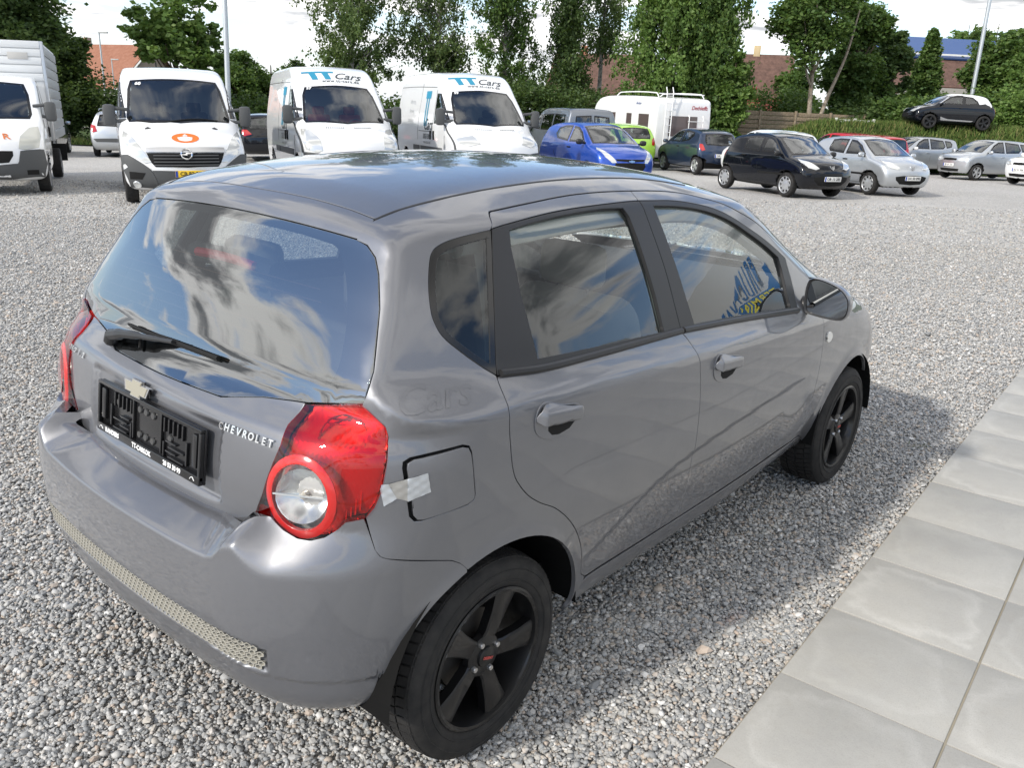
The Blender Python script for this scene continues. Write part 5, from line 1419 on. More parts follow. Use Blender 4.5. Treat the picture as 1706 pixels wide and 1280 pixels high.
for sgn in (1,-1):
    fx = (lambda q: q) if sgn < 0 else (lambda q: q.mirror())
    dp = side_panel([(.05,.80),(.30,.68),(.44,.45),(1.95,.45),(1.93,.94),(1.2,1.0),(.05,1.06)], h=.08, off=-.07, edge=False); fx(dp).obj('door_lining', M_CABIN, cabin)
    bp = side_panel([(.80,1.02),(.88,1.02),(.872,1.44),(.80,1.44)], h=.05, off=-.055, edge=False); fx(bp).obj('pillar_trim', M_CABIN, cabin)
    cp = side_panel([(-.26,1.0),(.02,1.05),(.16,1.42),(-.10,1.42)], [[(-.10,1.20),(-.02,1.10),(.02,1.12),(.10,1.37),(-.03,1.36)]], h=.05, off=-.05, edge=False); fx(cp).obj('pillar_trim', M_CABIN, cabin)
    Geo().box((.83,sgn*.70,1.14), (.045,.012,.52), Matrix.Rotation(sgn*.40,3,'X')).obj('seat_belt', mat('belt_grey', (.30,.31,.30), .8), cabin)
rl = [(1.40,-.50,0),(1.44,-.3,0),(1.46,0,0)]; hd = [(-.05,-.48,0),(.5,-.53,0),(1.2,-.53,0)] + rl + mirr(rl)[1:] + [(1.2,.53,0),(.5,.53,0),(-.05,.48,0)]
panel(F, hd, (0,0,-1), h=.08, up=(1,0,0), off=-.04, edge=False).obj('headlining', mat('headlining', (.50,.50,.47), .95, spec=.1), cabin)
for sgn in (1,-1):
    P = S([(x, z) for x, z in ((.05,1.39),(.3,1.415),(.6,1.425),(.9,1.42),(1.2,1.39),(1.45,1.33),(1.7,1.22),(1.9,1.12))]); P = P - gradn(F, P)*.055
    Geo().tube(catmull(P*[1,-sgn,1], 4), .038, 8).obj('roof_side_trim', M_CABIN, cabin)
Geo().tube(catmull([(1.38,-.50,1.40),(1.46,-.25,1.415),(1.48,0,1.418),(1.46,.25,1.415),(1.38,.50,1.40)], 4), .035, 8).obj('front_header_trim', M_CABIN, cabin)
Geo().tube(catmull([(-.10,-.46,1.385),(-.12,0,1.40),(-.10,.46,1.385)], 4), .035, 8).obj('rear_header_trim', M_CABIN, cabin)
Geo().box((.05,0,.86), (.40,1.20,.02), bev=.005).obj('parcel_shelf', M_DASH, cabin)
Geo().box((.8,0,.36), (2.2,1.35,.06)).obj('floor_carpet', M_DARK, cabin)
Geo().box((1.52,0,1.385), (.02,.24,.065), bev=.012).obj('inside_mirror', M_DASH, cabin)
# ---------------------------------------------------------------- parked cars
W_SMALL = ([.15,.22,.40,.65,.82,.92,1.0,1.2,1.42,1.56], [.66,.71,.775,.805,.80,.785,.755,.665,.560,.49])
def scale_w(k, zk=1.): return ([z*zk for z in W_SMALL[0]], [w*k for w in W_SMALL[1]])
P107 = [(.58,.22),(.70,.34),(.735,.50),(.70,.66),(.58,.80),(.34,.90),(.06,.985),(-.38,1.22),(-.72,1.395),(-1.05,1.455),(-1.5,1.46),(-2.0,1.415),(-2.36,1.33),(-2.50,1.12),(-2.60,.93),(-2.665,.75),(-2.68,.5),(-2.62,.32),(-2.50,.22)]
PSPARK = [(.56,.22),(.70,.34),(.735,.52),(.70,.72),(.60,.86),(.35,.97),(.08,1.045),(-.36,1.27),(-.72,1.44),(-1.05,1.51),(-1.5,1.52),(-2.1,1.49),(-2.55,1.41),(-2.72,1.22),(-2.82,.98),(-2.88,.75),(-2.89,.5),(-2.82,.32),(-2.7,.22)]
PCITI = [(.52,.22),(.61,.36),(.635,.55),(.60,.78),(.42,.90),(.10,.98),(-.10,1.02),(-.55,1.27),(-.92,1.43),(-1.2,1.475),(-1.8,1.475),(-2.5,1.43),(-2.75,1.36),(-2.84,1.05),(-2.90,.80),(-2.91,.5),(-2.85,.3),(-2.7,.22)]
PADAM = [(.58,.24),(.75,.36),(.78,.52),(.74,.70),(.60,.83),(.30,.93),(.0,1.0),(-.40,1.22),(-.78,1.40),(-1.1,1.465),(-1.55,1.475),(-2.1,1.43),(-2.45,1.34),(-2.66,1.12),(-2.80,.95),(-2.88,.72),(-2.88,.5),(-2.80,.32),(-2.6,.24)]
PESTATE = [(.62,.22),(.80,.36),(.82,.55),(.76,.72),(.58,.84),(.25,.93),(-.12,1.02),(-.60,1.28),(-.98,1.44),(-1.4,1.51),(-2.0,1.53),(-2.7,1.50),(-3.05,1.43),(-3.20,1.15),(-3.30,.95),(-3.36,.75),(-3.37,.5),(-3.30,.32),(-3.1,.22)]
def hatch(o):
    """windows, lamps, grille, plate and trims of a small car; o holds the outlines"""
    def build(root, f, fs, side, front):
        front('windscreen', o['ws'], M_CGLASS, sym=True)
        front('rear_window', o['rw'], M_CGLASS, sym=True, rear=True)
        for L in o['sw']: side('side_window', L, M_CGLASS)
        for sg in (1,-1):
            if 'hl' in o: front('headlight', [(sg*a,b) for a, b in o['hl']], M_HEAD, off=.010, h=.04, depth=.012)
            if 'tl' in o: front('tail_lamp', [(sg*a,b) for a, b in o['tl']], M_REDL, off=.012, h=.04, rear=True, depth=.014, tilt=-.1)
        for L in o.get('grille', []): front('grille', L, M_BLACKM, sym=True, off=.003, h=.04)
        for L in o.get('side_lamps', []): side('lamp_side', L, M_REDL, off=.010, h=.04, depth=.012)
        for L in o.get('trim', []): side('rubbing_strip', L, M_BLACKM, off=.008, h=.05, depth=.01)
        if 'plate' in o:
            M = on_surf(fs, (0, o.get('plate_y',0), o['plate_z']), (-1,0,0), .010); plate_obj(o['plate'], root, M)
        if 'rplate' in o:
            M = on_surf(fs, (0, 0, o['rplate_z']), (1,0,0), .010); plate_obj(o['rplate'], root, M)
        for L in o.get('seams', []):
            for sg in o.get('seam_sides', (-1,1)): seam(fs, L, root, side=sg)
        for x, z in o.get('handles', []):
            for sg in (-1,1):
                X = surf_pts(fs, [(x,0,z)], (0,1,0), 1.6, 1.6)[0]; Geo().box((X[0], sg*(-X[1]+.012), X[2]), (.16,.030,.032), bev=.010).obj('door_handle', o.get('hm', M_BLACKM), root)
        mx, my, mz = o['mir']; mirrors(root, mx, my, mz, .19, .13, o.get('mm', M_BLACKP))
        if 'extra' in o: o['extra'](root, f, fs, side, front)
        Geo().box((-f.wb/2,0,.30), (f.wb+.6,1.1,.18)).obj('underbody', M_DARK, root)
    return build
SW107 = [[(-.24,1.005),(-1.0,.995),(-1.02,1.365),(-.80,1.345),(-.55,1.235)], [(-1.08,.995),(-1.66,1.03),(-1.74,1.10),(-1.72,1.34),(-1.45,1.375),(-1.10,1.37)]]
SW107_3 = [[(-.24,1.005),(-1.14,.995),(-1.16,1.37),(-.80,1.345),(-.55,1.235)], [(-1.22,1.0),(-1.72,1.06),(-1.92,1.22),(-1.82,1.34),(-1.45,1.375),(-1.24,1.37)]]
O107 = dict(ws=[(0,.985),(.60,.985),(.555,1.18),(.49,1.36),(0,1.41)], rw=[(0,.93),(.50,.95),(.53,1.05),(.48,1.28),(0,1.31)], sw=SW107,
    hl=[(.36,.70),(.46,.67),(.62,.71),(.70,.82),(.66,.89),(.52,.84)], tl=[(.56,.80),(.66,.76),(.72,.85),(.70,.98),(.62,.97)],
    grille=[[(0,.30),(.34,.32),(.48,.42),(.50,.50),(.30,.53),(0,.54)]], plate_z=.47, mir=(-.28,.72,1.00),
    seams=[[(-.05,.32),(-.06,.60),(-.14,.95)], [(-1.04,.30),(-1.06,.65),(-1.04,.98)], [(-1.60,.62),(-1.74,.80),(-1.76,1.02)], [(-.05,.31),(-.6,.30),(-1.5,.31)]],
    handles=[(-.94,.86),(-1.62,.90)], trim=[[(-.10,.50),(-1.0,.50),(-1.0,.545),(-.10,.545)]])
def badge107(root, f, fs, side, front):
    M = on_surf(fs, (0,0,.70), (-1,0,0), .006)
    Geo().prism([(-.075,.07),(-.055,.0),(0,-.05),(.055,0),(.075,.07),(.045,.07),(.035,.01),(0,-.02),(-.035,.01),(-.045,.07)], .012).obj('badge', M_CHROME, root, smooth=False).matrix_local = Matrix(M)
    Geo().prism([(-.012,-.01),(.014,-.012),(.03,.02),(.015,.055),(-.005,.05),(-.02,.02)], .016).obj('badge', M_CHROME, root, smooth=False).matrix_local = Matrix(M)
def B107(): return BodyF(P107, W_SMALL, 2.34, (.20,.16), wr=.285, arch=.335)
M_BLK = paint('black_car_paint', (.004,.005,.008), .0, .25, False); M_BLK.node_tree.nodes['Principled BSDF'].inputs['Specular IOR Level'].default_value = .05; M_SIL = paint('silver_car_paint', (.46,.48,.50), .75, .36)
M_SIL2 = paint('silver_grey_paint', (.40,.42,.44), .7, .36); M_BLUE = paint('bright_blue_paint', (.010,.060,.36), .35, .32); M_NAVY = paint('dark_blue_paint', (.012,.026,.060), .45, .32)
M_LIME = paint('lime_green_paint', (.34,.60,.06), .2, .34); M_REDP = paint('red_car_paint', (.50,.012,.018), .1, .3, False); M_WHT = paint('white_car_paint', (.78,.79,.79), .0, .32, False)
M_GREYV = paint('grey_van_paint', (.16,.175,.20), .55, .36); M_DKG = paint('dark_car_paint', (.02,.022,.026), .3, .3)
GR = 'used cars parked on the gravel lot'
def wspec(build, st='cap', r=.285, **k): return dict(build=build, wheel=(r, .165, st), **k)
make_vehicle('black_hatchback', 'black small hatchback with silver wheel covers between the dark blue and silver cars', 'car', GR, (19.4,6.31,-115.3), B107(), M_BLK, wspec(hatch(dict(O107, plate='OR 13 285', extra=badge107))))
make_vehicle('silver_hatchback', 'silver small hatchback with black smiling grille right of the black hatchback', 'car', GR, (22.7,5.45,-119), B107(), M_SIL, wspec(hatch(dict(O107, plate='DX 50 090', extra=badge107, mm=M_SIL))))
make_vehicle('dark_blue_hatchback', 'dark blue small hatchback seen from behind left of the black hatchback', 'car', GR, (26.2,13.75,57), B107(), M_NAVY, wspec(hatch(dict({k: v for k, v in O107.items() if k not in ('grille','trim')}, sw=SW107_3, rplate='DK 80 417', rplate_z=.62, seams=[[(-.05,.32),(-.06,.60),(-.14,.95)], [(-1.18,.30),(-1.20,.65),(-1.18,.98)]], handles=[(-1.08,.86)])), 'five'))
OSPARK = dict(ws=[(0,1.045),(.62,1.04),(.575,1.22),(.51,1.42),(0,1.46)], rw=[(0,1.02),(.50,1.03),(.52,1.12),(.46,1.36),(0,1.39)],
    sw=[[(-.26,1.055),(-1.06,1.045),(-1.08,1.42),(-.84,1.40),(-.58,1.29)], [(-1.14,1.05),(-1.74,1.10),(-1.92,1.22),(-1.86,1.36),(-1.55,1.42),(-1.16,1.43)]],
    hl=[(.38,.64),(.48,.63),(.62,.76),(.70,.92),(.66,.955),(.54,.84),(.42,.72)], tl=[(.56,.84),(.66,.82),(.70,.95),(.66,1.08),(.58,1.02)],
    grille=[[(0,.66),(.36,.68),(.40,.72),(0,.72)], [(0,.44),(.34,.46),(.42,.56),(.40,.63),(0,.64)]], mir=(-.26,.74,1.07),
    seams=[[(-.05,.32),(-.06,.60),(-.14,1.0)], [(-1.10,.30),(-1.12,.65),(-1.10,1.03)], [(-1.65,.62),(-1.80,.80),(-1.84,1.05)]], handles=[(-.98,.92)])
def bowtie(root, f, fs, side, front):
    M = on_surf(fs, (0,0,.67), (-1,0,0), .012)
    Geo().prism(np.array(bt)*1.3, .014).obj('badge', M_CHROME, root, smooth=False).matrix_local = Matrix(M)
    Geo().tube([(-1.25,0,1.50),(-1.30,0,1.58)], .006, 6).obj('aerial', M_BLACKM, root)
BSPARK = lambda: BodyF(PSPARK, scale_w(1.0,1.04), 2.375, (.24,.16), wr=.29, arch=.345, belt=1.0)
make_vehicle('blue_hatchback', 'bright blue small hatchback facing the camera left of the dark blue car', 'car', GR, (16.35,9.95,-115), BSPARK(), M_BLUE, wspec(hatch(dict(OSPARK, plate='EA 41 187', plate_z=.36, extra=bowtie)), r=.29))
make_vehicle('lime_hatchback', 'lime green small hatchback half hidden behind the bright blue car', 'car', GR, (25.6,16.7,57), BSPARK(), M_LIME, wspec(hatch(dict(OSPARK)), r=.29))
OCITI = dict(ws=[(0,1.0),(.62,1.0),(.57,1.20),(.50,1.39),(0,1.43)], rw=[(0,.95),(.54,.96),(.50,1.32),(0,1.34)],
    sw=[[(-.42,1.01),(-1.20,1.0),(-1.22,1.40),(-.98,1.385),(-.72,1.27)], [(-1.28,1.0),(-1.92,1.02),(-2.06,1.12),(-1.98,1.35),(-1.30,1.40)], [(-2.12,1.05),(-2.40,1.10),(-2.46,1.22),(-2.36,1.33),(-2.06,1.35)]],
    hl=[(.36,.68),(.56,.66),(.66,.72),(.68,.82),(.60,.84),(.42,.78)], tl=[(.58,.76),(.68,.74),(.70,.98),(.62,1.0)],
    grille=[[(0,.68),(.30,.69),(.30,.76),(0,.77)], [(0,.28),(.40,.29),(.44,.38),(0,.39)]], plate_z=.52, mir=(-.40,.72,1.02),
    seams=[[(-.12,.32),(-.14,.60),(-.26,.97)], [(-1.24,.30),(-1.25,.65),(-1.24,.98)], [(-1.86,.62),(-2.02,.80),(-2.08,1.0)]], handles=[(-1.12,.86),(-1.92,.88)], hm=M_SIL2)
BCITI = lambda: BodyF(PCITI, scale_w(1.0), 2.42, (.18,.12), wr=.29, arch=.34)
make_vehicle('silver_city_car', 'silver boxy city car at the right, nearest of the far silver cars', 'car', GR, (35.2,6.85,150), BCITI(), M_SIL, wspec(hatch(dict(OCITI, plate='EF 97 216', mm=M_SIL)), 'five'))
make_vehicle('silver_compact', 'silver grey compact car facing left behind the silver hatchback', 'car', GR, (36.0,9.75,150), BCITI(), M_SIL2, wspec(hatch(dict(OCITI, hl=[(.38,.66),(.60,.70),(.70,.84),(.64,.88),(.46,.78)], mm=M_WHT)), 'five'))
make_vehicle('white_compact', 'white compact car cut off by the right edge of the picture', 'car', GR, (33.8,4.2,148), BCITI(), M_WHT, wspec(hatch(dict(OCITI, plate='EU 31 908', mm=M_WHT)), 'five'))
make_vehicle('white_hatchback', 'white hatchback showing only its roof behind the black hatchback', 'car', GR, (24.9,10.6,57), BSPARK(), M_WHT, wspec(hatch(dict(OSPARK))))
make_vehicle('red_hatchback', 'red car behind the silver hatchback, left one of two red cars', 'car', GR, (30.2,10.3,57), BSPARK(), M_REDP, wspec(hatch(dict(OSPARK))))
make_vehicle('red_hatchback', 'red car behind the silver grey compact, right one of two red cars', 'car', GR, (35.3,11.3,57), BCITI(), M_REDP, wspec(hatch(dict(OCITI))))
def adam_extra(root, f, fs, side, front):
    g = panel(fs, [(-.95,-.40,0),(-.85,0,0),(-.95,.40,0),(-1.3,.56,0),(-1.9,.55,0),(-2.35,.48,0),(-2.42,0,0),(-2.35,-.48,0),(-1.9,-.55,0),(-1.3,-.56,0)], (0,0,-1), h=.05, up=(1,0,0), off=.006, gap=0)
    g.obj('white_roof', M_WHT, root)
    side('white_pillar', [(-1.30,1.385),(-1.74,1.34),(-1.95,1.19),(-2.02,1.05),(-2.42,1.12),(-2.40,1.30),(-2.1,1.42),(-1.6,1.45)], M_WHT, off=.0065, h=.05)
    side('sill_strip', [(-.45,.36),(-1.75,.33),(-1.85,.375),(-.75,.41),(-.42,.50)], mat('satin_silver', (.6,.6,.6), .25, .8), off=.006, h=.05)
    side('roof_line', [(-.30,1.06),(-.75,1.36),(-1.1,1.425),(-1.1,1.405),(-.78,1.335),(-.36,1.06)], M_CHROME, off=.006, h=.04)
OADAM = dict(ws=[(0,1.0),(.60,1.0),(.55,1.20),(.48,1.37),(0,1.42)], rw=[(0,1.0),(.48,1.02),(.44,1.28),(0,1.31)],
    sw=[[(-.36,1.02),(-1.32,1.01),(-1.34,1.37),(-.85,1.34),(-.60,1.21)], [(-1.38,1.01),(-1.98,1.05),(-1.92,1.18),(-1.72,1.33),(-1.40,1.37)]],
    hl=[(.34,.70),(.56,.68),(.68,.80),(.62,.86),(.44,.80)], tl=[(.56,.74),(.68,.72),(.70,.88),(.60,.90)], grille=[[(0,.46),(.30,.48),(.36,.62),(0,.64)]], mir=(-.40,.72,1.03), mm=M_BLK,
    seams=[[(-.15,.34),(-.16,.60),(-.26,.97)], [(-1.36,.34),(-1.40,.65),(-1.36,1.0)]], handles=[(-1.22,.88)], hm=M_BLK, extra=adam_extra)
adam_zone = lambda c: (c[:,2] > 1.395 - .10*sstep(-.9,-.2,c[:,0])) | ((c[:,0] < -1.95) & (c[:,2] > 1.06 + .55*np.clip(c[:,0]+2.35,-1,1)) & (c[:,0] > -2.55))
ADAM_POSE = (40.0,9.98,129.5)
# ---------------------------------------------------------------- vans, box truck, caravan
M_VANW = paint('white_van_paint', (.78,.79,.80), .0, .35, False); M_BUMP = mat('grey_bumper_plastic', (.075,.078,.08), .6, spec=.35)
M_TEAL = mat('teal_print', (.02,.24,.38), .5); M_INKG = mat('dark_grey_print', (.05,.06,.065), .5); M_GREYT = mat('pale_grey_print', (.42,.44,.45), .5); M_ORG = mat('orange_print', (.80,.16,.02), .5)
W_VAN = ([.2,.3,.5,.9,1.2,1.5,2.0,2.35,2.6], [.90,.96,1.00,1.02,1.015,.985,.90,.83,.74])
PDUC = [(.72,.24),(.92,.34),(.97,.55),(.96,.80),(.88,1.02),(.62,1.20),(.42,1.30),(-.10,1.72),(-.55,2.06),(-.85,2.32),(-1.15,2.46),(-1.6,2.52),(-2.8,2.53),(-4.2,2.52),(-4.42,2.42),(-4.46,2.0),(-4.47,1.0),(-4.46,.4),(-4.4,.3),(-2,.28)]
def mirrors_van(root, x, y, z):
    for sg in (-1,1):
        mo = empty('door_mirror', parent=root); mo.parent = root
        Geo().box((x, sg*(y+.19), z), (.14,.20,.36), bev=.055).obj('shell', M_BUMP, mo)
        Geo().box((x-.072, sg*(y+.19), z+.03), (.006,.15,.24), bev=.002).obj('mirror_glass', M_MIRROR, mo)
        for dz in (-.10,.12): Geo().tube([(x+.01,sg*(y-.10),z+dz*.8),(x+.01,sg*(y+.12),z+dz)], .030, 8).obj('bracket', M_BUMP, mo)
def ducato(num, new, side_tx):
    def build(root, f, fs, side, front):
        ws = [(0,1.34),(.80,1.36),(.83,1.42),(.74,1.90),(.66,2.06),(0,2.11)]
        front('windscreen', ws, M_CGLASS, sym=True, h=.10)
        for sg in (1,-1):
            hl = [(.62,.84),(.72,.80),(.92,.86),(.96,1.05),(.92,1.24),(.78,1.22),(.64,1.05)] if not new else [(.48,.98),(.72,.92),(.94,.98),(.96,1.06),(.80,1.10),(.58,1.14)]
            front('headlight', [(sg*a,b) for a, b in hl], M_HEAD, off=.012, h=.06, depth=.015)
            front('bumper_corner', [(sg*a,b) for a, b in [(.40,.30),(.94,.32),(1.0,.55),(.98,.80),(.66,.78),(.52,.62)]], M_BUMP, off=.02, h=.07, depth=.02)
            dec = 0
        front('bumper_centre', [(0,.30),(.39,.30),(.50,.60),(0,.60)], M_BUMP, sym=True, off=.018, h=.08, depth=.02)
        front('grille', [(0,.66),(.46,.66),(.54,.78),(0,.80)], M_BLACKM, sym=True, off=.006, h=.06)
        for sg in (-.28,.28): 
            M = on_surf(fs, (0,sg,1.27), (-1,0,0), .004)
            for k in range(9): Geo().box((-.17+.042*k,0,0), (.012,.045,.006)).obj('vent_slot', M_INKG, root).matrix_local = Matrix(M)
        side('door_window', [(.02,1.40),(-.95,1.36),(-.98,2.02),(-.72,2.02),(-.40,1.76)], M_CGLASS, h=.08)
        side('rubbing_strip', [(-.25,.72),(-2.0,.72),(-2.0,.84),(-.25,.84)], M_BUMP, off=.015, h=.1, depth=.015)
        side('rubbing_strip', [(-2.1,.72),(-2.65,.72),(-2.65,.84),(-2.1,.84)], M_BUMP, off=.015, h=.1, depth=.015)
        for L in ([(-1.02,.36),(-1.04,1.2),(-1.02,2.1)], [(-.02,.40),(-.08,.8),(-.10,1.12)], [(-2.25,.36),(-2.28,1.2),(-2.26,2.25)], [(-1.05,1.18),(-2.2,1.18)], [(-1.1,2.16),(-3,2.2),(-4.3,2.2)]):
            for sg in (-1,1): seam(fs, L, root, side=sg, r=.007)
        for x in (-.90,-1.16): 
            for sg in (-1,1): Geo().box((x, sg*1.02, 1.10), (.05,.05,.20), bev=.015).obj('door_handle', M_BLACKM, root)
        mirrors_van(root, -.02, .94, 1.52)
        # forehead lettering
        Mf = on_surf(fs, (0,0,2.30), (-1,0,0), .008)
        for dx in (-.46,-.19):
            drape(flat_poly([(-.20,.115),(.20,.115),(.20,.055),(.075,.055),(.115,-.17),(-.005,-.17),(-.055,.055),(-.20,.055)]), root, Mf, M_TEAL, fs, dx, .065, 'logo_letter')
        decal('Cars', .30, root, Mf, M_INKG, shear=.5, dx=.26, dy=.0, bold=.003, name='logo_lettering', fs=fs)
        decal('www.tt-cars.dk', .11, root, Mf, M_INKG, dx=.12, dy=-.155, bold=.0018, name='web_address', spacing=1.15, fs=fs)
        Mn = on_surf(fs, (0,-.58,2.03), (-1,0,0), .012); decal(num, .10, root, Mn, M_WHITE, bold=.004, name='number')
        # flank lettering (viewer's left flank)
        Ms = on_surf(fs, (-1.62,-1,1.62), (0,1,0), .006)
        for dx in (-.12,.05):
            drape(flat_poly([(-.12,.42),(.12,.42),(.12,.25),(.04,.25),(.04,-.38),(-.04,-.38),(-.04,.25),(-.12,.25)]), root, Ms, M_TEAL, fs, dx, .05, 'logo_letter')
        decal('Cars', .36, root, Ms, M_INKG, shear=.4, dx=.22, dy=-.30, bold=.003, name='logo_lettering', fs=fs)
        for k, tx in enumerate(side_tx):
            Mt = on_surf(fs, (-3.0,-1,1.85-.22*k), (0,1,0), .006); decal(tx, .14, root, Mt, M_GREYT, name='service_list', fs=fs)
        Mt = on_surf(fs, (-1.45,-1,1.06), (0,1,0), .006); decal('2053 3099', .16, root, Mt, M_INKG, bold=.003, name='phone_number', fs=fs)
        Mt = on_surf(fs, (-1.45,-1,.93), (0,1,0), .006); decal('www.tt-cars.dk', .10, root, Mt, M_INKG, name='web_address', fs=fs)
        M = on_surf(fs, (0,0,.48), (-1,0,0), .03); plate_obj('AX 37 514', root, M, yellow=True)
        Geo().box((-1.8,0,.40), (4.6,1.5,.25)).obj('underbody', M_DARK, root)
        Geo().box((-1.30,0,1.45), (.04,1.60,1.75)).obj('bulkhead', mat('bulkhead_grey', (.30,.30,.30), .8), root)
    return build
def BDUC(): return BodyF(PDUC, W_VAN, 3.45, (.30,.05), .05, (.03,.01), .22, wr=.34, arch=.42, belt=1.25)
GV = 'white vans lined up behind the car'
make_vehicle('white_panel_van', 'white high-roof van numbered 57 with red seats, left of the two lettered vans', 'van', GV, (10.25,12.6,-116.5), BDUC(), M_VANW, dict(build=ducato('57', False, ['udlejning', 'flytning', 'transport']), seat=M_SEATR, wheel=(.335,.215,'van'), res=.055, cabin=(-.85,None,.62), dash=(-.02,1.30)))
make_vehicle('white_panel_van', 'white high-roof van numbered 59 with narrow headlights, right of the two lettered vans', 'van', GV, (13.35,11.4,-117.8), BDUC(), M_VANW, dict(build=ducato('59', True, ['udlejning', 'flytning', 'transport']), wheel=(.335,.215,'van'), res=.055, cabin=(-.85,None,.62), dash=(-.02,1.30)))
PMOV = [(.62,.24),(.82,.34),(.88,.55),(.86,.80),(.76,1.02),(.55,1.18),(.34,1.30),(-.15,1.72),(-.58,2.08),(-.80,2.22),(-1.05,2.29),(-1.6,2.32),(-3.4,2.32),(-4.3,2.30),(-4.42,2.2),(-4.45,1.6),(-4.46,.8),(-4.44,.4),(-4.3,.3),(-2,.28)]
def movano(root, f, fs, side, front):
    front('windscreen', [(0,1.34),(.82,1.35),(.85,1.42),(.78,1.90),(.72,2.05),(0,2.09)], M_CGLASS, sym=True, h=.10)
    for sg in (1,-1):
        front('headlight', [(sg*a,b) for a, b in [(.56,.72),(.66,.70),(.86,.84),(.96,1.08),(.93,1.20),(.82,1.12),(.68,.92)]], M_HEAD, off=.012, h=.05, depth=.014)
        front('bumper_corner', [(sg*a,b) for a, b in [(.46,.28),(.90,.30),(1.0,.52),(1.0,.82),(.90,.83),(.68,.68),(.58,.60),(.52,.48)]], M_BUMP, off=.02, h=.06, depth=.02)
        front('air_intake', [(sg*a,b) for a, b in [(.66,.54),(.90,.56),(.90,.44),(.72,.44)]], M_BLACKM, off=.024, h=.06)
        M = on_surf(fs, (0,sg*.80,.36), (-1,0,0), .03); Geo().lathe([(0,.004),(.045,.006),(.06,.012),(.07,0)], seg=18, axis=2).obj('fog_lamp', M_HEAD, root).matrix_local = Matrix(M)
    front('bumper_centre', [(0,.28),(.45,.28),(.51,.48),(.56,.58),(0,.56)], M_BUMP, sym=True, off=.018, h=.06, depth=.02)
    front('grille', [(0,.63),(.50,.64),(.56,.71),(.62,.86),(0,.86)], M_BLACKM, sym=True, off=.006, h=.05)
    for k in range(4):
        L = surf_pts(fs, [(0,y,.668+.052*k) for y in np.linspace(-.52,.52,12)], (-1,0,0), 3, 4); L[:,0] += .018
        Geo().tube(L, .012, 6).obj('grille_bar', M_BUMP, root)
    front('chrome_bar', [(0,.87),(.63,.87),(.62,.945),(0,.95)], M_SILVER, sym=True, off=.022, h=.05, depth=.02)
    M = on_surf(fs, (0,0,.84), (-1,0,0), .030)
    Geo().lathe([(.085+.014*math.cos(a),.014*math.sin(a)) for a in np.linspace(0,2*math.pi,9)[:-1]], seg=30, axis=2, closed=True).obj('badge', M_CHROME, root).matrix_local = Matrix(M)
    Geo().prism([(-.12,-.008),(-.01,.0),(-.01,.022),(.12,.008),(.01,.0),(.01,-.022)], .014).obj('badge', M_CHROME, root, smooth=False).matrix_local = Matrix(M)
    M = on_surf(fs, (0,.02,1.11), (-1,0,0), .006)
    e = [(.22*math.cos(a), .125*math.sin(a)) for a in np.linspace(0,2*math.pi,33)[:-1]]
    drape(flat_poly(e), root, M, M_ORG, fs, 0, 0, 'oval_sticker')
    for dx, dy, w_, h_ in ((0,.045,.07,.028),(0,.078,.03,.02),(-.10,-.012,.05,.03),(-.04,-.012,.045,.03),(.02,-.012,.05,.03),(.085,-.012,.055,.03)):
        drape(flat_poly([(-w_/2,-h_/2),(w_/2,-h_/2),(w_/2,h_/2),(-w_/2,h_/2)]), root, M, M_WHITE, fs, dx, dy, 'sticker_print', .010)
    M = on_surf(fs, (0,.04,.53), (-1,0,0), .034); plate_obj('CB 82 901', root, M, yellow=True)
    M = on_surf(fs, (0,-.60,1.99), (-1,0,0), .012); decal('60', .10, root, M, M_WHITE, bold=.004, name='number')
    side('door_window', [(-.05,1.42),(-1.0,1.38),(-1.02,2.02),(-.72,2.02),(-.42,1.76)], M_CGLASS, h=.08)
    for L in ([(-1.06,.36),(-1.08,1.2),(-1.06,2.1)], [(-.02,.40),(-.08,.8),(-.10,1.12)]):
        for sg in (-1,1): seam(fs, L, root, side=sg, r=.007)
    mirrors_van(root, -.05, .93, 1.46)
    # wiper resting on the screen foot
    L = [(y, 1.385 + .03*math.sin(i)) for i, y in enumerate(np.linspace(.62,-.70,7))]
    X = surf_pts(fs, [(0,a,b) for a, b in L], (-1,0,0), 3, 4); X[:,0] += .02; Geo().tube(X, .012, 5).obj('wiper', M_BLACKM, root)
    Geo().tube([(-.95,-.25,2.30),(-.97,-.25,2.36),(-1.0,-.25,2.38)], .012, 6).obj('aerial', M_BLACKM, root)
    Geo().box((-1.8,0,.40), (4.6,1.5,.25)).obj('underbody', M_DARK, root)
    Geo().box((-1.35,0,1.40), (.04,1.60,1.60)).obj('bulkhead', mat('bulkhead_grey', (.30,.30,.30), .8), root)
make_vehicle('white_van', 'white low-roof van numbered 60 with orange oval sticker and yellow plate', 'van', GV, (6.62,12.6,-115), BodyF(PMOV, ([.2,.3,.5,.9,1.2,1.5,2.0,2.25,2.45], [.92,.98,1.01,1.03,1.02,.985,.90,.83,.72]), 3.68, (.30,.05), .05, (.03,.01), .22, wr=.335, arch=.42, belt=1.25), M_VANW, dict(build=movano, wheel=(.335,.215,'van'), res=.055, cabin=(-.85,None,.62), dash=(-.02,1.30)))
PCAB = [(.72,.26),(.92,.34),(.97,.55),(.96,.80),(.88,1.02),(.62,1.20),(.42,1.30),(-.10,1.72),(-.52,2.04),(-.75,2.14),(-1.0,2.17),(-1.28,2.17),(-1.36,2.05),(-1.38,1.2),(-1.36,.5),(-1.2,.34)]
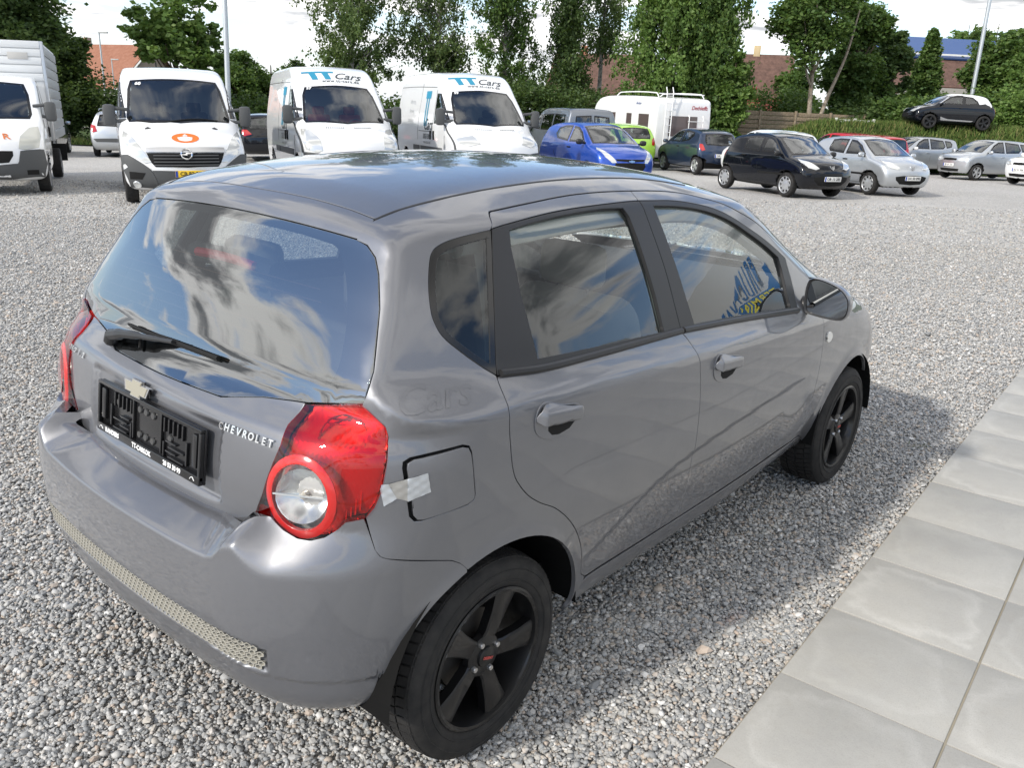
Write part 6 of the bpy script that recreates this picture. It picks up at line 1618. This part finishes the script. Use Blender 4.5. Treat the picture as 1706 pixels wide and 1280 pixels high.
def truck(root, f, fs, side, front):
    front('windscreen', [(0,1.34),(.80,1.36),(.84,1.44),(.80,1.80),(.72,2.00),(0,2.05)], M_CGLASS, sym=True, h=.10)
    for sg in (1,-1):
        front('headlight', [(sg*a,b) for a, b in [(.60,.84),(.72,.82),(.92,.86),(.96,1.05),(.92,1.22),(.78,1.20),(.64,1.05)]], mat('milky_headlamp', (.50,.50,.45), .25, .1, .6), off=.012, h=.06, depth=.015)
        front('bumper_corner', [(sg*a,b) for a, b in [(.42,.30),(.94,.32),(1.0,.55),(.98,.82),(.62,.80),(.58,.62)]], M_BUMP, off=.02, h=.07, depth=.02)
        front('fog_recess', [(sg*a,b) for a, b in [(.68,.38),(.86,.38),(.86,.46),(.68,.46)]], M_BLACKM, off=.024, h=.06)
    front('bumper_centre', [(0,.30),(.41,.30),(.57,.58),(0,.52)], M_BUMP, sym=True, off=.018, h=.08, depth=.02)
    front('grille', [(0,.56),(.42,.60),(.50,.72),(.50,.80),(0,.80)], M_BLACKM, sym=True, off=.006, h=.06)
    M = on_surf(fs, (0,.42,1.05), (-1,0,0), .006); decal('R', .20, root, M, mat('faded_orange_print', (.6,.18,.06), .5), bold=.004, name='bonnet_lettering')
    side('door_window', [(-.02,1.42),(-.95,1.36),(-.98,1.98),(-.72,1.98),(-.40,1.74)], M_CGLASS, h=.08)
    for L in ([(-1.04,.40),(-1.06,1.2),(-1.04,2.08)],):
        for sg in (-1,1): seam(fs, L, root, side=sg, r=.007)
    for sg in (-1,1): Geo().box((-.92, sg*1.02, 1.10), (.05,.05,.20), bev=.015).obj('door_handle', M_BLACKM, root)
    mirrors_van(root, -.02, .96, 1.50)
    # box body: each side boarded with ribbed panels
    box = empty('box_body', parent=root); box.parent = root
    M_BOX = mat('white_box_panel', (.68,.69,.69), .5); M_BOXG = mat('grey_box_panel', (.42,.43,.44), .45, .3)
    Geo().box((-3.35,0,1.88), (3.95,2.12,1.92), bev=.03).obj('core', M_BOX, box)
    for sg in (-1,1):
        for k in range(9): Geo().box((-3.35, sg*1.075, 1.04+.205*k), (3.9,.03,.175), bev=.010).obj('side_board', M_BOXG, box)
    for k in range(5): Geo().box((-1.360,0,2.16+.155*k), (.02,2.06,.135), bev=.006).obj('front_board', M_BOX, box)
    Geo().box((-1.345,.62,2.56), (.02,.36,.13), bev=.006).obj('vent_plate', mat('dull_plate', (.45,.44,.42), .6), box)
    for sg in (-1,1): Geo().box((-1.40, sg*1.06, 1.88), (.09,.07,1.94), bev=.02).obj('corner_post', M_ALU, box)
    Geo().box((-3.0,0,.62), (4.4,.8,.22)).obj('chassis', M_DARK, root)
    for sg in (-1,1): Geo().box((-4.75, sg*.95, .55), (.04,.30,.40)).obj('mud_flap', M_BLACKM, root)
tr = make_vehicle('box_truck', 'white box truck with ribbed grey sides cut off by the left edge', 'truck', None, (4.75,16.4,-115.4), BodyF(PCAB, ([.2,.3,.5,.9,1.2,1.5,2.0,2.2,2.4], [.92,.98,1.01,1.02,1.015,.985,.92,.87,.80]), 4.03, (.30,.02), .05, (.03,.01), .20, wr=.34, arch=.42, belt=1.25), M_VANW, dict(build=truck, wheel=(.335,.215,'van'), res=.055, cabin=(-.75,None,.62), dash=(-.02,1.30)))
# ---------------------------------------------------------------- second row and far cars seen from behind
OEST = dict(ws=[(0,1.04),(.62,1.04),(.50,1.40),(0,1.44)], rw=[(0,1.0),(.56,1.01),(.54,1.12),(.46,1.38),(0,1.42)],
    sw=[[(-.44,1.04),(-1.28,1.03),(-1.30,1.43),(-1.0,1.40),(-.72,1.27)], [(-1.36,1.03),(-2.12,1.06),(-2.10,1.43),(-1.38,1.44)], [(-2.18,1.06),(-2.80,1.14),(-2.72,1.36),(-2.18,1.43)]],
    tl=[(.56,.84),(.70,.80),(.76,.90),(.74,1.06),(.62,1.02)], mir=(-.42,.76,1.05), rplate='AM 45 872', rplate_z=.78, mm=M_SIL,
    seams=[[(-1.32,.30),(-1.33,.65),(-1.32,1.0)]], handles=[(-1.18,.90),(-2.05,.92)], hm=M_SIL)
def est_extra(root, f, fs, side, front):
    front('bumper_insert', [(0,.50),(.60,.50),(.70,.60),(0,.62)], M_BUMP, sym=True, rear=True, off=.012, h=.06)
    for sg in (-1,1): Geo().tube(catmull([(-1.15,sg*.52,1.50),(-1.3,sg*.52,1.555),(-2.5,sg*.52,1.57),(-2.75,sg*.52,1.52)], 4), .016, 6).obj('roof_rail', M_ALU, root)
BEST = lambda: BodyF(PESTATE, scale_w(1.05,1.03), 2.54, (.20,.10), wr=.31, arch=.365)
make_vehicle('silver_estate', 'silver estate car with roof rails seen from behind left of the low-roof van', 'car', GR, (14.3,30.4,57), BEST(), M_SIL, wspec(hatch(dict(OEST, extra=est_extra)), 'five', .31))
make_vehicle('dark_hatchback', 'dark hatchback seen from behind just right of the box truck', 'car', GR, (11.75,31.6,57), BEST(), M_DKG, wspec(hatch(dict(OEST, mm=M_DKG, hm=M_DKG)), 'five', .31))
make_vehicle('black_compact', 'black compact car seen from behind between two white vans', 'car', GR, (17.0,25.9,60), BodyF(PESTATE, scale_w(1.05,1.02), 2.54, (.20,.14), wr=.31, arch=.365), M_BLK, wspec(hatch(dict(OEST, mm=M_BLK, hm=M_BLK, tl=[(.46,.86),(.70,.80),(.77,.90),(.74,1.0),(.60,1.0)])), 'five', .31))
PVAN = [(.66,.26),(.86,.36),(.92,.55),(.90,.82),(.76,1.02),(.36,1.18),(-.30,1.62),(-.70,1.86),(-1.15,1.95),(-2.2,1.97),(-3.6,1.95),(-3.86,1.88),(-3.96,1.5),(-4.0,1.0),(-4.0,.5),(-3.9,.32),(-2,.28)]
def greyvan(root, f, fs, side, front):
    front('windscreen', [(0,1.22),(.72,1.22),(.64,1.74),(0,1.80)], M_CGLASS, sym=True, h=.1)
    for sg in (1,-1):
        front('rear_window', [(sg*a,b) for a, b in [(.05,1.12),(.68,1.14),(.62,1.68),(.05,1.72)]], M_CGLASS, rear=True, h=.1)
        front('tail_lamp', [(sg*a,b) for a, b in [(.80,.80),(.90,.80),(.88,1.25),(.80,1.25)]], M_REDL, rear=True, off=.01)
    for L in ([(.02,1.20),(-.92,1.16),(-.94,1.70),(-.60,1.70)], [(-1.02,1.16),(-2.25,1.16),(-2.25,1.74),(-1.04,1.73)], [(-2.35,1.16),(-3.6,1.16),(-3.5,1.72),(-2.35,1.74)]): side('side_window', L, M_CGLASS, h=.1)
    mirrors_van(root, -.05, .90, 1.30)
make_vehicle('grey_minibus', 'grey minibus van with dark windows behind the bright blue car', 'van', None, (26.0,19.4,57), BodyF(PVAN, ([.2,.3,.5,.9,1.2,1.5,1.85,2.1], [.86,.91,.94,.955,.94,.89,.80,.70]), 3.0, (.24,.04), .06, (.03,.01), .18, wr=.33, arch=.40, belt=1.1), M_GREYV, dict(build=greyvan, wheel=(.33,.21,'five'), res=.055, cabin=(-.75,-1.9,.55), dash=(-.05,1.15)))
# caravan: rounded shell, windows, rails and rear ladder (x forward to its draw-bar end)
def caravan():
    pose = (28.4,16.6,62); x, y, th = pose
    root = empty('white_caravan', 'white touring caravan with rear ladder and roof rails behind the parked cars', 'caravan', loc=(x,y,float(gz(x,y))-.05), rz=R(th))
    PC = [(-2.35,.45),(-2.40,.9),(-2.42,1.6),(-2.38,2.3),(-2.28,2.52),(-1.5,2.58),(1.2,2.58),(2.2,2.48),(2.62,2.20),(2.80,1.70),(2.82,1.2),(2.70,.75),(2.5,.45)]
    f = BodyF(PC, ([.3,.5,1.0,2.0,2.4,2.7], [1.10,1.14,1.15,1.15,1.13,1.05]), 1., (.03,.03), .01, (0,0), .14, cut=False)
    X, Q = surface_net(f, f.lo, f.hi, .08); g = Geo().add(X, [tuple(q) for q in Q.tolist()], gradn(f, X, .02)); M_CV = paint('caravan_white', (.80,.80,.79), 0., .4, False)
    g.obj('body', M_CV, root)
    M_CW = mat('caravan_window', (.10,.075,.075), .08, 0., .3)
    def sidewin(a, b, c, d):
        for sg in (-1,1):
            L = [(a,0,c),(b,0,c),(b,0,d),(a,0,d)]; pg = panel(f, L, (0,1,0), h=.1, off=.012, start=1.6, span=1.6, gap=0, depth=.012)
            w = (pg if sg < 0 else pg.mirror()).obj('window', M_CW, root)
            pf = panel(f, [(a-.05,0,c-.05),(b+.05,0,c-.05),(b+.05,0,d+.05),(a-.05,0,d+.05)], (0,1,0), [L], h=.1, off=.008, start=1.6, span=1.6, gap=0, depth=.01)
            (pf if sg < 0 else pf.mirror()).obj('frame', M_CV, w)
    for a, b in ((-1.85,-1.10),(-.55,-.15),(.75,1.55)): sidewin(a, b, 1.25, 1.95)
    L = [(0,y_,z_) for y_, z_ in ((-.55,1.22),(.62,1.22),(.62,1.92),(-.55,1.92))]
    panel(f, L, (1,0,0), h=.1, off=.012, start=4, span=4, gap=0, depth=.012).obj('window', M_CW, root)
    for sg in (-1,1): Geo().tube(catmull([(-2.1,sg*.95,2.56),(-1.9,sg*.95,2.70),(.8,sg*.95,2.70),(1.1,sg*.95,2.58)], 4), .022, 6).obj('roof_rail', M_WHITE, root)
    Geo().tube([(-2.1,-.95,2.68),(-2.1,.95,2.68)], .020, 6).obj('roof_rail', M_WHITE, root)
    lad = empty('ladder', parent=root); lad.parent = root
    for yy in (.60,.86): Geo().tube([(-2.50,yy,.7),(-2.50,yy,2.72),(-2.42,yy,2.90)], .020, 6).obj('rail', M_WHITE, lad)
    for k in range(8): Geo().tube([(-2.50,.60,.85+.25*k),(-2.50,.86,.85+.25*k)], .014, 6).obj('rung', M_WHITE, lad)
    rack = empty('bicycle_rack', parent=root); rack.parent = root
    for yy in (-.75,-.15): Geo().tube([(-2.47,yy,.9),(-2.52,yy,1.0),(-2.52,yy,1.9),(-2.45,yy,1.95)], .018, 6).obj('rack_tube', M_WHITE, rack)
    for zz in (1.15,1.5,1.75): Geo().tube([(-2.53,-.80,zz),(-2.53,-.10,zz)], .014, 6).obj('rack_tube', M_WHITE, rack)
    M = on_surf(f, (-3,-.62,2.22), (1,0,0), .004); decal('Dethleffs', .19, root, M, mat('dark_red_print', (.35,.02,.03), .5), shear=.3, bold=.002)
    M = on_surf(f, (-1.0,2,2.32), (0,-1,0), .004); decal('Beduin', .14, root, M, mat('navy_print', (.03,.07,.25), .5), shear=.3)
    for sg in (-1,1): bg_wheel(root, .2, 1.12, .32, .19, 'van', sg)
    Geo().box((0,0,.45), (4.6,1.9,.12)).obj('chassis', M_DARK, root)
    Geo().tube([(2.6,-.5,.45),(3.8,0,.45),(2.6,.5,.45)], .045, 6).obj('draw_bar', M_ALU, root)
    Geo().tube([(3.7,0,.45),(3.7,0,.0)], .03, 6).obj('jockey_wheel', M_DARK, root)
caravan()
# ---- trees placed across the background (depth, sideways offset)
tree('large_tree', 'tall dark leafy tree behind the box truck at the left edge', *(36, -21.45), 10.5, 2.9, 'broad', 21, L_DARK, 46000, .06, leaf=.105)
tree('large_tree', 'dark green tree right of the box truck, lower than its neighbour', *(42, -21.48), 6.0, 1.55, 'broad', 22, L_DARK, 26000, .05, leaf=.105)
tree('maple_tree', 'open-crowned bright green tree with loose branches above the low-roof van', *(40, -15.45), 7.1, 2.35, 'broad', 27, L_LIGHT, 12000, .12, leaf=.125, tight=.62)
for i, (s, l, H, R_) in enumerate(((52, -16.73)+(5.0,2.0),(54, -15.18)+(4.6,1.9),(50, -17.78)+(3.8,1.9),(56, -14.04)+(5.0,1.9))):
    tree('bushy_tree', ['bushy green tree just right of the tall left lamp post','bushy tree left of the leftmost birch, top of the gap','bushy tree right behind the low-roof van','bushy tree under the leftmost birch'][i], s, l, H, R_, 'broad', 30+i, [L_MID,L_LIGHT,L_MID,L_DARK][i], 15000, .05, leaf=.11)
tree('birch_tree', 'leftmost tall birch with drooping twigs above the van numbered 57', *(45, -8.54), 13, 2.9, 'weep', 41, L_BIRCH, 30000, .20, leaf=.078, lean=(.5,.6))
tree('birch_tree', 'tall thin birch showing much sky between the two lettered vans', *(47, -4.55), 14, 2.4, 'weep', 42, L_BIRCH, 19000, .22, leaf=.078)
tree('birch_tree', 'tall dense birch above the van numbered 59', *(47, -1.07), 13.5, 2.4, 'weep', 43, L_MID, 28000, .14, leaf=.078)
tree('birch_tree', 'narrow dark birch right of the van numbered 59', *(48, 2.19), 9.6, 1.55, 'weep', 44, L_DARK, 24000, .10, leaf=.078)
tree('birch_tree', 'sparse young birch with visible white trunk left of the weeping birch', *(50, 4.10), 11.5, 1.3, 'weep', 45, L_BIRCH, 8000, .42, leaf=.078)
tree('weeping_birch', 'broad weeping birch with long hanging green strands behind the caravan', *(42, 6.76), 12.5, 2.55, 'weep', 46, L_LIGHT, 60000, .10, leaf=.088, strand=1.0)
tree('weeping_birch', 'smaller weeping birch hanging over the right end of the caravan', *(41, 8.46), 8.6, 1.25, 'weep', 47, L_MID, 26000, .06, leaf=.088, strand=1.0)
tree('leafy_tree', 'light green leafy tree right of the caravan', *(40, 9.22), 5.0, .85, 'broad', 48, L_LIGHT, 15000, .05, leaf=.095)
tree('forked_tree', 'leaning tree with bare pale forked trunk behind the wooden fence', *(42, 13.49), 8.0, 2.0, 'broad', 49, L_MID, 17000, .42, leaf=.095, zoff=.5, lean=(-.5,.6), two=True, bm_=bark('pale_bark', (.20,.165,.125), (.36,.31,.25), 8), trunk_r=.15)
tree('dense_tree', 'dense dark green tree right of the forked trunk', *(45, 16.25), 7.9, 1.9, 'broad', 50, L_MID, 40000, .08, leaf=.10, zoff=.6)
tree('dense_tree', 'dense tree sloping down towards the blue roof', *(47, 18.53), 6.9, 1.3, 'broad', 51, L_DARK, 26000, .06, leaf=.10, zoff=.6)
tree('conical_tree', 'pointed conical tree left of the blue-roofed building', *(50, 21.97), 5.6, 1.45, 'cone', 52, L_MID, 22000, .05, leaf=.095, zoff=1.3)
tree('large_tree', 'large spreading tree behind the right lamp post at the right edge', *(47, 24.95), 5.8, 2.2, 'broad', 53, L_MID, 40000, .03, leaf=.105, zoff=1.3)
tree('large_tree', 'tree mass at the far right edge behind the display car', *(44, 24.93), 6.6, 2.0, 'broad', 54, L_LIGHT, 24000, .03, leaf=.105, zoff=1.3)
tree('far_tree', 'distant low tree filling the gap between the house and the forked trunk', *(66, 19.70), 5.2, 1.9, 'broad', 57, L_MID, 9000, .03, leaf=.14, zoff=1.0)
tree('far_tree', 'distant round tree above the blue roof', *(96, 45.69), 11.5, 3.0, 'broad', 55, L_LIGHT, 9000, .05, leaf=.22, zoff=2)
tree('far_tree', 'distant dark tree between the blue roof and the right lamp post', *(84, 42.60), 10.2, 2.6, 'broad', 56, L_DARK, 8000, .05, leaf=.2, zoff=2)
SHR = (((41, -22.53),2.6,2.2,L_DARK,'behind the box truck'),((43, -20.41),2.8,2.0,L_DARK,'left of the silver estate'),((45, -18.91),2.2,2.2,L_DARK,'behind the silver estate'),((44, -13.12),2.2,2.3,L_DARK,'behind the gap right of the low-roof van'),
    ((43, -9.62),2.4,2.5,L_MID,'behind the van numbered 57 and its left mirror'),((43, -6.71),2.3,2.4,L_DARK,'behind the right shoulder of the van with red seats'),((44, -3.90),2.5,2.3,L_MID,'in the gap between the lettered vans'),((44, -1.24),2.9,2.3,L_DARK,'behind the left flank of the van with narrow headlights'),((45, 1.00),3.2,2.1,L_DARK,'right of the van numbered 59, darkest one'),
    ((46, 3.18),2.7,1.9,L_DARK,'above the grey minibus'),((48, 6.05),3.0,2.2,L_DARK,'behind the left half of the caravan'),((47, 8.76),3.0,2.1,L_DARK,'behind the right half of the caravan'),((44, 10.73),1.9,.9,L_MID,'beside the red shed'),((50, 14.32),3.0,2.0,L_MID,'behind the wooden fence'),
    ((44, 16.12),2.2,2.0,L_DARK,'behind the white lattice'),((44, 17.88),2.1,1.7,L_MID,'left of the display car'),((44, 19.48),2.0,1.6,L_MID,'behind the bonnet of the display car'),((42.5, 22.68),2.2,1.5,L_MID,'right of the display car'),((41.5, 23.24),2.5,1.6,L_LIGHT,'at the right edge beside the display car'))
for i, ((s, l), H, R_, m_, where) in enumerate(SHR):
    shrub('green shrub ' + where, s, l, H, R_, 70+i, m_, 9000, zoff=(1.4 if i >= 15 else (.5 if i >= 12 else 0.)), leaf=.085)
# ---------------------------------------------------------------- houses
def roof_tiles(name, a, b):
    m = mat(name, a, .8, spec=.2); t = NT(m); c = t.coord('Object'); w = t.new('ShaderNodeTexWave'); w.inputs['Scale'].default_value = 3.2; t.link(c, w.inputs['Vector'])
    t.link(t.ramp(t.noise(3, 5, .6, c), [(.35,a),(.7,b)]), t.b.inputs['Base Color']); t.link(t.bump(w.outputs[1], .5, .04), t.b.inputs['Normal']); return m
def wall_mat(name, a, b):
    m = mat(name, a, .9, spec=.15); t = NT(m); c = t.coord('Object'); br = t.new('ShaderNodeTexBrick'); br.inputs['Scale'].default_value = 4.5; t.link(c, br.inputs['Vector'])
    br.inputs['Color1'].default_value = (*a,1); br.inputs['Color2'].default_value = (*b,1); br.inputs['Mortar'].default_value = (.35,.33,.30,1); t.link(br.outputs[0], t.b.inputs['Base Color']); return m
R_ORANGE = roof_tiles('orange_roof_tiles', (.27,.12,.075), (.34,.165,.11)); R_BROWN = roof_tiles('brown_roof_tiles', (.10,.060,.048), (.17,.10,.08)); R_DARK = roof_tiles('dark_roof_tiles', (.05,.05,.055), (.09,.09,.095))
W_YEL = wall_mat('yellow_brick', (.52,.40,.22), (.58,.46,.28)); W_RED = wall_mat('red_brick', (.30,.12,.075), (.38,.16,.10)); W_WHITE = mat('white_wall', (.70,.70,.68), .85)
def house(name, label, s, l, rot, L, Wd, hw, hr, wm, rm, wins=(), zoff=0., over=.35, dormer=False):
    """gable house: ridge along local x; windows as (face, position, z, w, h); faces F front (-y), G gable (+x), H gable (-x)"""
    x, y = fd(s, l); root = empty(name, label, 'house', None, loc=(x,y,float(gz(x,y))+zoff), rz=YAW+R(rot))
    V = [(-L/2,-Wd/2,-.5),(L/2,-Wd/2,-.5),(L/2,Wd/2,-.5),(-L/2,Wd/2,-.5),(-L/2,-Wd/2,hw),(L/2,-Wd/2,hw),(L/2,Wd/2,hw),(-L/2,Wd/2,hw),(-L/2,0,hr-.08),(L/2,0,hr-.08)]
    Geo().add(V, [(0,1,5,4),(2,3,7,6),(1,2,6,9,5),(3,0,4,8,7)]).obj('wall', wm, root, smooth=False)
    rf = empty('roof', parent=root); rf.parent = root
    for sg in (-1,1):
        a = np.array([0, sg*(Wd/2+over), hw - over*(hr-hw)/(Wd/2)]); b = np.array([0,0,hr]); n = np.cross([1,0,0], b-a); n = n/np.linalg.norm(n)*.12; n = n if n[2] > 0 else -n
        q = [np.array([e*(L/2+over),0,0]) + p for e, p in ((-1,a),(1,a),(1,b),(-1,b))]
        Geo().add([*q, *[p+n for p in q]], [(0,1,2,3),(4,5,6,7),(0,1,5,4),(1,2,6,5),(2,3,7,6),(3,0,4,7)]).obj('slope', rm, rf, smooth=False)
    for e in (-1,1):
        for sg in (-1,1):
            a = np.array([e*(L/2+over+.02), sg*(Wd/2+over), hw - over*(hr-hw)/(Wd/2)-.05]); b = np.array([e*(L/2+over+.02),0,hr-.02]); Geo().tube([a,b], .09, 4).obj('barge_board', W_WHITE, rf)
    Geo().box((L*.22,0,hr+.25), (.5,.5,.9), bev=.02).obj('chimney', wm, rf)
    for fc, p, z, w, h in wins:
        wn_ = empty('window', parent=root); wn_.parent = root
        if fc == 'F': c, d, e = (p,-Wd/2-.03,z), (w,.06,h), (0,-.035,0)
        elif fc == 'G': c, d, e = (L/2+.03,p,z), (.06,w,h), (.035,0,0)
        else: c, d, e = (-L/2-.03,p,z), (.06,w,h), (-.035,0,0)
        Geo().box(c, d).obj('frame', W_WHITE, wn_); dd = [q*.84 if q > .1 else q for q in d]; Geo().box(np.array(c)+e, dd).obj('pane', M_CGLASS, wn_)
    return root
house('orange_roofed_house', 'far house with large orange tiled roof left of the maple tree', 86, -39.64, 62, 12, 8, 3.0, 6.6, wall_mat('brown_brick', (.24,.14,.10), (.30,.18,.13)), R_ORANGE, [('F',-2,1.6,1.2,1.2),('F',2,1.6,1.2,1.2)], zoff=.3)
house('brick_gable_house', 'red brick gabled house glimpsed between the birches', 78, 6.70, 72, 8, 7, 2.8, 6.6, W_RED, R_BROWN, [('H',-1.4,1.6,1.1,1.1),('H',1.4,1.6,1.1,1.1),('H',0,4.4,1.0,1.0)], zoff=.3)
house('yellow_house', 'yellow brick house with dark roof between the leafy tree and the forked tree', 70, 18.37, 76, 3.4, 6, 2.6, 5.6, W_YEL, R_BROWN, [('F',-2.6,1.5,1.3,1.3),('F',.2,1.5,1.2,1.3),('H',0,4.3,1.0,1.1)], zoff=1.2)
house('red_shed', 'small red wooden shed in front of the yellow house', 56, 14.62, 80, 2.4, 1.9, 1.4, 2.1, mat('red_wood', (.22,.03,.025), .8), mat('shed_roof', (.17,.035,.03), .85), [], zoff=1.1, over=.15)
def hall():
    s = 78; x, y = fd(s, 35.21); root = empty('blue_roofed_hall', 'long building with bright blue roof above brown tiles behind the display car', 'building', loc=(x,y,float(gz(x,y))+1.6), rz=YAW-R(90)+R(6))
    Geo().box((0,0,1.5), (11,8,4.4)).obj('wall', W_RED, root)
    Geo().box((0,-2.0,5.0), (11.4,4.4,.16), Matrix.Rotation(.62,3,'X')).obj('tiled_slope', R_BROWN, root)
    Geo().box((0,.6,7.0), (11.6,3.4,.14), Matrix.Rotation(.55,3,'X')).obj('blue_roof', mat('blue_sheet_roof', (.025,.075,.22), .45, 0., .1), root)
    Geo().box((0,-.9,6.42), (11.5,.12,.14)).obj('gutter', W_WHITE, root)
hall()
# ---------------------------------------------------------------- fences, lamp posts
M_WOOD = bark('weathered_wood', (.20,.155,.105), (.29,.235,.17), 12); M_POST = mat('galvanised_steel', (.50,.53,.55), .45, .6)
def plank_fence(name, label, s0, l0, s1, l1, h, zoff, n, rows, m):
    root = None; A = np.array(fd(s0,l0)); Bp = np.array(fd(s1,l1)); d = (Bp-A); Ln = np.linalg.norm(d); a = math.atan2(d[1],d[0])
    root = empty(name, label, 'fence', loc=(A[0],A[1],float(gz(*A))+zoff), rz=a); bay = Ln/n; dzz = (float(gz(*Bp))-float(gz(*A)))/Ln; p0 = q0 = None
    for k in range(n+1):
        if p0 is None: p0 = o = Geo().box((0,0,h/2), (.10,.10,h+.1), bev=.01).obj('post', m, root)
        else: o = p0.copy(); COL.objects.link(o)
        o.location = (k*bay,0,k*bay*dzz)
    for k in range(n):
        for r_ in range(rows):
            if q0 is None: q0 = o = Geo().box((0,0,0), (bay-.11,.024,h/rows*.90), bev=.004).obj('plank', m, root)
            else: o = q0.copy(); COL.objects.link(o)
            o.location = ((k+.5)*bay, .02*(-1)**r_, h/rows*(r_+.5) + (k+.5)*bay*dzz)
    return root
plank_fence('wooden_fence', 'weathered brown wooden plank fence below the forked tree', 41, 9.15, 42.5, 16.14, 1.75, .55, 4, 9, M_WOOD)
plank_fence('white_lattice_fence', 'low white board fence panels left of the display car', 40, 13.94, 40.3, 15.73, .52, 1.55, 2, 3, mat('white_fence_paint', (.74,.74,.70), .7))
plank_fence('white_rail_fence', 'white two-rail fence on the grass behind the silver estate', 44.5, -24.45, 44.5, -16.28, 1.0, .25, 5, 2, mat('grey_white_wood', (.52,.52,.49), .8))
for o in list(bpy.data.objects):
    if o.name.startswith('plank') and o.parent and o.parent.name == 'white_rail_fence': o.scale = (1,1,.28)
    if o.name.startswith('post') and o.parent and o.parent.name == 'white_rail_fence': o.scale = (1,1,1)
def pole(name, label, s, l, H, r0, r1, zoff=0., arm=False, lean=(0,0)):
    x, y = fd(s, l); root = empty(name, label, 'lamp post', 'lamp posts', loc=(x,y,float(gz(x,y))+zoff), rz=YAW-R(90))
    Geo().tube([(0,0,-.2),(lean[0]*.5,0,H*.5),(lean[0],0,H)], [r0,(r0+r1)/2,r1], 12).obj('post', M_POST, root); Geo().tube([(0,0,-.1),(0,0,.9)], r0*1.25, 12).obj('base_sleeve', M_POST, root)
    if arm: Geo().box((lean[0]+.28,0,H), (.62,.20,.10), bev=.03).obj('lamp_head', mat('lamp_head_grey', (.45,.46,.46), .5), root)
    else: Geo().tube([(lean[0],0,H-.1),(lean[0],-.2,H+.25),(lean[0],-1.2,H+.5)], .05, 8).obj('bracket', M_POST, root); Geo().box((lean[0],-1.5,H+.5), (.25,.7,.12), bev=.04).obj('lamp_head', mat('lamp_head_grey', (.45,.46,.46), .5), root)
pole('lamp_post', 'tall grey lamp post rising behind the low-roof van', 30, -9.96, 9.5, .095, .065, lean=(.25,0))
pole('lamp_post', 'tall grey lamp post behind the black display car', 44, 21.73, 10.5, .11, .07, zoff=1.5, lean=(-.15,0))
pole('street_lamp', 'small street lamp with flat head between the dark tree and the maple', 60, -28.07, 5.9, .07, .045, zoff=.2, arm=True)
pole('flag_pole', 'thin white pole beside the orange-roofed house', 78, -35.64, 5.0, .05, .04, zoff=.3, arm=True)
# display car on the bank
_s = (ADAM_POSE[0]-CAM[0])*FX + (ADAM_POSE[1]-CAM[1])*FY; _l = (ADAM_POSE[0]-CAM[0])*FY - (ADAM_POSE[1]-CAM[1])*FX
make_vehicle('black_display_car', 'black small car with white roof standing on the grass bank', 'car', None, ADAM_POSE, BodyF(PADAM, scale_w(1.04), 2.31, (.22,.16), wr=.30, arch=.35), M_BLK, wspec(hatch(OADAM), 'blackfive', .30, mats=[M_WHT], zones=[(adam_zone, 2)]), dz=1.82)
# ---------------------------------------------------------------- the sales building on the right (seen only mirrored in the car's glass)
def showroom():
    root = empty('showroom', 'white showroom with blue and yellow sign mirrored in the front door window', 'building', loc=(0,0,float(gz(15,-7))))
    W_ = mat('showroom_wall', (.66,.66,.64), .8)
    def block(x0, x1, y0, y1, h, ridge):
        ym = (y0+y1)/2
        return Geo().add([(x0,y0,-.6),(x1,y0,-.6),(x1,y1,-.6),(x0,y1,-.6),(x0,y0,h),(x1,y0,h),(x1,y1,h),(x0,y1,h),(x0,ym,ridge),(x1,ym,ridge)], [(0,1,5,4),(2,3,7,6),(1,2,6,9,5),(3,0,4,8,7),(4,5,9,8),(6,7,8,9)])
    block(2.5,15.4,-16,-9.6,4.6,4.7).obj('wall', W_, root, smooth=False)
    block(15.0,27,-9.5,-3.3,3.95,4.2).obj('wall', W_, root, smooth=False)
    for x0, x1, z0, z1 in ((6.6,8.6,3.1,4.2),(9.2,12.6,3.1,4.2),(3.2,5.6,3.1,4.2),(4,6,0,2.2),(8,12,.6,2.2)):
        w = Geo().box(((x0+x1)/2,-9.57,(z0+z1)/2), (x1-x0,.10,z1-z0)).obj('window', M_WHITE, root); Geo().box(((x0+x1)/2,-9.50,(z0+z1)/2), (x1-x0-.14,.03,z1-z0-.14)).obj('pane', M_CGLASS, w)
    sign = empty('sign', parent=root); sign.parent = root; MB_ = mat('sign_blue', (.02,.16,.42), .5); MY_ = mat('sign_yellow', (.85,.72,.05), .5)
    Geo().box((14.96,-6.4,2.95), (.06,3.0,.40)).obj('blue_band', MB_, sign)
    Mx = basis((0,-1,0),(0,0,1),(14.92,-6.4,2.94)); decal('TERMINALEN', .385, sign, Mx, MY_, bold=.008, spacing=1.12)
    Mx = basis((0,-1,0),(0,0,1),(14.96,-6.4,3.33)); decal('BRUGTVARE', .34, sign, Mx, MB_, bold=.008, spacing=1.15)
    Geo().prism([(-.5,-.1),(.2,.1),(.55,.14),(.1,-.02)], .02).obj('emblem', MB_, sign, smooth=False).matrix_local = Matrix(basis((0,-1,0),(0,0,1),(14.96,-8.45,3.2)))
showroom()
